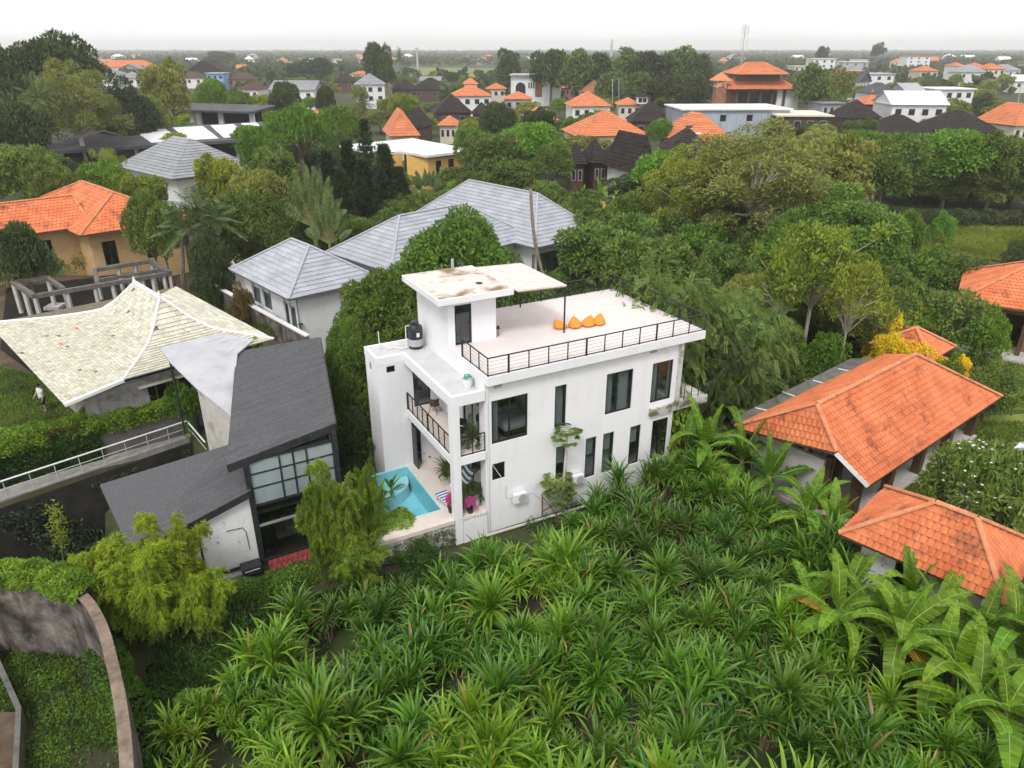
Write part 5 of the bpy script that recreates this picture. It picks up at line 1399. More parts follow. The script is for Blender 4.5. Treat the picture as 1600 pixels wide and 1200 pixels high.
cw = [(SEC.y + 1.0, SEC.y + 3.6, 0.9, 2.1), (SEC.y + 5.2, SEC.y + 7.2, 0.6, 2.3)]
gable_walls(cr, SWL.x + 2.5, eR - 0.6, yb + 1.2, NEC.y - 0.6, -1.4, 2.62, 'concrete', {'e': cw})
wall_grid(MB(), 'y', SWC.x - 0.6, 0.2, yb + 1.0, SEC.y + 1.2, -1.4, 2.55, [(yb + 1.6, yb + 3.4, 0.9, 2.1)]).build('porch_wall', 'concrete', cr)
for q in cw: window(cr, 'y', eR - 0.6, *q, cols=4, inward=-1, frame='brown_wood', pane='pane')
MB().box(eR - 0.62, eR - 0.2, SEC.y + 0.7, SEC.y + 3.9, 2.15, 2.25).build('window_hood', 'concrete_light', cr)
tpoly = [W(-160, 760, 0.3), W(0, 712, 0.3), W(152, 672, 0.3), W(300, 633, 0.3), W(345, 600, 0.0), W(470, 530, 0.0), W(300, 430, 0), W(-200, 430, 0)]
tm_ = MB().prism([(p.x, p.y) for p in tpoly], -1.7, -0.02).build('terrace', 'soil'); tm_['kind'] = 'structure'

# --- bare concrete pergola behind the cream roof
pg = thing('concrete_pergola', 'bare concrete posts and dark beams standing behind the cream roof', 'pergola', (0, 0, 0))
zt_ = 2.5
def beam(a, b, w=0.35, h=0.3): MB().bar(a, b, w, h).build('beam', 'concrete_dark', pg)
def ppost(p): MB().box(p.x - .12, p.x + .12, p.y - .12, p.y + .12, -.1, zt_ - .16).build('post', 'concrete_light', pg)
b0, b1, b2, b3 = W(20, 441, zt_), W(54, 463, zt_), W(265, 427, zt_), W(236, 408, zt_)
b4 = W(148, 422, zt_); b5 = W(74, 434, zt_); b6 = W(100, 452, zt_)
beam(b0, b1); beam(b1, b2); beam(b2, b3); beam(b3, b4); beam(b0, b5); beam(b5, b6, .3, .28); beam(W(148, 422, zt_), W(152, 444, zt_), .3, .28); beam(W(152, 438, zt_), W(258, 421, zt_), .25, .25)
for p in [b0, b1, b2, b3, b4, b5, b6] + [b1.lerp(b2, t) for t in (.22, .42, .55, .68, .78, .86, .95)] + [b3.lerp(b4, t) for t in (.3, .6)] + [b0.lerp(b1, .5)]: ppost(p)
for p in (b5, b6.lerp(b1, .2), W(152, 446, zt_)):
    MB().box(p.x - .6, p.x + .6, p.y - .6, p.y + .6, 0.0, 0.25).build('footing', 'concrete_light', pg)
ys = MB().prism([(p.x, p.y) for p in (W(0, 545, 0), W(60, 590, 0), W(300, 470, 0), W(250, 420, 0), W(10, 450, 0))], -1.25, 0.0).build('yard', 'dark_soil_and_shade'); ys['kind'] = 'structure'

# --- orange roofed house at the left
_e = W(177, 301, 6.5); _f = W(126, 369, 4.0); _w = (_e.y - _f.y) / 1.414
ol = thing('orange_roof_house', 'tan house with orange tiled roof at the left, behind the pergola', 'house', (_e.x, _e.y, 0), R(-45))
hip_roof(ol, -14, _w, -_w, _w, 4.0, 6.5, -9, 0, tile='orange_tile', tw=0.34, th=0.42, limit=300, show='swe')
gable_walls(ol, -13, _w - .9, -_w + .9, _w - .9, -1.4, 3.88, 'tan_wall', {'e': [(-3.2, -2.0, 0.8, 3.0), (0.5, 2.5, 0.8, 3.0)]})
for q in ((-3.2, -2.0, 0.8, 3.0), (0.5, 2.5, 0.8, 3.0)): window(ol, 'y', _w - .9, *q, cols=2, inward=-1, frame='dark_wood')
_e2 = W(60, 314, 6.3)
ow = thing('orange_roof_wing', 'orange tiled wing at the far left edge with a dark wooden window', 'house', (_e2.x - 4, _e2.y - 3, 0), R(45))
hip_roof(ow, -8, 8, -4.0, 4.0, 4.1, 6.3, -8, 8, tile='orange_tile', tw=0.34, th=0.42, limit=200, show='sn')
gable_walls(ow, -7.5, 7.5, -3.0, 3.0, -1.4, 3.98, 'tan_wall', {'s': [(2.0, 4.6, 0.8, 3.2)]})
window(ow, 'x', -3.0, 2.0, 4.6, 0.8, 3.2, cols=3, frame='dark_wood')

# --- black house with dark shingle roofs
F0 = W(412, 888, -1.5)
bh = thing('black_steel_house', 'dark steel house with grey shingle roofs and frosted upper glazing', 'house', (F0.x, F0.y, 0), R(30))
bpy.context.view_layer.update(); bM = bh.matrix_world.inverted()
L_ = lambda x, y, z: bM @ W(x, y, z)
RA, RB, RC, RD = L_(354, 727, 3.9), L_(524, 661, 4.6), L_(500, 527, 4.7), L_(369, 550, 4.0)
up = MB().slab([RA, RB, RC, RD], 0.28).build('upper_roof', 'dark_shingle', bh)
MB().bar(RA + Vector((0, -.03, -.16)), RB + Vector((0, -.03, -.16)), 0.06, 0.34).build('fascia', 'steel_frame', up)
MB().bar(RB + Vector((.03, 0, -.16)), RC + Vector((.03, 0, -.16)), 0.05, 0.34).build('fascia', 'steel_frame', up)
LA, LB, LC, LD = L_(205, 866, 1.2), L_(392, 766, 2.58), L_(372, 690, 2.62), L_(156, 757, 1.25)
lo = MB().slab([LA, LB, LC, LD], 0.22).build('lower_roof', 'dark_shingle', bh)
MB().bar(LA + Vector((0, -.04, -.13)), LB + Vector((0, -.04, -.13)), 0.06, 0.3).build('fascia', 'steel_frame', lo)
bpy.context.view_layer.update()
for rr_, q in ((up, (RA, RB, RC, RD)), (lo, (LA, LB, LC, LD))):
    lay_tiles(rr_, strips_of([p + Vector((0, 0, .004)) for p in q], .16), 1.0, .006, .014, 'dark_shingle', 0, 0, name='shingle', overlap=1.02)
FW = 3.66
# glazed front: columns, rails, panes
for x, zt in ((0.0, 3.7), (FW, 4.28)): MB().box(x - .11, x + .11, -0.11, 0.11, -1.6, zt).build('column', 'steel_frame', bh)
for z in (3.84, 1.7, -1.1): MB().box(0.09, FW - .09, -0.07, 0.07, z - .06, z + .06).build('rail', 'steel_frame', bh)
gl = MB().box(0.09, FW - .09, -0.05, 0.05, 2.50, 2.56).build('glazing', 'steel_frame', bh)
MB().box(0.09, FW - .09, -0.05, 0.05, 3.16, 3.22).build('transom', 'steel_frame', gl)
cols_ = [0.09, 1.32, 1.88, 2.44, FW - .09]
for x in cols_[1:-1]: MB().box(x - .035, x + .035, -0.055, 0.055, 1.76, 3.78).build('mullion', 'steel_frame', gl)
for i in range(4):
    for (z0, z1) in ((1.76, 2.50), (2.56, 3.16), (3.22, 3.78)):
        MB().box(cols_[i] + .036, cols_[i + 1] - .036, -0.02, 0.02, z0, z1).build('frosted_pane', 'frosted', gl)
for i, x in enumerate((0.09, 2.06)):
    MB().box(x + .03, x + 1.47 + (1 - i) * .4, -0.02, 0.02, -1.02, 1.62).build('lower_pane', 'pane', gl)
MB().box(2.03, 2.09, -0.05, 0.05, -1.55, 1.62).build('mullion', 'steel_frame', gl)
MB().box(0.1, FW - .1, -0.06, -0.025, 0.64, 0.76).build('sill_band', 'concrete', bh)
MB().box(-0.2, FW, 0.3, 7.5, -1.55, -1.4).build('floor', 'concrete_dark', bh)
MB().box(0.0, FW, 0.2, 7.4, 1.1, 1.25).build('upper_floor', 'concrete_dark', bh)
MB().box(0.0, FW, 5.0, 5.15, -1.4, 1.1).build('inner_wall', 'concrete', bh)
for k in range(4): MB().box(1.0 + k * .42, 1.42 + k * .42, 1.6, 2.5, -1.4, -1.1 + k * .3).build('stair_step', 'concrete_light', bh)
# side wall to the villa and rear
_wl = (RC - RB); 
MB().hexa([RB + Vector((-.25, .1, -.3)), RB + Vector((-.1, .1, -.3)), RC + Vector((-.1, 0, -.3)), RC + Vector((-.25, 0, -.3))] if False else
          [(RB.x - .3, 0.1, -1.6), (RB.x - .15, 0.1, -1.6), (RC.x - .15, RC.y, -1.6), (RC.x - .3, RC.y, -1.6), (RB.x - .3, 0.1, 4.24), (RB.x - .15, 0.1, 4.24), (RC.x - .15, RC.y, 4.36), (RC.x - .3, RC.y, 4.36)]).build('side_wall', 'concrete_dark', bh)
MB().hexa([(-0.1, 0.1, -1.6), (0.05, 0.1, -1.6), (RD.x + .4, RD.y - .2, -1.6), (RD.x + .25, RD.y - .2, -1.6), (-0.1, 0.1, 3.66), (0.05, 0.1, 3.66), (RD.x + .4, RD.y - .2, 3.7), (RD.x + .25, RD.y - .2, 3.7)]).build('side_wall', 'concrete_dark', bh)
# white front wall left of the glazing
MB().hexa([(-2.3, -0.02, -1.6), (-0.1, -0.02, -1.6), (-0.1, 0.18, -1.6), (-2.3, 0.18, -1.6), (-2.3, -0.02, 1.72), (-0.11, -0.02, 2.3), (-0.11, 0.18, 2.3), (-2.3, 0.18, 1.72)]).build('white_panel_wall', 'white_wall_old', bh)
MB().hexa([(-3.6, 0.25, -1.6), (-2.3, 0.2, -1.6), (-2.3, 0.4, -1.6), (-3.6, 0.45, -1.6), (-3.6, 0.25, 1.3), (-2.3, 0.2, 1.68), (-2.3, 0.4, 1.68), (-3.6, 0.45, 1.3)]).build('white_panel_wall', 'white_wall_old', bh)
MB().tube([(-2.25, -0.06, -1.5), (-2.25, -0.06, 1.5)], 0.045, 7).build('drain_pipe', 'black_metal', bh)
MB().tube([(-1.2, -0.05, 0.9), (-0.55, -0.05, 0.85), (-0.45, -0.05, 0.6), (-0.42, -0.05, -0.3)], 0.014, 5).build('cable', 'black_metal', bh)
MB().box(-2.3, -0.1, -0.06, -0.025, -1.15, -1.0).build('base_strip', 'steel_frame', bh)
MB().box(-2.6, -0.1, -0.35, -0.1, -1.7, -1.2).build('plinth', 'concrete_light', bh)
br2 = thing('outdoor_cabinet', 'black outdoor unit with a chrome handle against the white panel wall', 'cabinet', bh.matrix_world @ Vector((-0.55, -0.5, -1.5)), R(30))
MB().box(-0.4, 0.4, -0.3, 0.25, 0.45, 0.8).build('body', 'steel_frame', br2, bevel=0.02); MB().box(-0.3, 0.3, -0.34, -0.31, 0.66, 0.69).build('handle', 'galvanised', br2)
for sx in (-.34, .34):
    for sy in (-.22, .2): MB().box(sx - .02, sx + .02, sy - .02, sy + .02, 0, 0.449).build('leg', 'steel_frame', br2)
# red mossy lean-to
rt = thing('red_tile_lean_to', 'short mossy dark red tiled lean-to below the glazed front', 'lean-to', bh.matrix_world @ Vector((0.2, -0.12, -.65)), R(30))
und = MB().slab([(0, -1.15, -1.05), (3.6, -1.15, -1.05), (3.6, 0, -0.5), (0, 0, -0.5)], 0.06).build('roof', 'under_roof', rt)
bpy.context.view_layer.update()
lay_tiles(und, strips_of([(0, -1.15, -1.04), (3.6, -1.15, -1.04), (3.6, 0, -0.49), (0, 0, -0.49)], 0.25), 0.22, 0.02, 0.03, 'red_tile', 0.02, 80)
for x in (0.1, 3.5): MB().bar((x, -1.05, -1.4), (x, -1.05, -1.1), 0.08).build('post', 'dark_wood', rt)
# --- pale metal sail roof between the cream and the black roofs
sr = thing('metal_sail_roof', 'pale grey metal roof with pointed corner between cream and dark roofs', 'roof', (0, 0, 0))
S0, S1, S2, S3, S4, S5 = W(249, 543, 4.4), W(346, 520, 4.4), W(396, 531, 4.3), W(371, 552, 4.2), W(361, 650, 3.4), W(308, 607, 3.8)
MB().slab([S0, W(266, 566, 4.25), S5, S4, S3, S2, S1], 0.08).build('sheet', 'metal_sheet', sr)
MB().hexa([W(308, 607, 3.8) - Vector((0, 0, 5.2)), W(361, 650, 3.4) - Vector((0, 0, 4.8)), W(361, 650, 3.4) + Vector((.1, .2, -4.8)), W(308, 607, 3.8) + Vector((.1, .2, -5.2)),
           W(308, 607, 3.8) - Vector((0, 0, .1)), W(361, 650, 3.4) - Vector((0, 0, .1)), W(361, 650, 3.4) + Vector((.1, .2, -.1)), W(308, 607, 3.8) + Vector((.1, .2, -.1))]).build('wall', 'concrete_light', sr)
MB().bar(W(266, 566, 4.2), W(266, 566, 4.2) - Vector((0, 0, 4.2)), 0.08).build('post', 'steel_frame', sr)
for k in range(4):
    a, b = S0.lerp(S5, .2 + k * .2), S1.lerp(S3, .2 + k * .2)
    MB().bar(a + Vector((0, 0, .012)), b + Vector((0, 0, .012)), 0.05, 0.02).build('seam', 'metal_sheet', sr)

# --- walkway with rail, creeper wall, hedge strip
wk = thing('concrete_walkway', 'old concrete walkway with a white pipe handrail above the dark yard', 'walkway', (0, 0, 0))
k0, k1, k2 = W(-130, 832, -1.2), W(10, 779, -1.2), W(297, 682, -1.2)
q0, q1, q2 = W(-130, 790, -1.2), W(5, 747, -1.2), W(305, 650, -1.2)
MB().slab([k0, k1, q1, q0], 0.35).build('slab', 'concrete', wk); MB().slab([k1, k2, q2, q1], 0.35).build('slab', 'concrete', wk)
for a, b in ((k0, k1), (k1, k2)):
    d = (b - a).normalized(); s = Vector((d.y, -d.x, 0)) * 1.1
    MB().hexa([Vector((p.x, p.y, -5.0)) for p in (a + s, b + s, b, a)] + [Vector((p.x, p.y, -1.56)) for p in (a + s * .1, b + s * .1, b, a)]).build('yard_wall', 'pit_shade_black', wk)  # added wall, coloured black for the shade below the walkway
rng = np.random.default_rng(15); P_, N_ = on_quad(rng, (k0.x, k0.y - 1.2, -4.9), (k2.x + .6, k2.y - 1.1, -4.9), (k2.x + .3, k2.y - .2, -1.7), (k0.x, k0.y - .3, -1.7), 5000); P_ = P_[np.sin(P_[:, 0] * 1.9 + P_[:, 2] * 1.3) > -.1]
carpet('wall_creeper', wk, P_, np.tile(np.array([.5, -.8, .3]), (len(P_), 1)), .2, .1, 'conifer_leaf', 16, lift=.15)
rp = [k0 + Vector((0, .1, 0)), k1 + Vector((0, .1, 0)), k2 + Vector((-.05, .1, 0)), W(325, 715, -1.2)]
pr_ = MB()
for a, b in zip(rp[:-1], rp[1:]): pr_.tube([a + Vector((0, 0, .95)), b + Vector((0, 0, .95))], 0.045, 7)
hr = pr_.build('handrail', 'white_plastic', wk)
mr2 = MB()
for a, b in zip(rp[:-1], rp[1:]): mr2.tube([a + Vector((0, 0, .5)), b + Vector((0, 0, .5))], 0.02, 5)
mr2.build('mid_rail', 'galvanised', wk)
for i in range(9):
    p = rp[1].lerp(rp[2], i / 8); MB().tube([p, p + Vector((0, 0, .92))], 0.022, 5).build('rail_post', 'galvanised', wk)
for t in (0.12, 0.45, 0.82):
    p = k1.lerp(k2, t); MB().box(p.x - .15, p.x + .15, p.y + .1, p.y + .4, -5.0, -1.55).build('pier', 'concrete_dark', wk)
wp = [W(-150, 745, 0.9), W(0, 700, 0.9), W(150, 661, 0.9), W(300, 622, 0.9), W(310, 618, 0.9)]
cwall = thing('creeper_wall', 'long garden wall covered in creeper above the walkway', 'wall', (0, 0, 0))
for i in range(3):
    a, b = wp[i], wp[i + 1]; d = (b - a).normalized(); n = Vector((-d.y, d.x, 0)) * 0.25
    MB().hexa([Vector((p.x, p.y, -1.5)) for p in (a, b, b + n, a + n)] + [Vector((p.x, p.y, 0.9)) for p in (a, b, b + n, a + n)]).build('wall', 'concrete_dark', cwall)
rng = np.random.default_rng(5)
Ps, Ns = [], []
for i in range(2):
    a, b = wp[i], wp[i + 1]
    P_, N_ = on_quad(rng, (a.x, a.y, -1.45), (b.x, b.y, -1.45), (b.x, b.y, .95), (a.x, a.y, .95), 9000); Ps.append(P_); Ns.append(N_)
carpet('creeper', cwall, np.concatenate(Ps), np.concatenate(Ns), 0.13, 0.08, 'ivy_leaf', 6, lift=.12)
a, b = wp[2], wp[3]
P_, N_ = on_quad(rng, (a.x, a.y, .2), (b.x, b.y, .3), (b.x, b.y, 1.0), (a.x, a.y, 1.0), 3500); carpet('creeper_fringe', cwall, P_, N_, 0.14, 0.08, 'hedge_leaf', 8, lift=.15)
P_, N_ = on_quad(rng, (wp[0].x, wp[0].y, .95), (wp[2].x, wp[2].y, .95), (wp[2].x, wp[2].y + .3, .98), (wp[0].x, wp[0].y + .3, .98), 3500); carpet('dry_creeper', cwall, P_, N_, 0.13, 0.07, 'brown_ivy', 9, lift=.1)
def hedge(name, label, pts, w, h, z, n, m, leaf=0.13, group=None, seed=3, cat='hedge'):
    t = thing(name, label, cat, (0, 0, 0), 0, group); rng = np.random.default_rng(seed); Ps, Ns = [], []
    core = MB()
    for a, b in zip(pts[:-1], pts[1:]):
        a, b = Vector((a[0], a[1], 0)), Vector((b[0], b[1], 0)); d = (b - a).normalized(); s = Vector((-d.y, d.x, 0)); L = (b - a).length
        k = int(n * L); u = rng.random(k) * L; th = rng.uniform(0, math.pi, k); bump = 1 + 0.18 * np.sin(u * 2.1) + 0.1 * np.sin(u * 5.3 + 1)
        y = np.cos(th) * w / 2 * bump; zz = z + np.sin(th) ** 0.6 * h * bump * rng.uniform(.55, 1.0, k) ** .3
        P_ = np.array([a.x, a.y, 0]) + u[:, None] * np.array([d.x, d.y, 0]) + y[:, None] * np.array([s.x, s.y, 0]) + zz[:, None] * np.array([0, 0, 1.0])
        N_ = unit(np.cos(th)[:, None] * np.array([s.x, s.y, 0]) + np.sin(th)[:, None] * np.array([0, 0, 1.0])); Ps.append(P_); Ns.append(N_)
        core.hexa([a - s * w * .3 + Vector((0, 0, z)), b - s * w * .3 + Vector((0, 0, z)), b + s * w * .3 + Vector((0, 0, z)), a + s * w * .3 + Vector((0, 0, z)),
                   a - s * w * .2 + Vector((0, 0, z + h * .7)), b - s * w * .2 + Vector((0, 0, z + h * .7)), b + s * w * .2 + Vector((0, 0, z + h * .7)), a + s * w * .2 + Vector((0, 0, z + h * .7))])
    core.build('branches', 'dark_soil_and_shade', t)
    carpet('foliage', t, np.concatenate(Ps), np.concatenate(Ns), leaf, leaf * .5, m, seed, lift=.06)
    return t
hedge('hedge', 'bright green hedge along the top of the creeper wall', [(p.x, p.y + .75) for p in wp[:3]], 1.5, 0.85, 0.45, 1700, 'hedge_leaf', seed=11)
hedge('hedge', 'leafy hedge beside the cream house window above the plain wall', [(p.x + .0, p.y + .4) for p in wp[2:4]], 0.7, 0.5, 0.6, 1100, 'hedge_leaf', seed=12)
# boundary wall between cream house and grey pavilion
bw = thing('boundary_wall', 'weathered grey wall with white cap between cream roof and grey pavilion', 'wall', (0, 0, 0))
A_, B_ = W(305, 432, 1.6), W(478, 527, 1.6); d = (B_ - A_).normalized(); n = Vector((-d.y, d.x, 0)) * .25
MB().hexa([Vector((p.x, p.y, -1.4)) for p in (A_, B_, B_ + n, A_ + n)] + [Vector((p.x, p.y, 1.6)) for p in (A_, B_, B_ + n, A_ + n)]).build('wall', 'old_wall', bw)
MB().bar(A_ + n / 2 + Vector((0, 0, .06)), B_ + n / 2 + Vector((0, 0, .06)), .34, .1).build('cap', 'white_ridge', bw)
hedge('shrub_border', 'row of low bushes along the grey boundary wall', [(p.x, p.y) for p in (W(345, 470, 0.2), W(440, 525, 0.2))], 1.2, 1.2, -0.2, 1300, 'green_leaf', seed=13, cat='bushes')
yd = MB().prism([(p.x, p.y) for p in (W(330, 430, 0), W(400, 480, 0), W(470, 440, 0), W(450, 370, 0), W(365, 385, 0))], -1.2, 0.0).build('courtyard', 'terrace_tile'); yd['kind'] = 'structure'
gw = thing('yard_gate_wall', 'low white wall with brown slatted panels behind the grey pavilion', 'wall', (0, 0, 0))
A_, B_ = W(362, 400, 0), W(440, 380, 0)
for k in range(3):
    p = A_.lerp(B_, k / 2); MB().box(p.x - .15, p.x + .15, p.y - .15, p.y + .15, -.2, 2.2).build('pillar', 'white_wall', gw)
for k in range(2):
    a, b = A_.lerp(B_, k / 2 + .02), A_.lerp(B_, k / 2 + .48); pn = MB().bar(a + Vector((0, 0, 2.05)), b + Vector((0, 0, 2.05)), .16, .12).build('top_rail', 'white_wall', gw)
    for j in range(16):
        p = a.lerp(b, (j + .5) / 16); MB().bar(p + Vector((0, 0, .1)), p + Vector((0, 0, 1.98)), .2, .05).build('slat', 'brown_wood' if k == 0 else 'mossy_plaster', gw)

yf = MB().face(*[(p.x, p.y, -4.9) for p in PIT]).build('yard_floor_shade', 'dark_soil_and_shade'); yf['kind'] = 'structure'  # near-black sheet that paints the deep shade of the pit
# --- curved wall and grass plot at the lower left
AP = [W(x, y, 1.9) for x, y in ((-160, 905), (0, 913), (80, 919), (125, 938), (152, 982), (168, 1040), (179, 1095), (186, 1150), (190, 1210), (194, 1330))]
AP = [Vector((p.x, p.y, GZ)) for p in AP]
cvw = thing('curved_wall', 'curved stained concrete wall round the grassy plot', 'wall', (0, 0, 0))
wt = 1.9; fine = []
for i in range(len(AP) - 1):
    for k in range(5):
        t = k / 5; p0 = AP[max(0, i - 1)]; p1, p2 = AP[i], AP[i + 1]; p3 = AP[min(len(AP) - 1, i + 2)]
        fine.append(0.5 * ((2 * p1) + (p2 - p0) * t + (2 * p0 - 5 * p1 + 4 * p2 - p3) * t * t + (3 * p1 - p0 - 3 * p2 + p3) * t ** 3))
fine.append(AP[-1])
inn, outw = [], []
for i, p in enumerate(fine):
    d = (fine[min(i + 1, len(fine) - 1)] - fine[max(i - 1, 0)]); d.z = 0; d.normalize(); nn = Vector((-d.y, d.x, 0))
    inn.append(p); outw.append(p + nn * 0.25)
mb = MB(); cp = MB()
for i in range(len(fine) - 1):
    a, b, c, d = inn[i], inn[i + 1], outw[i + 1], outw[i]
    mb.hexa([Vector((p.x, p.y, GZ - .3)) for p in (a, b, c, d)] + [Vector((p.x, p.y, wt)) for p in (a, b, c, d)])
mb2 = MB(); n_ = len(fine)
mb2.v = [(p.x, p.y, GZ - .3) for p in inn] + [(p.x, p.y, wt) for p in inn] + [(p.x, p.y, wt) for p in outw] + [(p.x, p.y, GZ - .3) for p in outw]
for i in range(n_ - 1):
    for r in range(3): mb2.f.append([r * n_ + i, r * n_ + i + 1, (r + 1) * n_ + i + 1, (r + 1) * n_ + i])
mb2.build('wall', 'old_wall', cvw)
cp.v = []
for k, (off, z) in enumerate(((-.03, wt + .003), (-.03, wt + .09), (.30, wt + .07), (.30, wt + .003))):
    cp.v += [(inn[i].x + (outw[i].x - inn[i].x) * (off / .25), inn[i].y + (outw[i].y - inn[i].y) * (off / .25), z) for i in range(n_)]
for i in range(n_ - 1):
    for r in range(3): cp.f.append([r * n_ + i, r * n_ + i + 1, (r + 1) * n_ + i + 1, (r + 1) * n_ + i])
cp.build('coping', 'wall_coping', cvw)
plot = [(p.x, p.y) for p in fine] + [(-24, 8)]
rngp = np.random.default_rng(77)
xs = rngp.uniform(-24, -9, 90000); yv = rngp.uniform(11.5, 21.5, 90000)
polyp = [(f.x, f.y) for f in fine] + [(-26, 10), (-26, fine[0].y)]
ok = in_poly(xs, yv, polyp)
nz_ = np.sin(xs * 1.7 + 2 * np.sin(yv * .9)) + np.sin(yv * 2.3 + xs) + rngp.normal(size=len(xs)) * .5
bare = (np.abs(xs - (-12.6 - (15.5 - yv) * .35)) < 0.55)
ok &= (nz_ > -1.3) & ~(bare & (rngp.random(len(xs)) < .85))
P_ = np.stack([xs[ok], yv[ok], np.full(ok.sum(), GZ + .05)], 1)
gr = carpet('plot_weeds', None, P_, np.tile(np.array([0, 0, 1.0]), (len(P_), 1)), 0.10, 0.06, 'weed_leaf', 14, out=.5, lift=.07)
# low kerb and earth bed crossing the plot at the picture edge
lk = thing('low_brick_border', 'low dark border round a bare earth bed in the grassy plot', 'border', (0, 0, 0))
e0, e1, e2 = W(-20, 1000, GZ), W(38, 1130, GZ), W(30, 1330, GZ)
for a, b in ((e0, e1), (e1, e2)): MB().bar(a + Vector((0, 0, .35)), b + Vector((0, 0, .35)), .16, .7).build('border_wall', 'concrete_dark', lk)
MB().prism([(p.x, p.y) for p in (W(-300, 1330, GZ), W(30, 1330, GZ), W(36, 1128, GZ), W(-300, 1128, GZ))], GZ - .1, GZ + .45).build('earth_bed', 'soil', lk)

# --- orange tiled pavilions at the right
zg = GZ
T0, T1 = W(1276, 633, 4.4), W(1430, 555, 4.4)
ang = math.atan2((T1 - T0).y, (T1 - T0).x)
p1 = thing('orange_roof_pavilion', 'open garden pavilion with large orange tiled hip roof beside the plant field', 'pavilion', (T0.x, T0.y, 0), ang)
bpy.context.view_layer.update(); pM = p1.matrix_world.inverted()
lt_, hf_ = pM @ W(1151, 667, 1.9), pM @ W(1300, 734, 1.9); fe0, fe1 = pM @ W(1358, 759, 1.35), pM @ W(1559, 622, 1.35); RL = (T1 - T0).length
x0 = (lt_.x + hf_.x) / 2; ybk = lt_.y; yfr = hf_.y; x1 = fe1.x; ylow = (fe0.y + fe1.y) / 2
zh = 4.4 - 3.05 * yfr / ylow
S_front = [(fe0.x, ylow, 1.35), (x1 + .3, ylow, 1.35), (RL, 0, 4.4), (0, 0, 4.4), (x0, yfr, zh)]
S_left = [(x0, ybk, 1.9), (x0, yfr, zh), (0, 0, 4.4)]
S_back = [(x1, ybk, 1.9), (x0, ybk, 1.9), (0, 0, 4.4), (RL, 0, 4.4)]
S_right = [(x1 + .3, ylow, 1.35), (x1, ybk, 1.9), (RL, 0, 4.4)]
mb = MB()
for S in (S_front, S_left, S_back, S_right): mb.face(*[Vector(p) - Vector((0, 0, .02)) for p in S]); mb.face(*[Vector(p) - Vector((0, 0, .14)) for p in reversed(S)])
rf1 = mb.build('roof', 'under_roof', p1)
bpy.context.view_layer.update()
lay_tiles(rf1, strips_of(S_front, 0.30) + strips_of(S_left, 0.30) + strips_of(S_back, .30), 0.25, 0.02, 0.06, 'orange_tile', 0.045, 300, jitter=.008)
for a, b in (((0, 0, 4.43), (RL, 0, 4.43)), ((x0, ybk, 1.95), (0, 0, 4.43)), ((x0, yfr, zh + .04), (0, 0, 4.43)), ((x1 + .3, ylow, S_right[0][2] + .03), (RL, 0, 4.43))): caps(rf1, a, b, 'orange_cap', .13)
MB().bar((fe0.x, ylow, S_front[0][2] - .05), (x0, yfr, zh - .06), .05, .2).build('bargeboard', 'white_plastic', rf1)
MB().bar((fe0.x, ylow - .02, S_front[0][2] - .04), (x1 + .3, ylow - .02, S_front[0][2] - .04), .05, .12).build('eave_board', 'dark_wood', rf1)
MB().box(x0 + .6, x1 - .3, ylow + .4, ybk - .3, zg - .2, zg + .25).build('floor', 'concrete_light', p1)
MB().box(x0 + .7, x1 - .6, ybk - .9, ybk - .7, zg + .25, 1.75).build('back_wall', 'concrete_light', p1)
MB().box(x0 + .75, x0 + .95, yfr + .8, ybk - .9, zg + .25, 1.7).build('end_wall', 'concrete_light', p1)
for i in range(5):
    x = fe0.x + .7 + i * (x1 - fe0.x - 1.2) / 4; MB().box(x - .22, x + .22, ylow + .55, ylow + .95, zg + .25, S_front[0][2] + .08).build('column', 'dark_wood', p1)
for i in range(2): MB().box(x0 + 1.0 + i * 1.1, x0 + 1.3 + i * 1.1, yfr + .6, yfr + .9, zg + .25, 1.8).build('column', 'dark_wood', p1)
tb = thing('garden_table', 'small round white table under the edge of the pavilion roof', 'table', p1.matrix_world @ Vector((x1 - 3.2, ylow + 1.2, zg + .25)), 0)
MB().lathe([(.4, .7), (.4, .74)], n=18).build('table_top', 'white_plastic', tb); MB().lathe([(.2, 0), (.04, .05), (.04, .699)], n=10).build('pedestal', 'white_plastic', tb)
# flat dark slab roof behind it
fs = thing('flat_slab_roof', 'low dark mossy slab roof with white strips behind the orange pavilion', 'roof', (0, 0, 0))
sp_ = [W(1143, 655, 1.3), W(1165, 668, 1.3), W(1375, 560, 1.3), W(1330, 560, 1.3), W(1240, 605, 1.3)]
MB().slab([sp_[0], sp_[1], sp_[2] + Vector((1, 0, 0)), sp_[3], sp_[4]][::1], .2).build('slab', 'concrete_dark', fs)
for (xa, ya, xb, yb_) in ((1180, 637, 1215, 645), (1222, 612, 1250, 622), (1270, 594, 1298, 602), (1310, 576, 1338, 582)):
    MB().bar(W(xa, ya, 1.31), W(xb, yb_, 1.31), .09, .03).build('strip', 'white_ridge', fs)
for p in (sp_[0], sp_[4], sp_[3]): MB().box(p.x - .1 + .3, p.x + .1 + .3, p.y - .1, p.y + .1, GZ, 1.1).build('post', 'concrete_dark', fs)
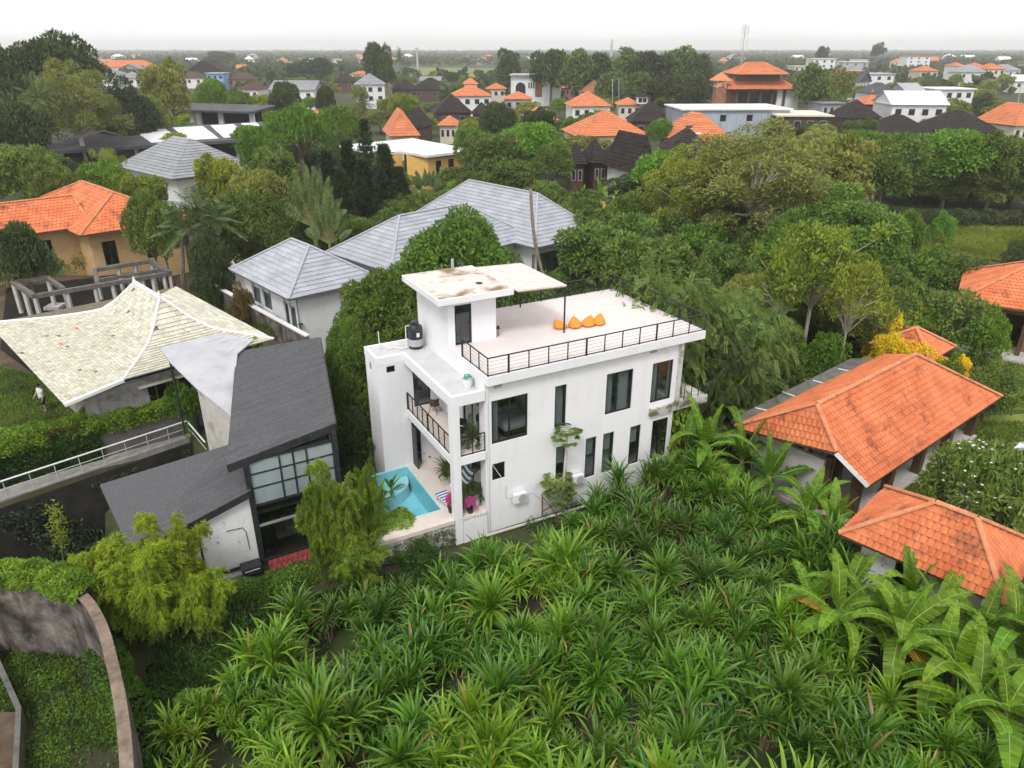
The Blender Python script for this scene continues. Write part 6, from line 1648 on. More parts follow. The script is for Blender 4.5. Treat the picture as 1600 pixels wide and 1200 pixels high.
# second pavilion
e_, r_ = 1.7, 3.9
Rn, Rf_, Lt, Hb, Rt = W(1462, 787, r_), W(1524, 812, r_), W(1312, 834, e_), W(1569, 945, e_), W(1394, 766, e_)
ang2 = math.atan2((Hb - Lt).y, (Hb - Lt).x)
p2 = thing('orange_roof_outbuilding', 'orange tiled hip roof at the lower right above the banana plants', 'pavilion', (Lt.x, Lt.y, 0), ang2)
bpy.context.view_layer.update(); qM = p2.matrix_world.inverted()
a_n, a_f, a_h, a_t = qM @ Rn, qM @ Rf_, qM @ Hb, qM @ Rt
ry_ = a_n.y; x1_ = a_h.x; Wd2 = max(a_t.y, 2 * ry_)
hip_roof(p2, 0, x1_, 0, Wd2, e_, r_, a_n.x, max(a_n.x + .3, a_f.x), ry_, tw=0.25, th=0.30, show='swne', limit=300, wave=.045, lift=.06)
gable_walls(p2, .7, x1_ - .7, .7, Wd2 - .7, GZ - .2, e_ - .13, 'white_wall_old', {'s': [(2.0, 3.0, 0, 1.3)], 'w': [(1.0, 1.8, GZ + .2, 1.0)]})
window(p2, 'x', .7, 2.0, 3.0, 0, 1.3, cols=2, frame='dark_wood')
# small tent roof with yellow flowers
K = W(1433, 505, 3.2); ks = thing('small_orange_pavilion', 'small square orange tiled pavilion among yellow flowering bushes', 'pavilion', (W(1432, 545, 1.5).x, W(1432, 540, 1.5).y, 0), R(40))
hip_roof(ks, -1.9, 1.9, -1.9, 1.9, 1.5, 2.7, -0.05, 0.05, tw=.24, th=.3, limit=120)
for sx in (-1.5, 1.5):
    for sy in (-1.5, 1.5): MB().box(sx - .1, sx + .1, sy - .1, sy + .1, GZ, 1.4).build('post', 'dark_wood', ks)
MB().box(-1.6, 1.6, -1.6, 1.6, GZ - .1, GZ + .4).build('platform', 'concrete', ks)
# house at the right edge
hw_ = W(1490, 457, 3.0); rg = W(1600, 405, 5.2)
er = thing('orange_roof_edge_house', 'orange tiled house cut by the right picture edge', 'house', (*W(1700, 470, 2.5).xy, 0), R(-32))
hip_roof(er, -8, 7, -4.6, 4.6, 2.4, 5.0, -3.4, 3, tw=.26, th=.34, limit=300)
gable_walls(er, -6.4, 6, -3.2, 3.6, GZ - .1, 2.3, 'brown_wood', {'s': [(-5, -3.5, -.8, 1.6), (-1, 1.5, -.8, 1.6)]})
MB().box(-7.6, 7, -5.4, -3.3, GZ - .1, GZ + .3).build('porch_floor', 'concrete_light', er)
for x in (-7, -3.5, 0): MB().box(x - .14, x + .14, -4.4, -4.1, GZ + .3, 2.3).build('column', 'dark_wood', er)
# metal steps by the right edge
sl = thing('metal_steps', 'grey metal steps with white treads at the right edge', 'steps', (*W(1570, 705, GZ).xy, GZ), R(-50))
for y in (0, 1.2): MB().bar((0, y, 0), (2.4, y, 1.5), .07, .14).build('stringer', 'grey_far', sl)
for k in range(5): MB().box(.3 + k * .42, .6 + k * .42, .04, 1.16, .22 + k * .265, .26 + k * .265).build('tread', 'white_plastic', sl)

# --- person beside the cream house
def person(loc, rz, label):
    t = thing('person', label, 'person', loc, rz)
    me = bpy.data.meshes.new('body')
    J = [(0, 0, .92), (0, .02, 1.15), (0, .03, 1.38), (0, .03, 1.50), (0, -.02, 1.60), (0, -.03, 1.70),
         (.17, .03, 1.42), (.26, .02, 1.16), (.27, -.08, .92), (.28, -.14, .84), (-.17, .03, 1.42), (-.25, -.06, 1.18), (-.20, -.24, 1.02), (-.17, -.30, .98),
         (.09, 0, .88), (.12, -.05, .50), (.13, .02, .10), (.13, -.14, .04), (-.09, 0, .88), (-.13, .05, .49), (-.15, .12, .10), (-.16, -.03, .04)]
    E_ = [(0, 1), (1, 2), (2, 3), (3, 4), (4, 5), (2, 6), (6, 7), (7, 8), (8, 9), (2, 10), (10, 11), (11, 12), (12, 13), (0, 14), (14, 15), (15, 16), (16, 17), (0, 18), (18, 19), (19, 20), (20, 21)]
    rad = [.15, .14, .16, .06, .085, .075, .07, .05, .036, .035, .07, .05, .036, .035, .095, .065, .042, .04, .095, .065, .042, .04]
    me.from_pydata(J, E_, []); o = link('body', me, t, 'skin')
    sk = o.modifiers.new('skin', 'SKIN'); 
    for i, v in enumerate(me.skin_vertices[0].data): v.radius = (rad[i], rad[i] * (.72 if i in (0, 1, 2) else 1)); v.use_root = (i == 0)
    sb = o.modifiers.new('smooth', 'SUBSURF'); sb.levels = 1; sb.render_levels = 2
    sh = MB(); sh.lathe([(.185, .86), (.19, 1.0), (.18, 1.2), (.2, 1.38), (.12, 1.48), (.07, 1.5)], 0, .02, 16); s_ = sh.build('shirt', 'shirt', t, smooth=True); s_.scale = (1.05, .78, 1)
    for sx in (-1, 1): MB().tube([(sx * .16, .03, 1.43), (sx * .24, .0, 1.24)], [.085, .075], 10).build('sleeve', 'shirt', t, smooth=True)
    MB().tube([(.08, 0, .95), (.105, -.02, .72), (.12, -.05, .52)], [.14, .11, .095], 12).build('shorts_leg', 'shorts', t, smooth=True)
    MB().tube([(-.08, 0, .95), (-.11, .02, .72), (-.13, .05, .51)], [.14, .11, .095], 12).build('shorts_leg', 'shorts', t, smooth=True)
    MB().lathe([(.085, 1.62), (.10, 1.68), (.095, 1.74), (.05, 1.79)], 0, -.02, 14).build('hair', 'hair', t, smooth=True)
    for sx in (-1, 1): MB().tube([(sx * .032, -.105, 1.665), (sx * .032, -.118, 1.665)], .011, 6).build('eye', 'hair', t)
    MB().tube([(0, -.10, 1.66), (0, -.128, 1.635)], [.008, .014], 6).build('nose', 'skin', t)
    for sx, (hx, hy, hz) in ((1, (.28, -.16, .80)), (-1, (-.165, -.34, .96))):
        for k in range(4): MB().tube([(hx + (k - 1.5) * .017, hy, hz), (hx + (k - 1.5) * .02, hy - .03, hz - .045), (hx + (k - 1.5) * .02, hy - .03 + .01, hz - .08 + .01 * abs(k - 1.5))], [.010, .009, .007], 5).build('finger', 'skin', t)
        MB().tube([(hx - sx * .03, hy, hz + .02), (hx - sx * .06, hy - .02, hz - .02)], [.011, .008], 5).build('thumb', 'skin', t)
    return t
person(W(71, 643, 0.0), R(-30), 'person in pale shirt and dark shorts standing beside the cream roof corner')
# ------------------------------------------------------------------ houses of the village and the far town
HBOX = []      # photo boxes of buildings that must stay visible: x0, x1, ytop, ybottom, distance
def far_roof(parent, w, d, ze, h, kind, m, over=0.6, th=0.55):
    x, y = w / 2 + over, d / 2 + over
    if kind == 'flat':
        r_ = MB().box(-x, x, -y, y, ze, ze + .3).build('roof', m, parent); return r_
    if kind == 'gable':
        S = [[(-x, -y, ze), (x, -y, ze), (x, 0, ze + h), (-x, 0, ze + h)], [(x, y, ze), (-x, y, ze), (-x, 0, ze + h), (x, 0, ze + h)]]
    elif kind == 'gable_front':
        S = [[(-x, y, ze), (-x, -y, ze), (0, -y, ze + h), (0, y, ze + h)], [(x, -y, ze), (x, y, ze), (0, y, ze + h), (0, -y, ze + h)]]
    else:
        rx = max(0.05, x - y) if kind == 'hip' else 0.05; h = h * (.8 if kind == 'tent' else 1)
        ryy = 0.0
        S = list(hip_slopes(-x, x, -y, y, ze, -rx, rx, ryy, ze + h).values())
        if kind == 'hip' and x < y:
            r2 = y - x
            S = [[(-x, -y, ze), (x, -y, ze), (0, -r2, ze + h)], [(x, y, ze), (-x, y, ze), (0, r2, ze + h)],
                 [(x, -y, ze), (x, y, ze), (0, r2, ze + h), (0, -r2, ze + h)], [(-x, y, ze), (-x, -y, ze), (0, -r2, ze + h), (0, r2, ze + h)]]
    mb = MB()
    for s in S:
        n_ = (Vector(s[1]) - Vector(s[0])).cross(Vector(s[2]) - Vector(s[0])).normalized()
        for (a, b, c, dd) in strips_of(s, th):
            l = n_ * 0.07
            mb.face(a + l, b + l, dd, c); mb.face(a, b, b + l, a + l)
    mb.face((-x, -y, ze - .02), (-x, y, ze - .02), (x, y, ze - .02), (x, -y, ze - .02))
    if kind == 'gable':
        for sx in (-1, 1): mb.face((sx * (x - over), -y, ze), (sx * (x - over), y, ze), (sx * (x - over), 0, ze + h))
    if kind == 'gable_front':
        for sy in (-1, 1): mb.face((-x, sy * (y - over), ze), (x, sy * (y - over), ze), (0, sy * (y - over), ze + h))
    return mb.build('roof', m, parent)
def far_house(name, label, xl, xr, ye, ze, depth, rot, kind, rm, wm, rh, group=None, win=3, cat='house', box=True, wmat='dark_window', storey=3.0, over=0.6):
    if rm.startswith('orange') and xr - xl < 60: rh = rh * .72
    xm = (xl + xr) / 2; p = W(xm, ye, ze); dist = p.y * _c - (ze - CAM_H) * _s
    wid = (xr - xl) / FPX * dist; cr_, sr_ = abs(math.cos(R(rot))), abs(math.sin(R(rot)))
    w = max(2.0, (wid - 2 * over - depth * sr_ * .9) / max(.5, cr_)); 
    t = thing(name, label, cat, (p.x, p.y + depth / 2 * cr_, 0), R(rot), group)
    MB().box(-w / 2, w / 2, -depth / 2, depth / 2, GZ - .2, ze).build('wall', wm, t)
    r_ = far_roof(t, w, depth, ze, rh, kind, rm, over)
    if kind == 'tent' and rm.startswith('orange'):
        MB().lathe([(.25, ze + rh), (.3, ze + rh + .3), (.05, ze + rh + .7)], n=6).build('finial', 'orange_cap', r_)
    nfl = max(1, int((ze - .2) / storey))
    for f in range(nfl):
        for i in range(win):
            x = -w / 2 + w * (i + .5) / win; z = ze - 1.0 - f * storey; ww = min(1.4, w / win * .45)
            f_ = MB().box(x - ww / 2 - .08, x + ww / 2 + .08, -depth / 2 - .05, -depth / 2 - .002, z - 1.5, z + .1).build('window', 'grey_far', t)
            MB().box(x - ww / 2, x + ww / 2, -depth / 2 - .07, -depth / 2 - .051, z - 1.4, z).build('pane', wmat, f_)
    if box:
        D = p.y; top = 0
        HBOX.append((xl, xr, ye - rh / dist * FPX, ye + (ze - 0.5) / dist * FPX * .22, D))
    return t
FH = [
 ('long_house', 'long white building with orange roof near the horizon at left', 153, 236, 105, 7, 14, 4, 'hip', 'orange_far', 'white_far', 4.5),
 ('house', 'white house with grey hip roof beside the big dark tree at left', 140, 188, 117, 6, 12, -12, 'hip', 'grey_tile_far', 'white_far', 3.5),
 ('house', 'small white house with pale grey roof right of the grey hip roof at left', 184, 220, 122, 5, 9, 12, 'hip', 'grey_tile_far', 'white_far', 3),
 ('house', 'dark roofed house with reddish gable below the long orange roof', 186, 219, 108, 6.5, 9, 0, 'gable_front', 'grey_tile_far', 'brick_wall', 3),
 ('hall', 'large dark gabled hall behind the blue painted house', 284, 358, 117, 4.5, 18, 0, 'gable_front', 'thatch', 'brown_thatch', 8),
 ('house', 'blue painted box-shaped house in front of the dark hall', 320, 350, 115, 7.0, 9, 0, 'flat', 'grey_far', 'blue_far', 0.3),
 ('house', 'brown roofed low house left of the blue house', 272, 318, 122, 4, 9, 0, 'hip', 'brown_thatch', 'white_far', 3.2),
 ('house', 'small brown roofed house right of the blue house', 352, 396, 124, 4, 9, 0, 'hip', 'brown_thatch', 'brick_wall', 3),
 ('house', 'white house with tan roof left of the dark round tree', 368, 412, 140, 5, 9, -10, 'hip', 'brown_thatch', 'white_far', 2.6),
 ('house', 'white house with grey gable roofs above the bright spreading tree', 418, 500, 141, 5.5, 11, -8, 'gable', 'grey_tile_far', 'white_far', 3),
 ('house', 'white house with pale grey pyramid roof and brown stripe', 546, 602, 132, 7, 11, 10, 'tent', 'grey_tile_far', 'white_far', 4.5),
 ('house', 'low orange roofed house behind the pale pyramid roof', 545, 592, 116, 4, 10, 0, 'hip', 'orange_far', 'white_far', 2.5),
 ('house', 'small orange roofed house under the tall round tree', 588, 612, 119, 4, 8, 0, 'hip', 'orange_far', 'brick_wall', 2.2),
 ('thatched_house', 'black thatched roof left of the pale pyramid roof', 520, 556, 128, 3.5, 9, 0, 'hip', 'thatch', 'brown_thatch', 4),
 ('thatched_house', 'black thatched hall right of the pale pyramid roof', 606, 655, 140, 3.2, 11, 20, 'hip', 'thatch', 'brown_thatch', 4),
 ('thatched_house', 'broad black thatched hall behind the white house with twin orange roofs', 640, 702, 140, 3.2, 12, -10, 'hip', 'thatch', 'brown_thatch', 4.5),
 ('house', 'small grey roofed shed in front of the far green field', 655, 690, 126, 3.2, 8, 0, 'gable', 'grey_tile_far', 'grey_far', 2),
 ('house', 'white house with wide orange hip roof', 698, 770, 150, 5, 11, 8, 'hip', 'orange_far', 'white_far', 3),
 ('turret_house', 'white upper storey with small orange roof behind the wide orange hip roof', 721, 748, 131, 8, 6, 8, 'hip', 'orange_far', 'white_far', 2.6),
 ('house', 'orange roofed house left of the white modern block', 758, 792, 139, 4, 9, 0, 'hip', 'orange_far', 'cream_far', 3),
 ('thatched_house', 'black thatched hall with a pale dormer below the wide orange roof', 668, 738, 176, 3.0, 12, 10, 'hip', 'thatch', 'brown_thatch', 4.6),
 ('thatched_house', 'small black thatched roof right of the dormered hall', 735, 768, 178, 3.0, 8, 0, 'tent', 'thatch', 'brown_thatch', 3.4),
 ('house', 'red tiled house behind the yellow house', 585, 655, 212, 3.4, 12, 15, 'hip', 'orange_far', 'cream_far', 4.6),
 ('thatched_house', 'black thatched roof behind the red tiles near the yellow house', 622, 672, 199, 3.2, 9, -10, 'hip', 'thatch', 'brown_thatch', 3.8),
 ('house', 'small orange roof peeping over the palms right of the yellow house', 683, 716, 196, 2.8, 8, 0, 'hip', 'orange_far', 'cream_far', 2.4),
 ('house', 'steep orange roof half hidden in bright foliage', 480, 526, 181, 2.8, 9, 0, 'hip', 'orange_far', 'cream_far', 3.4),
 ('house', 'orange hip roof left of the white modern block base', 786, 833, 155, 3.8, 10, 0, 'hip', 'orange_far', 'grey_far', 3),
 ('house', 'orange roof descending to the right above the green trees', 820, 872, 188, 3.2, 10, 20, 'hip', 'orange_far', 'cream_far', 3.6),
 ('house', 'pale walled house with two orange roof peaks', 886, 957, 166, 4.4, 12, 5, 'hip', 'orange_far', 'white_far', 3.6),
 ('house', 'dull red hip roof behind the pale walled house', 904, 956, 144, 4.4, 12, 0, 'hip', 'brick_wall', 'white_far', 4),
 ('house', 'tiny orange tent roof right of the white modern block', 876, 898, 137, 4.4, 7, 0, 'tent', 'orange_far', 'brick_wall', 2.8),
 ('thatched_house', 'black thatched roof in front of the dull red hip roof', 898, 935, 148, 3.2, 9, 0, 'hip', 'thatch', 'brown_thatch', 3.6),
 ('house', 'orange roofed house beside the twin utility poles', 965, 1004, 164, 3.2, 9, 0, 'hip', 'orange_far', 'cream_far', 2.6),
 ('long_house', 'long orange tiled roof in the middle of the village', 884, 1016, 212, 3.4, 13, 8, 'hip', 'orange_far', 'cream_far', 4.2),
 ('house', 'orange tiled roof carrying a solar water heater', 1042, 1150, 221, 3.4, 13, 14, 'hip', 'orange_far', 'cream_far', 4.6),
 ('thatched_house', 'black thatched pavilion, leftmost of the dark cluster', 886, 918, 256, 2.8, 7, 0, 'tent', 'thatch', 'dark_wood', 3.6),
 ('thatched_house', 'black thatched pavilion in the middle of the dark cluster', 914, 950, 254, 2.8, 7, 10, 'tent', 'thatch', 'dark_wood', 4.0),
 ('thatched_house', 'low black thatched pavilion joining the dark cluster', 944, 975, 256, 2.8, 7, 0, 'tent', 'thatch', 'dark_wood', 3.2),
 ('thatched_house', 'white walled house with sloping black thatch at the right of the cluster', 958, 1026, 272, 3.2, 10, 20, 'hip', 'thatch', 'white_far', 5),
 ('thatched_house', 'black thatched roof below the solar heater roof', 1042, 1120, 238, 2.8, 9, 0, 'hip', 'thatch', 'dark_wood', 3.6),
 ('thatched_house', 'black thatched roof behind the long orange roof', 985, 1046, 190, 2.8, 9, 0, 'hip', 'thatch', 'dark_wood', 4),
 ('flat_building', 'long flat blue-grey building with pale roof edge', 1058, 1240, 172, 6.0, 16, 3, 'flat', 'white_far', 'bluegrey_wall', .3),
 ('flat_building', 'yellowish flat roof right of the blue-grey building', 1214, 1308, 182, 5.0, 14, -4, 'flat', 'cream_far', 'brown_thatch', .3),
 ('shed', 'small grey shed with flat roof beside the tall green tree', 1276, 1320, 162, 5.0, 8, 8, 'flat', 'grey_tile_far', 'grey_far', .3),
 ('pavilion', 'orange tent roof standing between white walls at right', 1348, 1394, 163, 5.0, 9, 0, 'tent', 'orange_far', 'dark_wood', 4),
 ('long_house', 'long white building with pale roof at right', 1394, 1490, 164, 6.0, 14, -6, 'gable', 'white_far', 'white_far', 3),
 ('house', 'dark roofed white house above the orange tent roof', 1360, 1408, 146, 6, 12, 0, 'hip', 'dark_slate', 'white_far', 3),
 ('house', 'white house with pale gabled roof right of the dark roofed one', 1404, 1452, 147, 6, 12, 12, 'gable', 'metal_sheet', 'white_far', 3),
 ('house', 'wide white flat building behind the leaning utility pole', 1460, 1526, 140, 7, 12, 0, 'flat', 'white_far', 'white_far', .3),
 ('thatched_house', 'black thatched roof in front of the orange tent roof', 1316, 1378, 184, 3, 10, 0, 'hip', 'thatch', 'dark_wood', 4),
 ('thatched_house', 'broad dark thatched roof at right, left of the one behind the short pole', 1380, 1470, 212, 2.6, 14, 0, 'hip', 'thatch', 'dark_wood', 3.6),
 ('thatched_house', 'broad black thatched roof with a pole in front at right', 1470, 1570, 207, 2.6, 14, 6, 'hip', 'thatch', 'dark_wood', 4.0),
 ('house', 'orange roofed house cut by the right edge in the distance', 1566, 1640, 196, 3.4, 12, 10, 'hip', 'orange_far', 'cream_far', 4.4),
 ('house', 'small red roofed kiosk in front of the long white building', 1424, 1458, 176, 3.4, 8, 0, 'gable', 'orange_far', 'brick_wall', 2),
 ('thatched_house', 'black thatched roof at the left of the far hedge', 1010, 1040, 178, 3, 8, 0, 'tent', 'thatch', 'dark_wood', 3.4),
 ('pavilion', 'orange tent roof on pale walls at far right', 1437, 1468, 111, 8, 12, 0, 'tent', 'orange_far', 'cream_far', 4.4),
 ('pavilion', 'first orange tent roof of the far right row', 1490, 1510, 103, 8, 12, 0, 'tent', 'orange_far', 'white_far', 4),
 ('pavilion', 'second orange tent roof of the far right row', 1519, 1541, 104, 8, 12, 0, 'tent', 'orange_far', 'white_far', 4),
 ('pavilion', 'widest orange roof of the far right row', 1542, 1573, 108, 8, 14, 0, 'hip', 'orange_far', 'cream_far', 4),
 ('villa', 'stacked white villa at the right below the horizon', 1270, 1308, 92, 12, 14, 0, 'flat', 'white_far', 'white_far', .3),
 ('villa', 'white and blue villa right of the stacked villa', 1270, 1306, 96, 9, 14, 10, 'flat', 'grey_far', 'white_far', .3),
 ('villa', 'pale villa with grey upper storey at right', 1318, 1362, 97, 9, 14, -8, 'flat', 'white_far', 'grey_far', .3),
 ('villa', 'white villa with long terrace at right', 1350, 1400, 116, 8, 14, 0, 'flat', 'grey_far', 'white_far', .3),
 ('villa', 'white flat house above the orange tent roofs', 1418, 1456, 88, 12, 16, 0, 'flat', 'orange_far', 'white_far', .3),
 ('villa', 'grey roofed villa behind the tall green tree at right', 1322, 1345, 109, 7, 12, 0, 'hip', 'grey_tile_far', 'white_far', 3),
 ('villa', 'cream villa between far trees at right', 1240, 1268, 104, 8, 14, 0, 'flat', 'cream_far', 'cream_far', .3),
 ('villa', 'white villa with dark gables left of the orange tent roof', 1330, 1362, 128, 6, 12, 16, 'gable_front', 'dark_slate', 'white_far', 4),
]
for q in FH:
    far_house(*q, win=(4 if q[3] - q[2] > 60 else 3) if q[9] != 'thatch' else 2, group=('black thatched roofs' if q[0] == 'thatched_house' else None))

# the white modern block with its dark red banner
mbk = thing('white_block', 'white modern block with arch, dark red panel and rooftop box', 'building', (*W(836, 160, 0).xy, 0), R(-6))
dM = W(836, 160, 0).y; sc_ = dM * _c / FPX + 0.0
bw_ = 76 * (dM * _c + 8) / FPX
MB().box(-bw_ / 2, bw_ * .28, 0, 12, GZ, 9.5).build('wall', 'white_far', mbk); MB().box(bw_ * .28, bw_ / 2, -1.0, 12, GZ, 9.0).build('wing', 'white_far', mbk)
MB().box(-bw_ / 2 - .5, bw_ / 2 + .5, -1.3, 12.5, 9.51, 9.9).build('roof_slab', 'grey_far', mbk)
MB().box(-bw_ * .02, bw_ * .22, 2, 8, 9.91, 12.6).build('roof_box', 'white_far', mbk); MB().box(bw_ * .08, bw_ * .19, 3, 7, 12.61, 14.6).build('roof_tank_box', 'white_far', mbk)
MB().box(bw_ * .0, bw_ * .14, -.12, -.01, 2.0, 9.0).build('panel', 'brick_wall', mbk)
ar = MB(); ar.face(*[(-bw_ * .3 + 1.9 * math.cos(t), -.06, 5.2 + 1.9 * math.sin(t)) for t in [math.pi * i / 12 for i in range(13)]], (-bw_ * .3 - 1.9, -.06, 3.0), (-bw_ * .3 + 1.9, -.06, 3.0)); ar.build('arch_opening', 'dark_window', mbk)
for i in range(3): MB().box(-bw_ * .14 + i * .9, -bw_ * .14 + i * .9 + .5, -.08, -.01, 5.0, 7.0).build('window', 'dark_window', mbk)
HBOX.append((795, 876, 106, 158, dM))

# the two-tiered orange temple-like building
dT = 230.0; pT = WD(1186, 168, dT)
tp = thing('tiered_roof_building', 'brick building with two tiered orange roofs and a small turret', 'building', (pT.x, dT, GZ), 0)
k = dT / 1150 * 1.0 + .003
def tpx(x): return (x - 1186) * (dT * _c + 6) / FPX
zT = lambda y: WD(1186, y, dT).z - GZ
wl, wr = tpx(1146), tpx(1226)
MB().box(wl, wr, 1.5, 14, 0, zT(139)).build('wall', 'brick_wall', tp)
for i in range(5): MB().box(wl + .3 + i * (wr - wl - 1.2) / 4, wl + 1.1 + i * (wr - wl - 1.2) / 4, .2, 1.0, 0, zT(139)).build('column', 'brown_thatch', tp)
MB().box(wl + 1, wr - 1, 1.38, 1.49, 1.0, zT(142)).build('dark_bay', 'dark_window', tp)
def tier(xl, xr, ye, yr, inset, nm):
    a, b = tpx(xl), tpx(xr); z0, z1 = zT(ye), zT(yr); mb = MB()
    for s in hip_slopes(a, b, -1.5, 16, z0, a + inset, b - inset, 7.2, z1).values():
        n_ = (Vector(s[1]) - Vector(s[0])).cross(Vector(s[2]) - Vector(s[0])).normalized() * .06
        for (p, q, r, t) in strips_of(s, .5): mb.face(p + n_, q + n_, t, r); mb.face(p, q, q + n_, p + n_)
    mb.face((a, -1.5, z0 - .02), (a, 16, z0 - .02), (b, 16, z0 - .02), (b, -1.5, z0 - .02))
    r_ = mb.build(nm, 'orange_far', tp); caps(r_, (a + inset, 7.2, z1), (b - inset, 7.2, z1), 'orange_cap', .3, 1.0)
    for (cx, cy) in ((a, -1.5), (b, -1.5)): caps(r_, (cx, cy, z0), (a + inset if cx == a else b - inset, 7.2, z1), 'orange_cap', .25, 1.0)
tier(1131, 1240, 139, 117, 5.0, 'lower_roof')
MB().box(tpx(1150), tpx(1218), 3, 12, zT(128), zT(116)).build('upper_wall', 'concrete_dark', tp)
tier(1143, 1223, 116, 99, 4.6, 'upper_roof')
MB().box(tpx(1213), tpx(1247), .5, 11, 0, zT(140)).build('white_annex', 'white_far', tp)
a, b = tpx(1116), tpx(1132); MB().box(a, b, 0, 4, 0, zT(137)).build('turret_tower', 'brick_wall', tp)
for x in (a + .3, b - .3):
    for y in (.4, 3.6): MB().box(x - .2, x + .2, y - .2, y + .2, zT(137), zT(126)).build('turret_post', 'white_far', tp)
mb = MB(); cxx = (a + b) / 2
for s in hip_slopes(a - 1.2, b + 1.2, -1.2, 5.2, zT(126), cxx - .1, cxx + .1, 2, zT(113)).values(): mb.face(*s)
mb.face((a - 1.2, -1.2, zT(126)), (a - 1.2, 5.2, zT(126)), (b + 1.2, 5.2, zT(126)), (b + 1.2, -1.2, zT(126))); mb.build('turret_roof', 'orange_far', tp)
HBOX.append((1112, 1248, 98, 168, dT))

# yellow house with white flat roof
yh = thing('yellow_house', 'yellow house with broad white flat roof and two narrow windows', 'house', (0, 0, 0))
zr_ = 4.0
rp_ = [W(x, y, zr_) for x, y in ((530, 227), (587, 240), (626, 236), (667, 243), (742, 234), (645, 216))]
MB().slab(rp_, .35).build('roof', 'white_far', yh)
c1, c2, c3 = W(668, 246, zr_ - .4), W(727, 238, zr_ - .4), W(600, 240, zr_ - .4)
for nm, a, b in (('wall', c1, c2), ('wall', W(592, 243, zr_ - .4), W(628, 240, zr_ - .4))):
    d = (b - a); d.z = 0; d.normalize(); n = Vector((-d.y, d.x, 0)) * 5
    MB().hexa([Vector((p.x, p.y, GZ)) for p in (a, b, b + n, a + n)] + [Vector((p.x, p.y, zr_ - .36)) for p in (a, b, b + n, a + n)]).build(nm, 'yellow_wall', yh)
d = (c2 - c1); d.z = 0; L = d.length; d.normalize(); nf = Vector((d.y, -d.x, 0)) * .06
for t in (.27, .60):
    p = c1 + d * (L * t); MB().hexa([p + nf + Vector((0, 0, z_ - p.z)) + d * e for z_, e in ((.6, -.55), (.6, .55))] + [p + Vector((0, 0, .6 - p.z)) + d * e for e in (.55, -.55)] +
        [p + nf + Vector((0, 0, 2.9 - p.z)) + d * e for e in (-.55, .55)] + [p + Vector((0, 0, 2.9 - p.z)) + d * e for e in (.55, -.55)]).build('window', 'dark_window', yh)
a, b = W(628, 240, zr_ - .4) + Vector((0, 3, 0)), c1 + Vector((0, 2.5, 0))
MB().bar(Vector((a.x, a.y, 1.4)), Vector((b.x, b.y, 1.4)), .2, 4.2).build('recess_wall', 'grey_far', yh)
MB().bar(Vector((a.x, a.y - 2.4, GZ + .6)), Vector((b.x, b.y - 2.2, GZ + .6)), .2, 1.4).build('garden_wall', 'yellow_wall', yh)
HBOX.append((530, 742, 216, 268, 118))

# long dark roofed building with white skylights and its neighbours at the left
ld = thing('long_dark_roof_building', 'long dark slate roof with white skylight panels and white walls', 'building', (0, 0, 0))
Q = [W(78, 236, 4.2), W(420, 215, 4.2), W(415, 190, 5.6), W(48, 208, 5.6)]
rfd = MB().slab(Q, .4).build('roof', 'dark_slate', ld)
MB().bar(Q[0] + Vector((0, -.1, -.25)), Q[1] + Vector((0, -.1, -.25)), .2, .5).build('fascia', 'dark_slate', ld)
for (xa, xb, ta, tb_) in ((.395, .56, .1, .85), (.565, .73, .12, .9), (.735, .875, .14, .92), (.88, .985, .2, .95)):
    def at(u, v): return Q[0].lerp(Q[1], u).lerp(Q[3].lerp(Q[2], u), v) + Vector((0, 0, .05))
    MB().slab([at(xa + .04, ta), at(xb + .02, ta), at(xb - .03, tb_), at(xa, tb_)], .04).build('skylight', 'skylight', rfd)
a, b = W(90, 240, 3.6), W(415, 219, 3.6)
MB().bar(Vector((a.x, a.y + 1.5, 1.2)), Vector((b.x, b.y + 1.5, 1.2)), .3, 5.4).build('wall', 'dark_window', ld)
for i in range(7):
    p = a.lerp(b, i / 6); MB().box(p.x - .25, p.x + .25, p.y + .6, p.y + 1.1, GZ, 3.7).build('column', 'white_far', ld)
HBOX.append((48, 410, 190, 236, 118))
wb = thing('white_terrace_wing', 'low white building with window band in front of the long dark roof', 'building', (0, 0, 0))
p = [W(110, 243, 3.0), W(252, 232, 3.0), W(252, 228, 3.2), W(108, 238, 3.2)]
MB().slab([p[0], p[1], p[2] + Vector((0, 3, 0)), p[3] + Vector((0, 3, 0))], .5).build('roof', 'white_far', wb)
MB().bar(Vector((p[0].x, p[0].y + .8, .6)), Vector((p[1].x, p[1].y + .8, .6)), .3, 3.8).build('window_band', 'dark_window', wb)
for i in range(6):
    q = p[0].lerp(p[1], i / 5); MB().box(q.x - .2, q.x + .2, q.y + .2, q.y + .6, GZ, 2.5).build('column', 'white_far', wb)
MB().bar(Vector((p[0].x, p[0].y - 2, -.2)), Vector((p[1].x, p[1].y - 2, -.2)), .3, 1.6).build('parapet', 'white_far', wb)
cwl = thing('curved_white_wall', 'curving white wall below the long dark roof', 'wall', (0, 0, 0))
pts = [W(x, y, 1.2) for x, y in ((140, 254), (112, 258), (95, 266), (88, 280), (92, 298))]; mb = MB()
for a, b in zip(pts[:-1], pts[1:]):
    mb.hexa([Vector((q.x, q.y, GZ)) for q in (a, b, b + Vector((.3, .3, 0)), a + Vector((.3, .3, 0)))] + [Vector((q.x, q.y, 1.2)) for q in (a, b, b + Vector((.3, .3, 0)), a + Vector((.3, .3, 0)))])
mb.build('wall', 'white_far', cwl); HBOX.append((86, 140, 250, 290, 95))
gh = thing('grey_hip_house', 'house with large weathered grey hip roof left of the palms', 'house', (*W(292, 258, 3.5).xy, 0), R(-42))
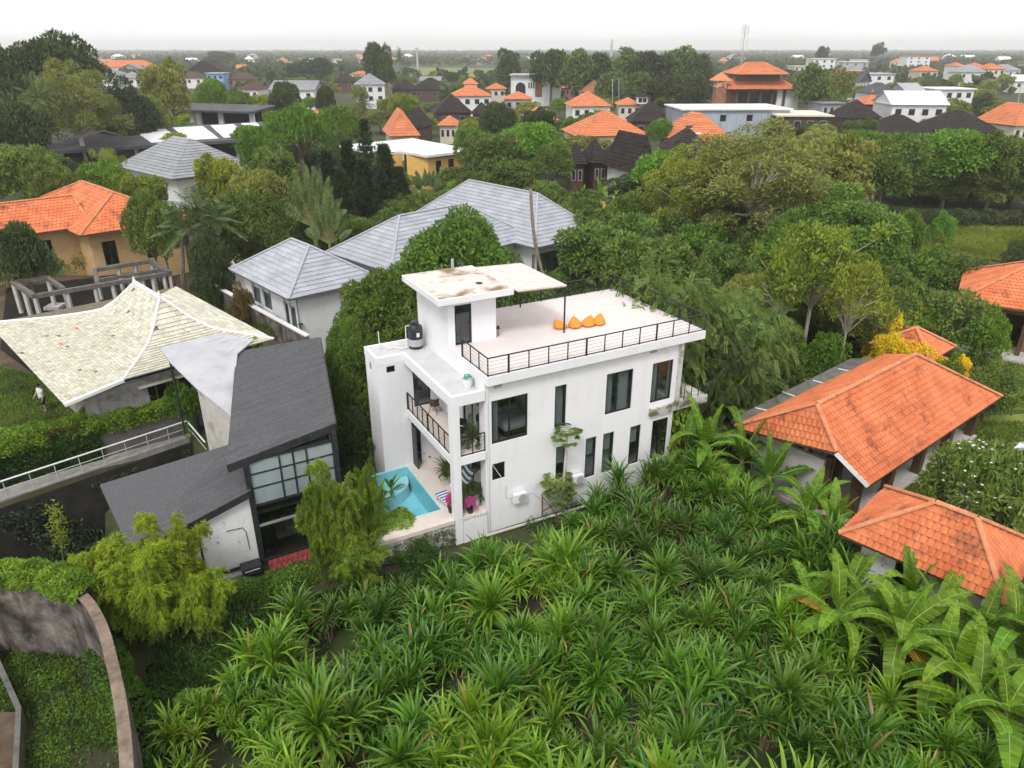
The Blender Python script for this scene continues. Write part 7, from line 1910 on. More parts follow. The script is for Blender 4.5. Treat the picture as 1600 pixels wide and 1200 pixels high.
far_roof(gh, 17, 12, 3.2, 4.2, 'hip', 'grey_tile_far'); MB().box(-8, 8, -5.5, 5.5, GZ, 3.2).build('wall', 'white_far', gh); HBOX.append((205, 372, 220, 272, 100))
cv = thing('open_canopy_building', 'dark flat canopy on white columns behind the skylight roof', 'building', (*W(340, 172, 6.5).xy, 0), R(-4))
MB().slab([(-9.5, -4, 6.9), (9.5, -4, 6.5), (11, 6, 7.2), (-11, 6, 7.6)], .4).build('roof', 'dark_slate', cv)
for x in (-5, -3.5, 1.5, 8.5): MB().box(x - .5, x + .5, -2.5, -1.8, GZ, 6.3).build('column', 'white_far', cv)
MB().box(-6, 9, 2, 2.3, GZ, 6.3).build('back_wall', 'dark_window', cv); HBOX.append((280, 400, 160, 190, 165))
sg = thing('small_slate_roof', 'small blue-grey hip roof just behind the orange roof at left', 'house', (*W(108, 303, 4.2).xy, 0), R(-20))
far_roof(sg, 5.5, 5, 4.2, 1.8, 'hip', 'grey_tile'); MB().box(-2.7, 2.7, -2.5, 2.5, GZ, 4.2).build('wall', 'white_far', sg); HBOX.append((72, 145, 296, 312, 78))

# solar heater on the orange roof, pigeon house, poles, towers
so_ = thing('solar_water_heater', 'solar water heater with black tank on the orange roof', 'water heater', WD(1080, 207, W(1096, 221, 3.4).y + 2.2), R(10))
MB().tube([(-1.0, 0, .9), (1.0, 0, .9)], .38, 10).build('tank', 'tank_plastic', so_); MB().slab([(-1, -2.2, 0), (1, -2.2, 0), (1, -.3, .8), (-1, -.3, .8)], .08).build('collector', 'skylight', so_)
ph = thing('lookout_box', 'small pale lookout box on a column among the dark roofs', 'tower', (*W(1001, 182, 0).xy, GZ), 0)
MB().box(-.5, .5, -.5, .5, 0, 5.0).build('column', 'concrete_light', ph); MB().box(-1.5, 1.5, -1.5, 1.5, 5.0, 7.0).build('box', 'white_far', ph)
MB().box(-1.2, -.1, -1.56, -1.505, 5.4, 6.6).build('opening', 'dark_window', ph); MB().box(.1, 1.2, -1.56, -1.505, 5.4, 6.6).build('opening', 'dark_window', ph)
far_roof(ph, 3.0, 3.0, 7.0, 1.4, 'tent', 'thatch', .5)
HBOX.append((990, 1012, 145, 182, 215))
def pole(x, yb, yt, z0, label, D=None, arms=1, r=.14, lean=0):
    b = W(x, yb, z0) if D is None else WD(x, yb, D); t_ = WD(x + lean, yt, b.y); t = thing('utility_pole', label, 'pole', b, 0, 'utility poles')
    d = t_ - b
    MB().tube([(0, 0, 0), d * .5, d], [r, r * .9, r * .7], 7).build('shaft', 'concrete_light', t)
    for k in range(arms): MB().bar(d * (.97 - .06 * k) + Vector((-1.0, 0, 0)), d * (.97 - .06 * k) + Vector((1.0, 0, 0)), .1).build('crossarm', 'concrete', t)
    return b, t_
pl_ = [pole(957, 178, 123, GZ, 'utility pole left of the close pair in the village', arms=1), pole(967, 176, 122, GZ, 'utility pole right of the close pair in the village', arms=1),
       pole(866, 165, 116, GZ, 'utility pole in front of the white modern block', arms=1), pole(1028, 358, 295, GZ, 'pale pole standing behind the villa deck', arms=0, r=.12, lean=4),
       pole(1488, 180, 128, GZ, 'leaning pole beside the long white building', arms=1, lean=12), pole(1588, 176, 130, GZ, 'leaning pole near the right edge', arms=1, lean=8),
       pole(1505, 205, 182, GZ, 'short pole in front of the broad black thatch', arms=1, lean=4), pole(820, 178, 150, GZ, 'thin pole above the descending orange roof', arms=0),
       pole(1415, 190, 162, GZ, 'thin pole before the small red kiosk', arms=0, lean=4)]
ct = thing('cell_tower', 'slim telecom mast with antenna panels behind the tiered roofs', 'tower', WD(1156, 120, 262), 0)
hb = WD(1156, 120, 262); htp = WD(1159, 38, 262).z - hb.z
mb = MB()
for sx in (-.35, .35): mb.bar((sx, 0, -14), (sx * .5, 0, htp), .12)
for i in range(14): mb.bar((-.33 + .01 * i, 0, -2 + htp * i / 14), (.33 - .01 * i, 0, -2 + htp * (i + 1) / 14), .06)
mb.build('mast', 'grey_far', ct)
for i in range(3):
    for z in (htp - 1.2, htp - 5.0):
        x = -.9 + i * .9; MB().box(x - .16, x + .16, -.5, -.2, z - 2.0, z + 1.0).build('antenna', 'white_far', ct); MB().bar((x, -.3, z), (0, 0, z), .08).build('arm', 'grey_far', ct)
ch = thing('water_tower', 'thin pale tower standing above the horizon', 'tower', WD(652, 92, 900), 0)
MB().lathe([(1.3, -20), (1.0, 6), (1.7, 7), (1.7, 11), (1.2, 11.5)], n=12).build('shaft', 'grey_far', ch)
ch = thing('far_mast', 'faint mast on the horizon right of centre', 'tower', WD(955, 88, 1200), 0)
MB().lathe([(2.2, -20), (1.6, 14), (.6, 24)], n=6).build('mast', 'grey_far', ch)
# overhead wires between the close poles
wr_ = thing('overhead_wires', 'thin overhead wires strung between the village poles', 'wires', (0, 0, 0))
def wire(a, b, sag=.8):
    a, b = Vector(a), Vector(b); MB().tube([a.lerp(b, t) - Vector((0, 0, sag * 4 * t * (1 - t))) for t in [i / 8 for i in range(9)]], .035, 4).build('wire', 'black_metal', wr_)
wire(pl_[0][1], pl_[1][1]); wire(pl_[2][1], pl_[0][1]); wire(pl_[1][1], pl_[4][1], 2.5)

# far green fields
def field(poly, m, z=GZ + .06):
    o = MB().face(*[W(x, y, z) for x, y in poly]).build('field', m); o['kind'] = 'structure'
surf('field_green', (0.11, 0.15, 0.035), (0.19, 0.22, 0.06), 0.02, 1.0, coords='pos')
surf('lawn_green', (0.10, 0.15, 0.02), (0.19, 0.23, 0.035), 0.25, 1.0, stain=(0.16, 0.12, 0.06), stain_scale=.3, coords='pos')
field([(612, 121), (790, 121), (782, 107), (640, 105)], 'field_green')
field([(905, 112), (960, 112), (955, 105), (910, 105)], 'field_green')
field([(1425, 345), (1425, 395), (1700, 420), (1700, 345)], 'lawn_green')
field([(1350, 545), (1500, 640), (1700, 640), (1700, 480), (1480, 500)], 'lawn_green')
field([(1340, 720), (1400, 800), (1700, 930), (1700, 640), (1540, 650)], 'lawn_green')

# scattered far town: small houses towards the horizon
rgf = random.Random(44); cnt = 0
fw_ = ['white_far', 'white_far', 'cream_far', 'grey_far']; fr_m = ['orange_far', 'orange_far', 'grey_tile_far', 'white_far', 'brown_thatch']
TOWN = []
def ZN(x): return 'behind the big dark tree' if x < 160 else ('left of the tall round tree' if x < 560 else ('left of the white block' if x < 800 else ('behind the dark tree rows' if x < 1110 else ('right of the mast' if x < 1350 else 'at the far right'))))
while cnt < 95:
    D = rgf.uniform(380, 1500); x = rgf.uniform(-60, 1660)
    if D < 520 and not (x > 1230 or x < 150): continue
    if 600 < x < 800 and D < 900: continue
    y0 = WD(800, 300, D); zeh = rgf.choice([4, 4, 6.5, 7])
    X = (x - 800) / FPX * D * 1.0
    if any(abs(X - a) < 16 and abs(D - b) < 16 for a, b in TOWN): continue
    TOWN.append((X, D)); wm = rgf.choice(fw_); rm = rgf.choice(fr_m); kd = rgf.choice(['hip', 'hip', 'flat', 'gable'])
    rn = {'orange_far': 'orange', 'grey_tile_far': 'grey', 'white_far': 'white', 'brown_thatch': 'brown'}[rm]; lb = ZN(x) + (', farther row' if D > 800 else ', nearer row')
    t = thing('town_house', 'small far house with ' + rn + ' roof ' + lb, 'house', (X, D, 0), rgf.uniform(-.5, .5), 'far ' + rn + ' roofed houses ' + lb)
    w, d = rgf.uniform(8, 20), rgf.uniform(8, 12)
    MB().box(-w / 2, w / 2, -d / 2, d / 2, GZ, zeh).build('wall', wm, t); far_roof(t, w, d, zeh, rgf.uniform(2.5, 4), kd, rm, .6, 1.2)
    for i in range(3):
        xx = -w / 2 + w * (i + .5) / 3; MB().box(xx - .7, xx + .7, -d / 2 - .06, -d / 2 - .002, zeh - 2.6, zeh - .9).build('window', 'dark_window', t)
    cnt += 1
# ------------------------------------------------------------------ planting around the villa
tree_at('mango', 'mango_tree', 'large round dense green tree right behind the villa', 712, 338, 45, 262, rot=.4)
tree_at('mango', 'mango_tree', 'lower dense green tree between the villa and the grey pavilion', 612, 428, 42.5, 190, rot=2.0)
tree_at('mango', 'mango_tree', 'small dense green bush tree at the rear left corner of the villa', 548, 500, 39, 110, rot=4.0)
plant('feather', 'feathery_tree', 'feathery tree leaning over the far corner of the roof deck', 'tree', hw(13.0, 4.6, GZ), .92, 1.40, .3)
tree_at('feather', 'feathery_tree', 'large drooping feathery tree at the right end of the villa', 1132, 452, 39.5, 190, rot=1.4)
tree_at('feather', 'feathery_tree', 'dark drooping feathery tree below the end balcony', 1128, 520, 37, 110, rot=3.4, crown='dark_leaf')
tree_at('round_c', 'leafy_tree', 'mid green tree behind the deck right of the leaning trunk', 955, 338, 58, 150, rot=.2)
tree_at('round_a', 'leafy_tree', 'loose green tree just behind the far deck railing', 1015, 372, 53, 150, rot=1.2)
tree_at('open_big', 'olive_tree', 'tall spreading olive green tree right of the villa', 1190, 193, 72, 290, rot=.7)
tree_at('open_big', 'olive_tree', 'yellowish green tree left of the tall olive tree', 1098, 232, 74, 170, crown='yellow_green', rot=2.1)
tree_at('round_c', 'olive_tree', 'olive tree with bare twigs right of the tall olive tree', 1300, 215, 80, 150, crown='olive_leaf')
tree_at('dense_dark', 'dark_tree', 'dense dark green round tree beside the grass field', 1330, 292, 62, 200, crown='mango_leaf', rot=.5)
tree_at('dense_dark', 'dark_tree', 'smaller dark tree left of the dense round one', 1245, 330, 60, 120, crown='mango_leaf', rot=2.5)
tree_at('sparse', 'sparse_tree', 'thin pale branched tree with sparse yellowish leaves', 1290, 345, 47, 170, rot=.9)
tree_at('sparse', 'sparse_tree', 'small pale branched tree beside the parked scooters', 1345, 405, 44, 110, rot=2.9)
tree_at('sparse', 'sparse_tree', 'thin sapling in front of the dense dark tree', 1235, 385, 46, 100, rot=4.0)
tree_at('frangipani', 'frangipani_tree', 'frangipani with white blossoms beside the orange pavilion', 1545, 698, 27, 150)
rng = np.random.default_rng(8)
fg = [o for o in C.objects if o.name.startswith('frangipani_tree') and o.parent is None][0]
d = rand_dirs(rng, 70, .5); P_ = d * np.array([2.6, 2.6, 1.55]) * rng.uniform(.85, 1.05, (70, 1)) + np.array([0, 0, 2.6])
V_, F_ = [], []
for j in range(5):
    a = j * 1.2566; ax = np.tile(np.array([math.cos(a), math.sin(a), .35]), (70, 1)); v, f = leaf_quads(P_, unit(ax), np.tile(np.array([0, 0, 1.0]), (70, 1)), np.full(70, .10), np.full(70, .07)); F_.append(f + len(V_) * 280); V_.append(v)
me = mesh_arrays('blossoms', np.concatenate(V_), np.concatenate(F_)); me.materials.append(mat('white_flower')); o = link('blossoms', me, fg); o['kind'] = 'stuff'
for i, (x, y, D, w, m, lab) in enumerate(((1510, 455, 48, 120, 'green_leaf', 'leafy green shrub in front of the right edge house'), (1555, 478, 46, 70, 'bright_leaf', 'light green shrub near the right edge porch'),
        (1393, 487, 46, 58, 'yellow_flower', 'yellow flowering bush left of the small orange pavilion'), (1447, 479, 49, 46, 'yellow_flower', 'yellow flowering bush behind the small orange pavilion'),
        (1400, 520, 43, 62, 'yellow_flower', 'yellow flowering bush in front of the small orange pavilion'), (1442, 536, 42.5, 80, 'yellow_flower', 'long yellow flowering bush along the pavilion ridge'),
        (1505, 556, 41, 34, 'yellow_flower', 'smallest yellow bush beside the pavilion roof corner'), (1490, 553, 41, 60, 'bright_leaf', 'bright green bush between the yellow bushes and the lawn'),
        (1560, 570, 39, 90, 'green_leaf', 'spreading shrub on the lawn right of the pavilion roof'), (1480, 330, 82, 40, 'bright_leaf', 'small round tree standing on the grass field'),
        (1595, 375, 70, 40, 'dark_leaf', 'dark bush at the right edge of the grass field'), (1470, 385, 60, 110, 'mango_leaf', 'dark shrubbery below the grass field'),
        (1520, 400, 58, 90, 'feather_leaf', 'grey green bank beside the grass field'), (1420, 420, 52, 90, 'green_leaf', 'bush below the banana near the dense dark tree'),
        (1365, 552, 46, 60, 'green_leaf', 'low bush behind the slab roof'), (1225, 535, 43, 80, 'green_leaf', 'bush behind the dark slab roof near the feathery tree'), (1300, 520, 44, 70, 'bright_leaf', 'broad leaved bush by the parked scooters'),
        (1265, 535, 43.5, 60, 'banana_dark', 'dark green bush above the slab roof strips'), (1010, 590, 35, 60, 'yellow_green', 'yellowing bush hanging over the end balcony'), (1060, 600, 34, 90, 'yellow_green', 'yellow green bush right of the end balcony'),
        (545, 640, 33, 60, 'dark_leaf', 'dark shrub between the black house and the villa'), (560, 590, 37, 70, 'mango_leaf', 'dark shrub behind the villa side block'), (530, 560, 40, 50, 'green_leaf', 'shrub near the rubble behind the black roof'),
        (1570, 780, 25.5, 50, 'dark_leaf', 'dark bush under the frangipani'), (290, 1090, 17.5, 60, 'bright_leaf', 'small light green bush in front of the plant field'), (655, 855, 26, 55, 'ivy_leaf', 'small bush at the foot of the mossy wall'),
        (395, 530, 41, 40, 'yellow_green', 'small yellow bush poking above the cream roof edge'), (275, 590, 37.5, 50, 'bright_leaf', 'light green bush under the pointed metal roof'),
        (30, 600, 41, 70, 'dark_leaf', 'dark bush at the left edge beside the cream roof'), (375, 440, 52, 40, 'brown_ivy', 'brown pointed shrub beside the white pavilion'))):
    tree_at('shrub_fine' if 'flower' in m else ('shrub' if i % 2 else 'shrub_fine'), 'flowering_bush' if 'flower' in m else 'shrub', lab, x, y, D, w, m, cat='bush')
# drooping and broad trees, left and middle
TL = [
 ('round_c', 'tree', 'leafy tree covering the right end of the orange roof at left', 240, 306, 63, 70, 'green_leaf'), ('round_b', 'tree', 'dark leafy tree at the left edge before the orange wing', 22, 348, 57, 85, 'dark_leaf'), ('traveller', 'traveller_palm', 'broad leaved fan plant at the left edge before the orange house', 55, 362, 57, 70, None),
 ('round_a', 'tree', 'green tree hiding the foot of the dark thatched roof at right', 1402, 216, 118, 95, 'olive_leaf'), ('round_b', 'tree', 'green tree between the two broad thatched roofs at right', 1462, 212, 116, 90, 'green_leaf'), ('round_c', 'tree', 'green tree below the broad black thatch at right', 1532, 208, 118, 110, 'green_leaf'), ('round_a', 'tree', 'green tree left of the broad dark thatched roof', 1345, 205, 120, 70, 'bright_leaf'),
 ('umbrella', 'dark_tree', 'largest dark spreading tree at the top left corner', 72, 51, 150, 175, 'dark_leaf'), ('umbrella', 'dark_tree', 'dark tree cut by the left edge below the horizon', -12, 64, 140, 110, 'dark_leaf'),
 ('open_big', 'pale_trunk_tree', 'tree with pale forked trunks behind the long dark roof', 98, 94, 126, 150, 'olive_leaf'), ('coconut', 'palm', 'thin palm before the pale trunked tree', 50, 128, 116, 62, None),
 ('round_b', 'tree', 'dark tree at the left edge above the bushes', 12, 160, 104, 100, 'dark_leaf'), ('round_a', 'tree', 'green tree mass at the left edge above the orange roof', 28, 228, 84, 125, 'green_leaf'),
 ('round_c', 'tree', 'green tree left of the curving white wall', 72, 250, 80, 80, 'green_leaf'), ('dense_dark', 'tree', 'very dark tree right of the pale trunked tree', 185, 122, 140, 90, 'conifer_leaf'),
 ('round_c', 'tree', 'tall olive tree above the skylight roof', 250, 93, 160, 72, 'olive_leaf'), ('round_b', 'tree', 'green tree right of the tall olive tree', 222, 150, 146, 70, 'olive_leaf'),
 ('round_a', 'tree', 'bright green tree between the canopy and the blue house', 330, 124, 190, 48, 'bright_leaf'), ('round_b', 'tree', 'green tree below the brown roofed house', 368, 142, 185, 45, 'green_leaf'),
 ('round_a', 'tree', 'round bright tree in front of the white terrace wing', 152, 254, 92, 72, 'bright_leaf'), ('round_c', 'tree', 'yellowish tree below the white terrace wing', 212, 268, 84, 70, 'yellow_green'),
 ('sparse', 'tree', 'sparse tree standing before the white terrace wing', 165, 232, 98, 50, 'yellow_green'), ('round_b', 'tree', 'leafy tree in front of the orange roof at left', 222, 298, 64, 75, 'green_leaf'),
 ('round_c', 'tree', 'yellow green bamboo-like tree right of the grey hip roof', 335, 240, 80, 80, 'yellow_green'), ('round_a', 'tree', 'olive tree below the yellow green one', 395, 265, 76, 95, 'olive_leaf'),
 ('round_b', 'tree', 'dense green tree behind the brown slatted wall', 370, 300, 66, 100, 'green_leaf'), ('dense_dark', 'tree', 'dark green tree left of the fan palms', 425, 300, 66, 80, 'green_leaf'),
 ('coconut', 'palm', 'palm with drooping fronds beside the pergola', 300, 300, 62, 120, None), ('coconut_lean', 'palm', 'lower palm just behind the pergola beams', 262, 330, 60, 110, None), ('coconut', 'palm', 'dark palm between the orange house and the slatted wall', 335, 320, 60, 100, None),
 ('low_palm', 'palm', 'low feathery palm above the boundary wall', 330, 385, 56, 90, None), ('dense_dark', 'tree', 'dark tree under the palms by the courtyard', 318, 350, 57, 70, 'dark_leaf'),
 ('umbrella', 'tree', 'bright green spreading tree in front of the steep orange roof', 462, 163, 112, 112, 'bright_leaf'), ('round_b', 'tree', 'dark tree with round crown before the white gabled house', 440, 128, 190, 50, 'dark_leaf'), ('round_a', 'tree', 'dark tree right of the white gabled house', 508, 134, 195, 30, 'dark_leaf'),
 ('round_a', 'tree', 'green tree at the right end of the skylight roof', 395, 200, 104, 60, 'bright_leaf'), ('round_c', 'tree', 'green tree below the bright spreading tree', 425, 225, 95, 80, 'green_leaf'), ('low_palm', 'palm', 'pale dry palm near the grey hip roof', 382, 225, 92, 50, None),
 ('conifer', 'conifer', 'dark conifer in front of the yellow house, leftmost', 508, 232, 78, 86, None), ('conifer', 'conifer', 'dark conifer second from the left before the yellow house', 540, 215, 80, 80, None), ('norfolk', 'norfolk_pine', 'tiered pine rising in front of the yellow house', 568, 178, 84, 62, None),
 ('conifer', 'conifer', 'dark conifer below the tiered pine', 566, 245, 76, 77, None), ('conifer', 'conifer', 'dark conifer right of the tiered pine', 598, 222, 80, 86, None), ('conifer', 'conifer', 'dark conifer beside the fan palm near the grey roof', 622, 258, 80, 71, None), ('conifer', 'conifer', 'dark conifer behind the grey roofed wing', 530, 262, 72, 77, None),
 ('traveller', 'traveller_palm', 'fan shaped palm rising over the grey pavilion', 478, 238, 66, 118, None), ('traveller', 'traveller_palm', 'smaller fan palm just right of the first', 505, 285, 64, 80, None), ('traveller', 'traveller_palm', 'fan palm in front of the yellow house wall', 665, 255, 92, 78, None),
 ('round_b', 'tree', 'green tree in front of the steep orange roof', 530, 165, 140, 70, 'bright_leaf'), ('low_palm', 'palm', 'dark blue-green palm behind the yellow house', 612, 172, 165, 60, None), ('coconut', 'palm', 'palm left of the dark blue-green palm', 570, 150, 170, 40, None),
 ('round_a', 'tree', 'bright bush tree beside the pale pyramid roof', 632, 148, 200, 50, 'yellow_green'), ('round_a', 'tree', 'large green tree right of the yellow house', 770, 208, 110, 100, 'green_leaf'), ('round_b', 'tree', 'bright green tree behind the large grey roof', 832, 192, 116, 95, 'bright_leaf'),
 ('round_c', 'tree', 'green tree above the grey roof ridge', 800, 245, 96, 95, 'green_leaf'), ('round_a', 'tree', 'green tree left of the black thatched cluster', 868, 222, 108, 60, 'green_leaf'), ('round_c', 'tree', 'dark tree beside the descending orange roof', 840, 168, 150, 60, 'dark_leaf'),
 ('round_b', 'tree', 'dark tree right of the descending orange roof', 776, 160, 150, 55, 'dark_leaf'), ('round_b', 'tree', 'round green tree right of the black thatched cluster', 1044, 236, 94, 100, 'bright_leaf'), ('round_c', 'tree', 'thin pale hedge-like tree below the long orange roof', 930, 216, 130, 110, 'olive_leaf'),
 ('low_palm', 'palm', 'dark palm before the long orange roof', 987, 208, 128, 45, None), ('round_a', 'tree', 'bright tree right of the long orange roof', 1035, 186, 150, 42, 'bright_leaf'), ('round_a', 'tree', 'green tree behind the leaning trunk', 855, 285, 82, 80, 'green_leaf'),
 ('round_c', 'tree', 'bush tree above the villa deck centre', 905, 300, 78, 90, 'green_leaf'), ('round_b', 'tree', 'green tree beside the pale pole', 990, 300, 76, 80, 'green_leaf'), ('round_a', 'tree', 'tree by the right corner of the large grey roof', 935, 325, 68, 90, 'green_leaf'),
 ('far_b', 'tree', 'tall green tree left of the grey shed', 1278, 99, 225, 60, 'green_leaf'), ('far_c', 'tree', 'olive tree right of the tiered roofs', 1316, 106, 240, 45, 'olive_leaf'),
 ('round_a', 'tree', 'green tree in the right hand row behind the field', 1395, 208, 96, 110, 'green_leaf'), ('round_b', 'tree', 'bright green tree in the right hand row', 1500, 203, 104, 120, 'bright_leaf'), ('dense_dark', 'tree', 'dark tree with low crown behind the grass field', 1455, 228, 106, 120, 'green_leaf'),
 ('dense_dark', 'tree', 'olive dark tree right of the low crowned one', 1535, 236, 105, 120, 'olive_leaf'), ('dense_dark', 'tree', 'dark tree at the right edge behind the field', 1598, 240, 104, 110, 'green_leaf'), ('round_c', 'tree', 'green tree at the far right above the row', 1572, 205, 102, 90, 'green_leaf'),
 ('round_a', 'tree', 'tree above the dense dark tree right of the olive', 1380, 240, 92, 90, 'green_leaf'), ('round_b', 'tree', 'bush tree left of the field below the row', 1425, 330, 66, 60, 'mango_leaf'),
 ('far_a', 'tree', 'tall round dark tree standing above the horizon', 588, 66, 330, 44, 'dark_leaf'), ('far_a', 'tree', 'dark tree joined to the tall round one on its right', 602, 84, 325, 30, 'dark_leaf'), ('coconut', 'palm', 'lone coconut palm against the horizon', 624, 79, 330, 14, None),
 ('far_b', 'tree', 'rounded tree left of the white modern block', 796, 76, 330, 42, 'dark_leaf'), ('far_a', 'tree', 'tree rising left in the dark row behind the white block', 862, 77, 300, 62, 'dark_leaf'), ('far_b', 'tree', 'second tree of the dark row behind the white block', 900, 77, 295, 62, 'feather_leaf'),
 ('far_a', 'tree', 'third tree of the dark row behind the white block', 932, 82, 300, 50, 'dark_leaf'), ('far_c', 'tree', 'leftmost tree of the tall row before the tiered roofs', 985, 74, 300, 62, 'feather_leaf'), ('far_a', 'tree', 'second tree of the tall row before the tiered roofs', 1020, 80, 290, 62, 'dark_leaf'),
 ('far_b', 'tree', 'tallest tree of the row before the tiered roofs', 1066, 72, 295, 62, 'feather_leaf'), ('far_a', 'tree', 'last tree of the row, next to the turret', 1094, 84, 285, 46, 'dark_leaf'), ('far_b', 'tree', 'low tree at the foot of the dark row', 955, 110, 280, 50, 'feather_leaf'), ('far_c', 'tree', 'low tree under the tall row near the poles', 1045, 118, 255, 60, 'dark_leaf'),
 ('far_a', 'tree', 'low dark tree under the tallest tree of the row', 1085, 115, 250, 50, 'dark_leaf'), ('far_a', 'tree', 'low tree beside the twin poles', 1000, 112, 262, 50, 'feather_leaf'),
 ('far_c', 'tree', 'hazy tree on the horizon right of the mast', 1375, 66, 900, 22, 'far_leaf'), ('far_a', 'tree', 'hazy dark tree on the horizon at right', 1287, 72, 760, 18, 'far_leaf'), ('far_b', 'tree', 'hazy wood on the horizon at left', 345, 80, 800, 50, 'far_leaf'), ('far_a', 'tree', 'hazy tree mass left of the tall round tree', 495, 90, 480, 44, 'far_leaf'), ('far_c', 'tree', 'hazy tree mass further left of the tall round tree', 465, 96, 470, 36, 'far_leaf'),
]
for k, nm, lab, x, y, D, w, m in TL: tree_at(k, nm, lab, x, y, D, w, m, cat='palm' if 'palm' in nm else 'tree', rot=.15 if k == 'traveller' else None)

rg = random.Random(17)
US = [(905, 415, 58), (950, 430, 56), (1090, 410, 58), (1130, 380, 62), (1170, 400, 60), (1215, 420, 57), (1190, 350, 66), (1240, 395, 56), (1100, 350, 68), (1060, 330, 70), (1260, 440, 52), (1310, 440, 50), (1200, 455, 50), (1165, 430, 53), (1380, 420, 54), (1400, 450, 50), (1365, 470, 47), (1220, 490, 46), (1180, 480, 48), (1000, 335, 70), (870, 320, 74), (1150, 320, 72), (1230, 350, 64), (1430, 465, 49), (700, 300, 84), (745, 268, 92), (640, 300, 80), (450, 340, 68), (540, 335, 70), (600, 330, 72), (480, 330, 70), (400, 330, 68)]
for i, (x, y, D) in enumerate(US):
    c_ = rg.choice(['green_leaf', 'bright_leaf', 'mango_leaf', 'olive_leaf', 'feather_leaf', 'green_leaf'])
    tree_at(rg.choice(['shrub', 'shrub_fine', 'round_b', 'round_c']), 'understory_bush', {'green_leaf': 'green', 'bright_leaf': 'bright green', 'mango_leaf': 'deep green', 'olive_leaf': 'olive', 'feather_leaf': 'dull green'}[c_] + ' bush under the trees ' + ('behind the villa deck' if 850 < x < 1110 else ('right of the villa' if x >= 1110 else ('behind the grey roofs' if x > 380 else 'by the pergola'))), x, y, D, rg.uniform(70, 120), c_, 'understory bushes, ' + c_.split('_')[0] + (' behind the deck' if 850 < x < 1110 else (' right' if x >= 1110 else (' by grey roofs' if x > 380 else ' by pergola'))), cat='bush')
# filler trees among the village houses, kept clear of the buildings in front of which they would stand
rg = random.Random(9); n = 0; tries = 0; kinds = ['round_a', 'round_b', 'round_c', 'far_a', 'far_b', 'far_c']; cols = ['green_leaf', 'dark_leaf', 'olive_leaf', 'bright_leaf', 'green_leaf', 'yellow_green']
words_ = {'green_leaf': 'green', 'dark_leaf': 'dark', 'olive_leaf': 'olive', 'bright_leaf': 'bright green', 'yellow_green': 'yellowish'}
while n < 285 and tries < 12000:
    tries += 1
    D = math.exp(rg.uniform(math.log(95), math.log(480))); x = rg.uniform(-20, 1620); h = rg.uniform(4.0, 8.0) * (0.8 if D < 200 else 1.0)
    if D < 110 and (x < 380 or x > 1350): continue
    P_ = Vector(((x - 800) / FPX * (D * _c + (CAM_H - h) * _s), D, h)); up_ = (D * _s + (h - CAM_H) * _c); fw = D * _c - (h - CAM_H) * _s
    yt = 600 - FPX * up_ / fw; wp_ = rg.uniform(5, 9.0) / fw * FPX; yb_ = yt + (h + 1.3) / fw * FPX * .9
    if any(D < b[4] + 6 and x + wp_ * .45 > b[0] and x - wp_ * .45 < b[1] and yt < b[3] - 6 and yb_ > b[2] for b in HBOX): continue
    if any(abs(P_.x - (((b[0] + b[1]) / 2 - 800) / FPX * b[4])) < (b[1] - b[0]) / 2 / FPX * b[4] + 3 and abs(D - b[4] - 6) < 9 for b in HBOX): continue
    k = rg.choice(kinds[:3] if D < 170 else kinds[3:]); c_ = rg.choice(cols)
    zone = 'left' if x < 530 else ('middle' if x < 1060 else 'right'); dep = 'nearer' if D < 150 else ('middle' if D < 270 else 'farther')
    tree_at(k, 'village_tree', words_[c_] + ' tree among the ' + dep + ' village houses at ' + ('the ' if zone != 'middle' else 'the ') + zone, x, yt, D, wp_, c_, words_[c_] + ' trees among the ' + dep + ' village houses, ' + zone, rot=rg.uniform(0, 6))
    n += 1

# far woods and town gardens: one mass towards the horizon
rgw = np.random.default_rng(21); M_ = 15000
Dw = np.exp(rgw.uniform(np.log(300), np.log(5200), M_)); Xw = (rgw.uniform(-120, 1720, M_) - 800) / FPX * Dw
keep = np.ones(M_, bool)
for (X, D) in TOWN: keep &= ~((np.abs(Xw - X * 1) < 11) & (Dw > D - 26) & (Dw < D + 7))
pxw = Xw / Dw * FPX + 800
for b in HBOX: keep &= ~((pxw > b[0] - 3) & (pxw < b[1] + 3) & (Dw < b[4] + 8))
keep &= ~((pxw > 615) & (pxw < 790) & (Dw > 540) & (Dw < 960))
patch = np.sin(Xw * .012 + 1.5 * np.sin(Dw * .008)) + np.sin(Dw * .013 + Xw * .004); keep &= (patch > -.9) | (Dw > 1500)
Dw, Xw = Dw[keep], Xw[keep]; mW = len(Dw)
sz = rgw.uniform(2.2, 4.6, mW) * (1 + Dw / 2600); hh = rgw.uniform(3.5, 8.5, mW) * (1 + (Dw > 700) * .15)
q = 13
d = rand_dirs(rgw, mW * q, .6); d[:, 2] = np.abs(d[:, 2])
base = np.repeat(np.stack([Xw, Dw, hh * .45 + GZ], 1), q, 0); s_ = np.repeat(sz, q); hz_ = np.repeat(hh, q)
P_ = base + d * np.stack([s_, s_, hz_ * .55], 1) * rgw.uniform(.6, 1.0, (mW * q, 1))
V_, F_ = leaf_quads(P_ - d * s_[:, None] * .3, unit(d + rand_dirs(rgw, mW * q) * .8), unit(d + rand_dirs(rgw, mW * q) * .5), s_ * .85, s_ * .75)
dw = link('distant_woods', mesh_arrays('distant_woods', V_, F_), None, 'far_leaf'); tag(dw, 'hazy tree cover stretching to the horizon', 'woods', kind='stuff')

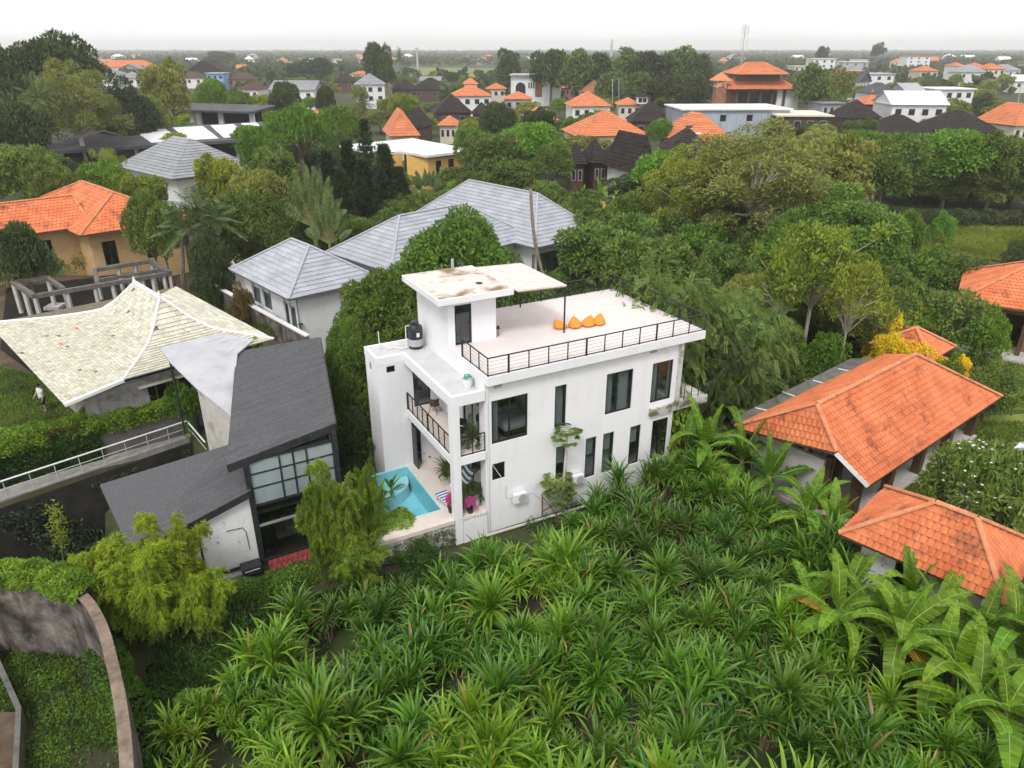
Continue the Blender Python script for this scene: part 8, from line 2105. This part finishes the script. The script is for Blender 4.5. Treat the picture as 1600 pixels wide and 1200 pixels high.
# ------------------------------------------------------------------ the field of strap-leaved plants
poly = [(262, 1420), (272, 1190), (280, 1110), (345, 1065), (420, 1010), (480, 965), (570, 935), (660, 915), (745, 895), (830, 860), (935, 795), (1010, 745), (1075, 715), (1180, 765), (1290, 850), (1330, 905), (1240, 925), (1300, 1000), (1350, 1080), (1430, 1130), (1700, 1190), (1700, 1420)]
FP = [W(x, y, -.35) for x, y in poly]
rgp = random.Random(3); spots = []; tries = 0
hinv = HM.inverted()
while len(spots) < 285 and tries < 60000:
    tries += 1
    x, y = rgp.uniform(-12, 20), rgp.uniform(9.5, 33)
    if not in_poly(np.array([x]), np.array([y]), FP)[0]: continue
    md = 0.84 + 0.012 * (y - 12)
    if any((x - a) ** 2 + (y - b) ** 2 < md * md for a, b in spots): continue
    l = hinv @ Vector((x, y, 0))
    if l.y > -0.55 and l.x > -1.8: continue
    nz1 = math.sin(x * 1.15 + 2.2 * math.sin(y * .5)) + math.sin(y * 1.35 + x * .45)
    if nz1 < -1.05: continue
    # a bare gap in the planting
    if abs(x - W(1130, 1130, -1).x) < .9 and abs(y - W(1130, 1130, -1).y) < .35: continue
    spots.append((x, y))
SETM = {'pandan_leaf': 'deep green', 'pandan_bright': 'light green', 'pandan_dark': 'dark'}
def region(x, y):
    rows = 'near the bottom edge' if y < 15 else ('in the middle rows' if y < 19.5 else ('in the upper rows' if y < 24 else 'beside the villa wall'))
    cols_ = 'left' if x < -3 else ('centre' if x < 3.5 else 'right')
    return rows + ', ' + cols_
for i, (x, y) in enumerate(spots):
    lm, sm = PANDAN[rgp.randrange(len(PANDAN))]
    # dark ones gather in wavy patches and towards the back, bright ones in the front
    f = math.sin(x * .55 + 1) + math.sin(y * .6 + x * .2) + rgp.uniform(-.9, .9) + (0.7 if y < 15 else (-.4 if y > 21 else .1))
    mm = 'pandan_bright' if f > .7 else ('pandan_dark' if f < -1.4 else 'pandan_leaf')
    t = thing('strap_leaf_plant', SETM[mm] + ' strap leaved plant in the field, ' + region(x, y), 'plant', (x, y, GZ), rgp.uniform(0, 6.28), SETM[mm] + ' strap leaved plants, ' + region(x, y))
    s = rgp.uniform(.6, 1.15) * (1.0 + .16 * (math.sin(x * 1.15 + 2.2 * math.sin(y * .5)) + math.sin(y * 1.35 + x * .45))); t.scale = (s, s, s * rgp.uniform(.85, 1.35))
    t.rotation_euler = (rgp.uniform(-.12, .12), rgp.uniform(-.12, .12), t.rotation_euler[2])
    o = bpy.data.objects.new('leaves', lm); C.objects.link(o); o.parent = t; o.material_slots[0].link = 'OBJECT'; o.material_slots[0].material = mat(mm); o['kind'] = 'stuff'
    o = bpy.data.objects.new('stalks', sm); C.objects.link(o); o.parent = t
# low growth under and around the plants
rgu = np.random.default_rng(31)
xs = rgu.uniform(-13, 21, 150000); yv = rgu.uniform(9.5, 33, 150000)
reg_ = [W(x, y, GZ) for x, y in ((215, 1420), (215, 1180), (190, 1080), (175, 985), (330, 960), (560, 860), (720, 855), (1000, 750), (1080, 690), (1350, 800), (1420, 900), (1700, 1000), (1700, 1420))]
ok = in_poly(xs, yv, reg_)
nn = np.sin(xs * 2.1 + np.sin(yv * 1.7) * 2) + np.sin(yv * 2.9 + xs * 1.1); ok &= nn > .35
P_ = np.stack([xs[ok], yv[ok], np.full(ok.sum(), GZ + .03)], 1); uc = carpet('undergrowth', None, P_, np.tile(np.array([0, 0, 1.0]), (len(P_), 1)), .15, .06, 'ivy_leaf', 33, out=.6, lift=.35)
tag(uc, 'low dark leafy undergrowth below the field plants', 'undergrowth')

# ------------------------------------------------------------------ banana plants
BN = [
 (1255, 985, 1.6, 11, .95, 'banana plant at the left end of the front right group', None, 1, 1), (1350, 1030, 2.2, 11, 1.0, 'banana plant behind the left front banana', None, 1, 0), (1400, 1000, 2.2, 11, 1.0, 'banana plant touching the outbuilding eave', None, 2, 0),
 (1500, 1060, 2.5, 12, 1.05, 'banana plant under the middle of the lower orange eave', None, 1, 1), (1590, 1075, 2.7, 12, 1.1, 'banana plant before the right end of the lower orange roof', None, 2, 0), (1440, 1110, 2.3, 12, 1.1, 'banana plant in the middle of the front right group', None, 1, 1), (1500, 1175, 2.2, 12, 1.1, 'banana plant low in the front right group', None, 1, 0),
 # x, y of the base in the photo, stem height, leaves, scale, label, material, upright leaves, yellow leaves
 (1290, 1030, 2.3, 11, 1.1, 'large banana plant in the front right with a hanging yellow leaf', None, 2, 1), (1385, 1075, 2.7, 12, 1.15, 'tall banana plant in front of the lower orange roof', None, 2, 1),
 (1470, 1130, 2.6, 12, 1.15, 'banana plant with broad drooping leaves near the right bottom', None, 1, 0), (1545, 1090, 2.9, 12, 1.15, 'banana plant with one upright leaf before the lower orange roof', None, 3, 0),
 (1615, 1150, 2.8, 11, 1.2, 'banana plant cut by the right edge', None, 2, 0), (1440, 1040, 2.5, 10, 1.0, 'banana plant close to the outbuilding wall', None, 2, 1), (1320, 985, 2.0, 10, .95, 'slender banana plant left of the outbuilding', None, 2, 1),
 (1540, 1200, 2.4, 11, 1.15, 'banana plant lowest in the right corner', None, 1, 0), (1300, 905, 1.3, 8, .85, 'young banana plant below the pavilion column', 'banana_dark', 3, 0),
 (1290, 870, 1.8, 10, 1.05, 'banana plant in front of the pavilion end wall', 'banana_leaf', 4, 1), (1245, 850, 1.7, 10, 1.1, 'banana plant left of the pavilion end wall', 'banana_leaf', 3, 0),
 (1190, 800, 2.0, 10, 1.2, 'banana plant under the left tip of the pavilion roof', 'banana_dark', 4, 0), (1150, 775, 2.0, 10, 1.25, 'bushy banana plant above the field edge', 'banana_dark', 3, 0),
 (1100, 760, 2.3, 11, 1.35, 'broad banana plant right of the villa corner', 'banana_leaf', 3, 0), (1062, 755, 1.9, 9, 1.15, 'banana plant at the right foot of the villa', 'banana_dark', 2, 0), (1215, 765, 1.9, 9, 1.1, 'banana plant against the pavilion wall', 'banana_dark', 3, 0),
 (1120, 700, 2.2, 9, 1.2, 'shaded banana plant behind the villa corner', 'banana_dark', 2, 0), (1140, 555, 2.6, 9, 1.2, 'tall banana plant rising behind the feathery tree', 'banana_leaf', 3, 0), (1180, 600, 1.6, 7, .95, 'banana plant by the dark slab roof', 'banana_dark', 2, 0),
 (1240, 620, 1.1, 7, .8, 'low banana plant behind the slab roof', 'banana_dark', 2, 0), (1420, 500, 2.2, 7, 1.0, 'banana plant with torn dry leaves beside the yellow bush', 'banana_dark', 1, 2),
 (905, 345, 2.6, 9, 1.3, 'banana plant behind the large grey roof, left', 'banana_leaf', 3, 1), (935, 345, 2.8, 9, 1.4, 'banana plant behind the large grey roof, centre', 'banana_leaf', 3, 1), (965, 340, 2.4, 9, 1.3, 'banana plant behind the large grey roof, right', 'banana_leaf', 2, 0),
 (690, 305, 2.4, 8, 1.3, 'pale banana plant left of the large grey roof ridge', 'banana_dark', 2, 1), (800, 318, 2.6, 8, 1.3, 'banana plant above the large grey roof ridge', 'banana_leaf', 2, 0), (60, 455, 2.0, 9, 1.2, 'banana-like plant with a yellow leaf behind the pergola', 'banana_dark', 4, 1), (20, 470, 2.6, 10, 1.5, 'tall dark leaved plant at the left edge before the orange roof', 'banana_dark', 6, 0), (-10, 440, 2.8, 10, 1.5, 'dark leaved plant cut by the left edge', 'banana_dark', 6, 0),
]
for i, (x, y, h, nl, s, lab, m, up_, yl) in enumerate(BN): banana('banana_plant', lab, W(x, y, GZ), h, nl, s, None, m, up_, yellow=yl, seed=500 + i)
hl = thing('hanging_dead_leaf', 'single orange dead banana leaf hanging by the field edge', 'leaf', W(1350, 1095, GZ), 0)
o = bpy.data.objects.new('leaf', LEAVES['banana'][0][0]); C.objects.link(o); o.parent = hl; o.location = (0, 0, 1.5); o.rotation_euler = (0, R(68), 2.2); o.scale = (.5, .6, .5); o.material_slots[0].link = 'OBJECT'; o.material_slots[0].material = mat('banana_yellow')
MB().tube([(0, 0, -.1), (0, 0, 1.55)], .04, 6).build('stalk', 'dead_leaf', hl)
# broad leaved plants by the pool and beside the black house
for i, (x, y, s, n_, h, lab) in enumerate(((600, 815, 1.0, 9, .5, 'broad leaved plant leaning over the pool edge'), (575, 800, 1.1, 10, .8, 'tall broad leaved plant behind the pool'), (585, 745, 1.0, 9, .9, 'broad leaved plant at the villa side block foot'),
        (560, 720, 1.1, 9, 1.0, 'dark broad leaved plant beside the black house corner'), (612, 790, .8, 8, .3, 'low broad leaved plant at the near pool corner'), (545, 690, 1.2, 9, .9, 'broad leaved plant in the gap behind the black house'))):
    banana('heliconia', lab, W(x, y, GZ), h + .7, n_, s, None, 'banana_dark' if i > 2 else 'bright_leaf', 2, cat='plant', rib=False, kind='heliconia', seed=700 + i)
# spiky plants in front of the orange house
for i, x in enumerate((140, 155, 170, 185, 200, 218)):
    t = plant('cordyline', 'spiky_plant', 'pale spiky plant below the orange house wall, ' + ['leftmost', 'second from left', 'third from left', 'third from right', 'second from right', 'rightmost'][i] + ' of the row', 'plant', W(x, 412 - i, .6), 1.7, 1.7, group='spiky plants below the orange house')
# papaya tree before the villa wall
pp_ = thing('papaya_tree', 'slim papaya tree with two leaf clusters against the villa wall', 'tree', W(878, 806, GZ), 0)
b_ = W(878, 806, GZ); hp = WD(884, 672, b_.y).z - GZ
MB().tube([(0, 0, -.2), (.05, 0, hp * .5), (.12, 0, hp - .1)], [.09, .07, .05], 8).build('trunk', 'pale_bark', pp_, smooth=True)
MB().tube([(0.02, 0, .4), (-.2, -.1, 1.2), (-.25, -.1, 1.9)], [.05, .045, .035], 7).build('side_stem', 'pale_bark', pp_, smooth=True)
def papaya_crown(c, n, r, seed):
    rng = np.random.default_rng(seed); pos, ax, nr = [], [], []; mb = MB()
    for i in range(n):
        a = i * 2.4; el = rng.uniform(-.5, .7); e = np.array([math.cos(a) * math.cos(el), math.sin(a) * math.cos(el), math.sin(el)]) * r * rng.uniform(.6, 1.0)
        mb.tube([Vector(c), Vector(c) + Vector(e)], [.012, .008], 4, cap=False)
        for j in range(11):
            t = -1.9 + 3.8 * j / 10; f = np.array([math.cos(a + t), math.sin(a + t), -.25]); pos.append(np.array(c) + e); ax.append(unit(f)); nr.append(np.array([0, 0, 1.0]) + rng.normal(size=3) * .2)
    V, F = leaf_quads(np.array(pos), np.array(ax), unit(np.array(nr)), rng.uniform(.2, .32, len(pos)), rng.uniform(.08, .12, len(pos)))
    o = link('leaf_cluster', mesh_arrays('leaf_cluster', V, F), pp_, 'green_leaf'); o['kind'] = 'stuff'; mb.build('leaf_stalks', 'midrib', pp_)
papaya_crown((.12, 0, hp - .15), 22, .62, 3); papaya_crown((-.25, -.1, 2.0), 34, .72, 4); papaya_crown((-.15, -.1, 1.3), 22, .6, 5)

# ------------------------------------------------------------------ bamboo clumps
for i, (k, x, y, D, w, lab) in enumerate((('bamboo', 250, 800, 22.3, 150, 'tall yellow green bamboo clump in front of the black house wall'), ('bamboo_b', 160, 830, 22.0, 150, 'yellow green bamboo clump left of the tallest one'),
        ('bamboo', 215, 845, 21.2, 170, 'yellow green bamboo clump nearest the curved wall'), ('bamboo_b', 110, 860, 22.2, 110, 'bamboo clump at the end of the curved wall'), ('bamboo_b', 300, 880, 21.3, 110, 'small bamboo clump below the white panel wall'),
        ('bamboo', 512, 724, 25.0, 122, 'drooping green bamboo before the glazed black house front'), ('bamboo_b', 566, 704, 25.8, 62, 'bright bamboo clump between the black house and the pool'), ('bamboo_b', 485, 728, 24.4, 60, 'thin bamboo sprig before the frosted glazing'), ('bamboo_b', 548, 828, 24.3, 120, 'low bamboo clump at the pool wall corner'))):
    t = tree_at(k, 'bamboo', lab, x, y, D, w, None if i < 5 else 'bamboo_dark', cat='bamboo', rot=i * 1.1)
for (x, y, n_, lab) in ((92, 790, 5, 'thin bare bamboo shoot beside the walkway'), ):
    t = thing('bamboo_shoot', lab, 'bamboo', W(100, 880, GZ), 0); mb = MB()
    e = WD(84, 790, W(100, 880, GZ).y) - W(100, 880, GZ); mb.tube([(0, 0, 0), e * .5, e], [.03, .025, .01], 5); mb.build('culm', 'banana_stem', t)
    rng = np.random.default_rng(2); tt = rng.uniform(.3, 1, 400); P_ = np.outer(tt, np.array(e)) + rng.normal(size=(400, 3)) * .16; ax = unit(rng.normal(size=(400, 3)) + np.array([0, 0, -.3])); V, F = leaf_quads(P_, ax, rand_dirs(rng, 400, .6), np.full(400, .2), np.full(400, .035))
    link('foliage', mesh_arrays('foliage', V, F), t, 'bamboo_leaf')
# climbing green on the low walls in front
pts_ = [W(x, y, -.9) for x, y in ((335, 935), (420, 912), (500, 885), (575, 862), (640, 850))]
hedge('ivy_bank', 'ivy covered bank between the black house and the plant field', [(p.x, p.y) for p in pts_], 1.1, .6, GZ, 1900, 'weed_leaf', .12, seed=41, cat='hedge')
hedge('ivy_bank', 'bright ivy mound below the bamboo at the pool corner', [(p.x + .3, p.y + .7) for p in pts_[3:]], 1.6, 1.5, GZ, 2200, 'hedge_leaf', .12, seed=42, cat='hedge')
hedge('hedge', 'bright green clipped hedge on top of the curved wall', [(p.x, p.y) for p in (W(-140, 900, 1.9), W(0, 900, 1.9), W(80, 902, 1.9), W(135, 930, 1.9))], 1.0, .55, 1.75, 1900, 'hedge_leaf', .12, seed=43)
hedge('ivy_strip', 'dark creeper strip along the outside of the curved wall', [(p.x, p.y) for p in (W(150, 985, 0), W(205, 1080, 0), W(222, 1200, 0), W(228, 1330, 0))], 1.0, .8, GZ, 900, 'weed_leaf', .13, seed=44)
hedge('shrub_border', 'hedge of shrubs along the pavilion end wall', [(p.x, p.y) for p in (W(1040, 730, -1), W(1130, 700, -1), W(1160, 690, -1))], 1.6, 1.4, GZ, 900, 'green_leaf', .16, seed=45, cat='bushes')
hedge('shrub_border', 'dark bushes behind the flat slab roof', [(p.x, p.y) for p in (W(1130, 640, 0), W(1250, 575, 0), W(1330, 545, 0))], 1.6, 1.6, GZ, 900, 'ivy_leaf', .16, seed=46, cat='bushes')
hedge('shrub_border', 'dark hedge row under the trees behind the grass field', [(p.x, p.y) for p in (W(1380, 336, 0), W(1500, 336, 0), W(1650, 338, 0))], 3, 1.6, GZ, 300, 'dark_leaf', .3, seed=47, cat='bushes')
hedge('shrub_border', 'shrubs between the large grey roof and the villa deck', [(p.x, p.y) for p in (W(700, 470, 0), W(830, 445, 0), W(960, 430, 0), W(1100, 430, 0))], 3, 2.0, GZ, 420, 'green_leaf', .26, seed=48, cat='bushes')
hedge('shrub_border', 'dark shrubs below the conifers behind the grey pavilion', [(p.x, p.y) for p in (W(400, 385, 0), W(520, 372, 0), W(640, 350, 0))], 4, 3.5, GZ, 420, 'dark_leaf', .26, seed=49, cat='bushes')
hedge('shrub_border', 'shrubs in front of the orange roofed house', [(p.x, p.y) for p in (W(20, 440, 0), W(100, 420, 0), W(240, 405, 0))], 2.6, 1.8, -.2, 420, 'olive_leaf', .22, seed=50, cat='bushes')
hedge('shrub_border', 'green bank right of the parked scooters', [(p.x, p.y) for p in (W(1180, 520, 0), W(1250, 500, 0), W(1360, 520, 0))], 2.6, 1.4, GZ, 520, 'weed_leaf', .2, seed=51, cat='bushes')
# creeper on the mossy pool wall
rng = np.random.default_rng(55); n_ = 1500
u = rng.random(n_); P_ = np.stack([-5.1 + 3.5 * u, np.full(n_, .01), -1.5 + 1.15 * rng.random(n_) ** (1.2 + np.sin(u * 9) * .8)], 1); cpn = carpet('wall_creeper', retain, P_, np.tile(np.array([0, -1.0, 0]), (n_, 1)), .1, .06, 'ivy_leaf', 56, lift=.05)
# lawn blades
def lawn(poly, z, n, m, leaf, name, label, seed):
    rng = np.random.default_rng(seed); Q = [W(x, y, z) for x, y in poly]; x0, x1 = min(q.x for q in Q), max(q.x for q in Q); y0, y1 = min(q.y for q in Q), max(q.y for q in Q)
    xs, ys_ = rng.uniform(x0, x1, n), rng.uniform(y0, y1, n); ok = in_poly(xs, ys_, Q); P_ = np.stack([xs[ok], ys_[ok], np.full(ok.sum(), z)], 1)
    o = carpet(name, None, P_, np.tile(np.array([0, 0, 1.0]), (len(P_), 1)), leaf, leaf * .35, m, seed, out=1.2, lift=.02); tag(o, label, 'grass')
lawn([(0, 690), (152, 665), (110, 640), (60, 590), (-40, 560), (-100, 700)], 0.0, 60000, 'grass_blade', .14, 'lawn_grass', 'mown green lawn beside the cream roofed house', 61)
lawn([(1425, 345), (1425, 395), (1700, 420), (1700, 345)], GZ + .06, 60000, 'field_grass', .35, 'field_grass', 'bright yellow green grass of the field at right', 62)
lawn([(1350, 545), (1500, 640), (1640, 640), (1640, 490), (1480, 510)], GZ + .06, 40000, 'grass_blade', .16, 'lawn_grass', 'garden lawn behind the orange pavilion', 63)
lawn([(1340, 720), (1400, 800), (1640, 900), (1640, 660), (1540, 660)], GZ + .06, 40000, 'grass_blade', .15, 'lawn_grass', 'garden lawn under the frangipani', 64)
rng = np.random.default_rng(91); xs = rng.uniform(-34, -12, 16000); ys_ = rng.uniform(22, 36, 16000); ok = in_poly(xs, ys_, PIT) & (np.sin(xs * 1.3) + np.sin(ys_ * 1.7 + xs) > -.3)
P_ = np.stack([xs[ok], ys_[ok], np.full(ok.sum(), -4.88)], 1); o = carpet('yard_weeds', None, P_, np.tile(np.array([0, 0, 1.0]), (len(P_), 1)), .3, .12, 'conifer_leaf', 92, out=.9, lift=.5); tag(o, 'dark weeds on the floor of the sunken yard', 'weeds')
lawn([(215, 1420), (225, 1180), (215, 1080), (250, 1010), (340, 965), (480, 935), (660, 885), (780, 865), (700, 925), (570, 965), (470, 1010), (370, 1090), (300, 1130), (290, 1420)], GZ + .02, 90000, 'ivy_leaf', .22, 'bank_weeds', 'dark weeds between the ivy bank and the plant field', 65)
# rubble behind the villa side, parked scooters by the lane
rb = thing('rubble_pile', 'small heap of broken brown bricks behind the black house', 'rubble', W(528, 600, GZ), 0)
rr = random.Random(4)
for i in range(26):
    x, y = rr.gauss(0, .7), rr.gauss(0, .9); s = rr.uniform(.1, .28); z = max(0, .5 - .35 * math.hypot(x, y))
    o = MB().box(-s, s, -s * .6, s * .6, -s * .4, s * .4).build('broken_brick', rr.choice(['brick_wall', 'concrete_light', 'wall_coping']), rb); o.location = (x, y, z + s * .3); o.rotation_euler = (rr.uniform(-.6, .6), rr.uniform(-.6, .6), rr.uniform(0, 3))
def scooter(loc, rz, label, m='tank_plastic'):
    t = thing('scooter', label, 'scooter', loc, rz, 'parked scooters')
    for x in (-.6, .6):
        w = MB(); n = 14
        w.lathe([(.19, -.05), (.26, -.05), (.27, 0), (.26, .05), (.19, .05)], n=n); o = w.build('wheel', 'black_metal', t); o.rotation_euler = (math.pi / 2, 0, 0); o.location = (x, 0, .27)
    b = MB(); b.hexa([(-.75, -.14, .35), (-.1, -.16, .22), (-.1, .16, .22), (-.75, .14, .35), (-.85, -.12, .62), (-.1, -.15, .6), (-.1, .15, .6), (-.85, .12, .62)]); b.box(-.1, .35, -.14, .14, .22, .3); b.hexa([(.3, -.16, .25), (.4, -.16, .25), (.4, .16, .25), (.3, .16, .25), (.42, -.2, .8), (.55, -.14, .8), (.55, .14, .8), (.42, .2, .8)]); b.build('body', m, t, bevel=.03)
    MB().box(-.8, -.05, -.13, .13, .63, .72).build('seat', 'black_metal', t, bevel=.03)
    MB().bar((.42, -.33, 1.0), (.42, .33, 1.0), .04).build('handlebar', 'grey_plastic', t); MB().bar((.6, 0, .27), (.43, 0, 1.0), .07).build('fork', 'grey_plastic', t); MB().lathe([(.02, .82), (.08, .86), (.08, .96), (.03, 1.0)], .52, 0, 10).build('headlamp', 'white_plastic', t)
scooter(W(1308, 522, GZ), R(20), 'dark scooter parked by the lane, nearest the yellow bush'); scooter(W(1325, 512, GZ), R(35), 'white scooter parked behind the dark one', 'white_plastic'); scooter(W(1270, 500, GZ), R(10), 'grey scooter half hidden under the sparse tree', 'grey_plastic')
pth = MB().face(*[W(x, y, GZ + .05) for x, y in ((1240, 505), (1370, 560), (1390, 530), (1290, 485))]).build('lane', 'concrete'); pth['kind'] = 'structure'

# ------------------------------------------------------------------ haze: even pale air round the whole scene
hm_ = bpy.data.materials.new('haze'); hm_.use_nodes = True; ht = hm_.node_tree; ht.nodes.clear()
ho = ht.nodes.new('ShaderNodeOutputMaterial'); hv = ht.nodes.new('ShaderNodeVolumePrincipled')
hv.inputs['Color'].default_value = (.98, .985, .99, 1); hv.inputs['Density'].default_value = 0.00026; hv.inputs['Anisotropy'].default_value = 0.2
ht.links.new(hv.outputs[0], ho.inputs['Volume'])
hzb = MB().box(-6200, 6200, -300, 6200, -6.0, 60.0).build('haze', hm_); hzb['kind'] = 'stuff'
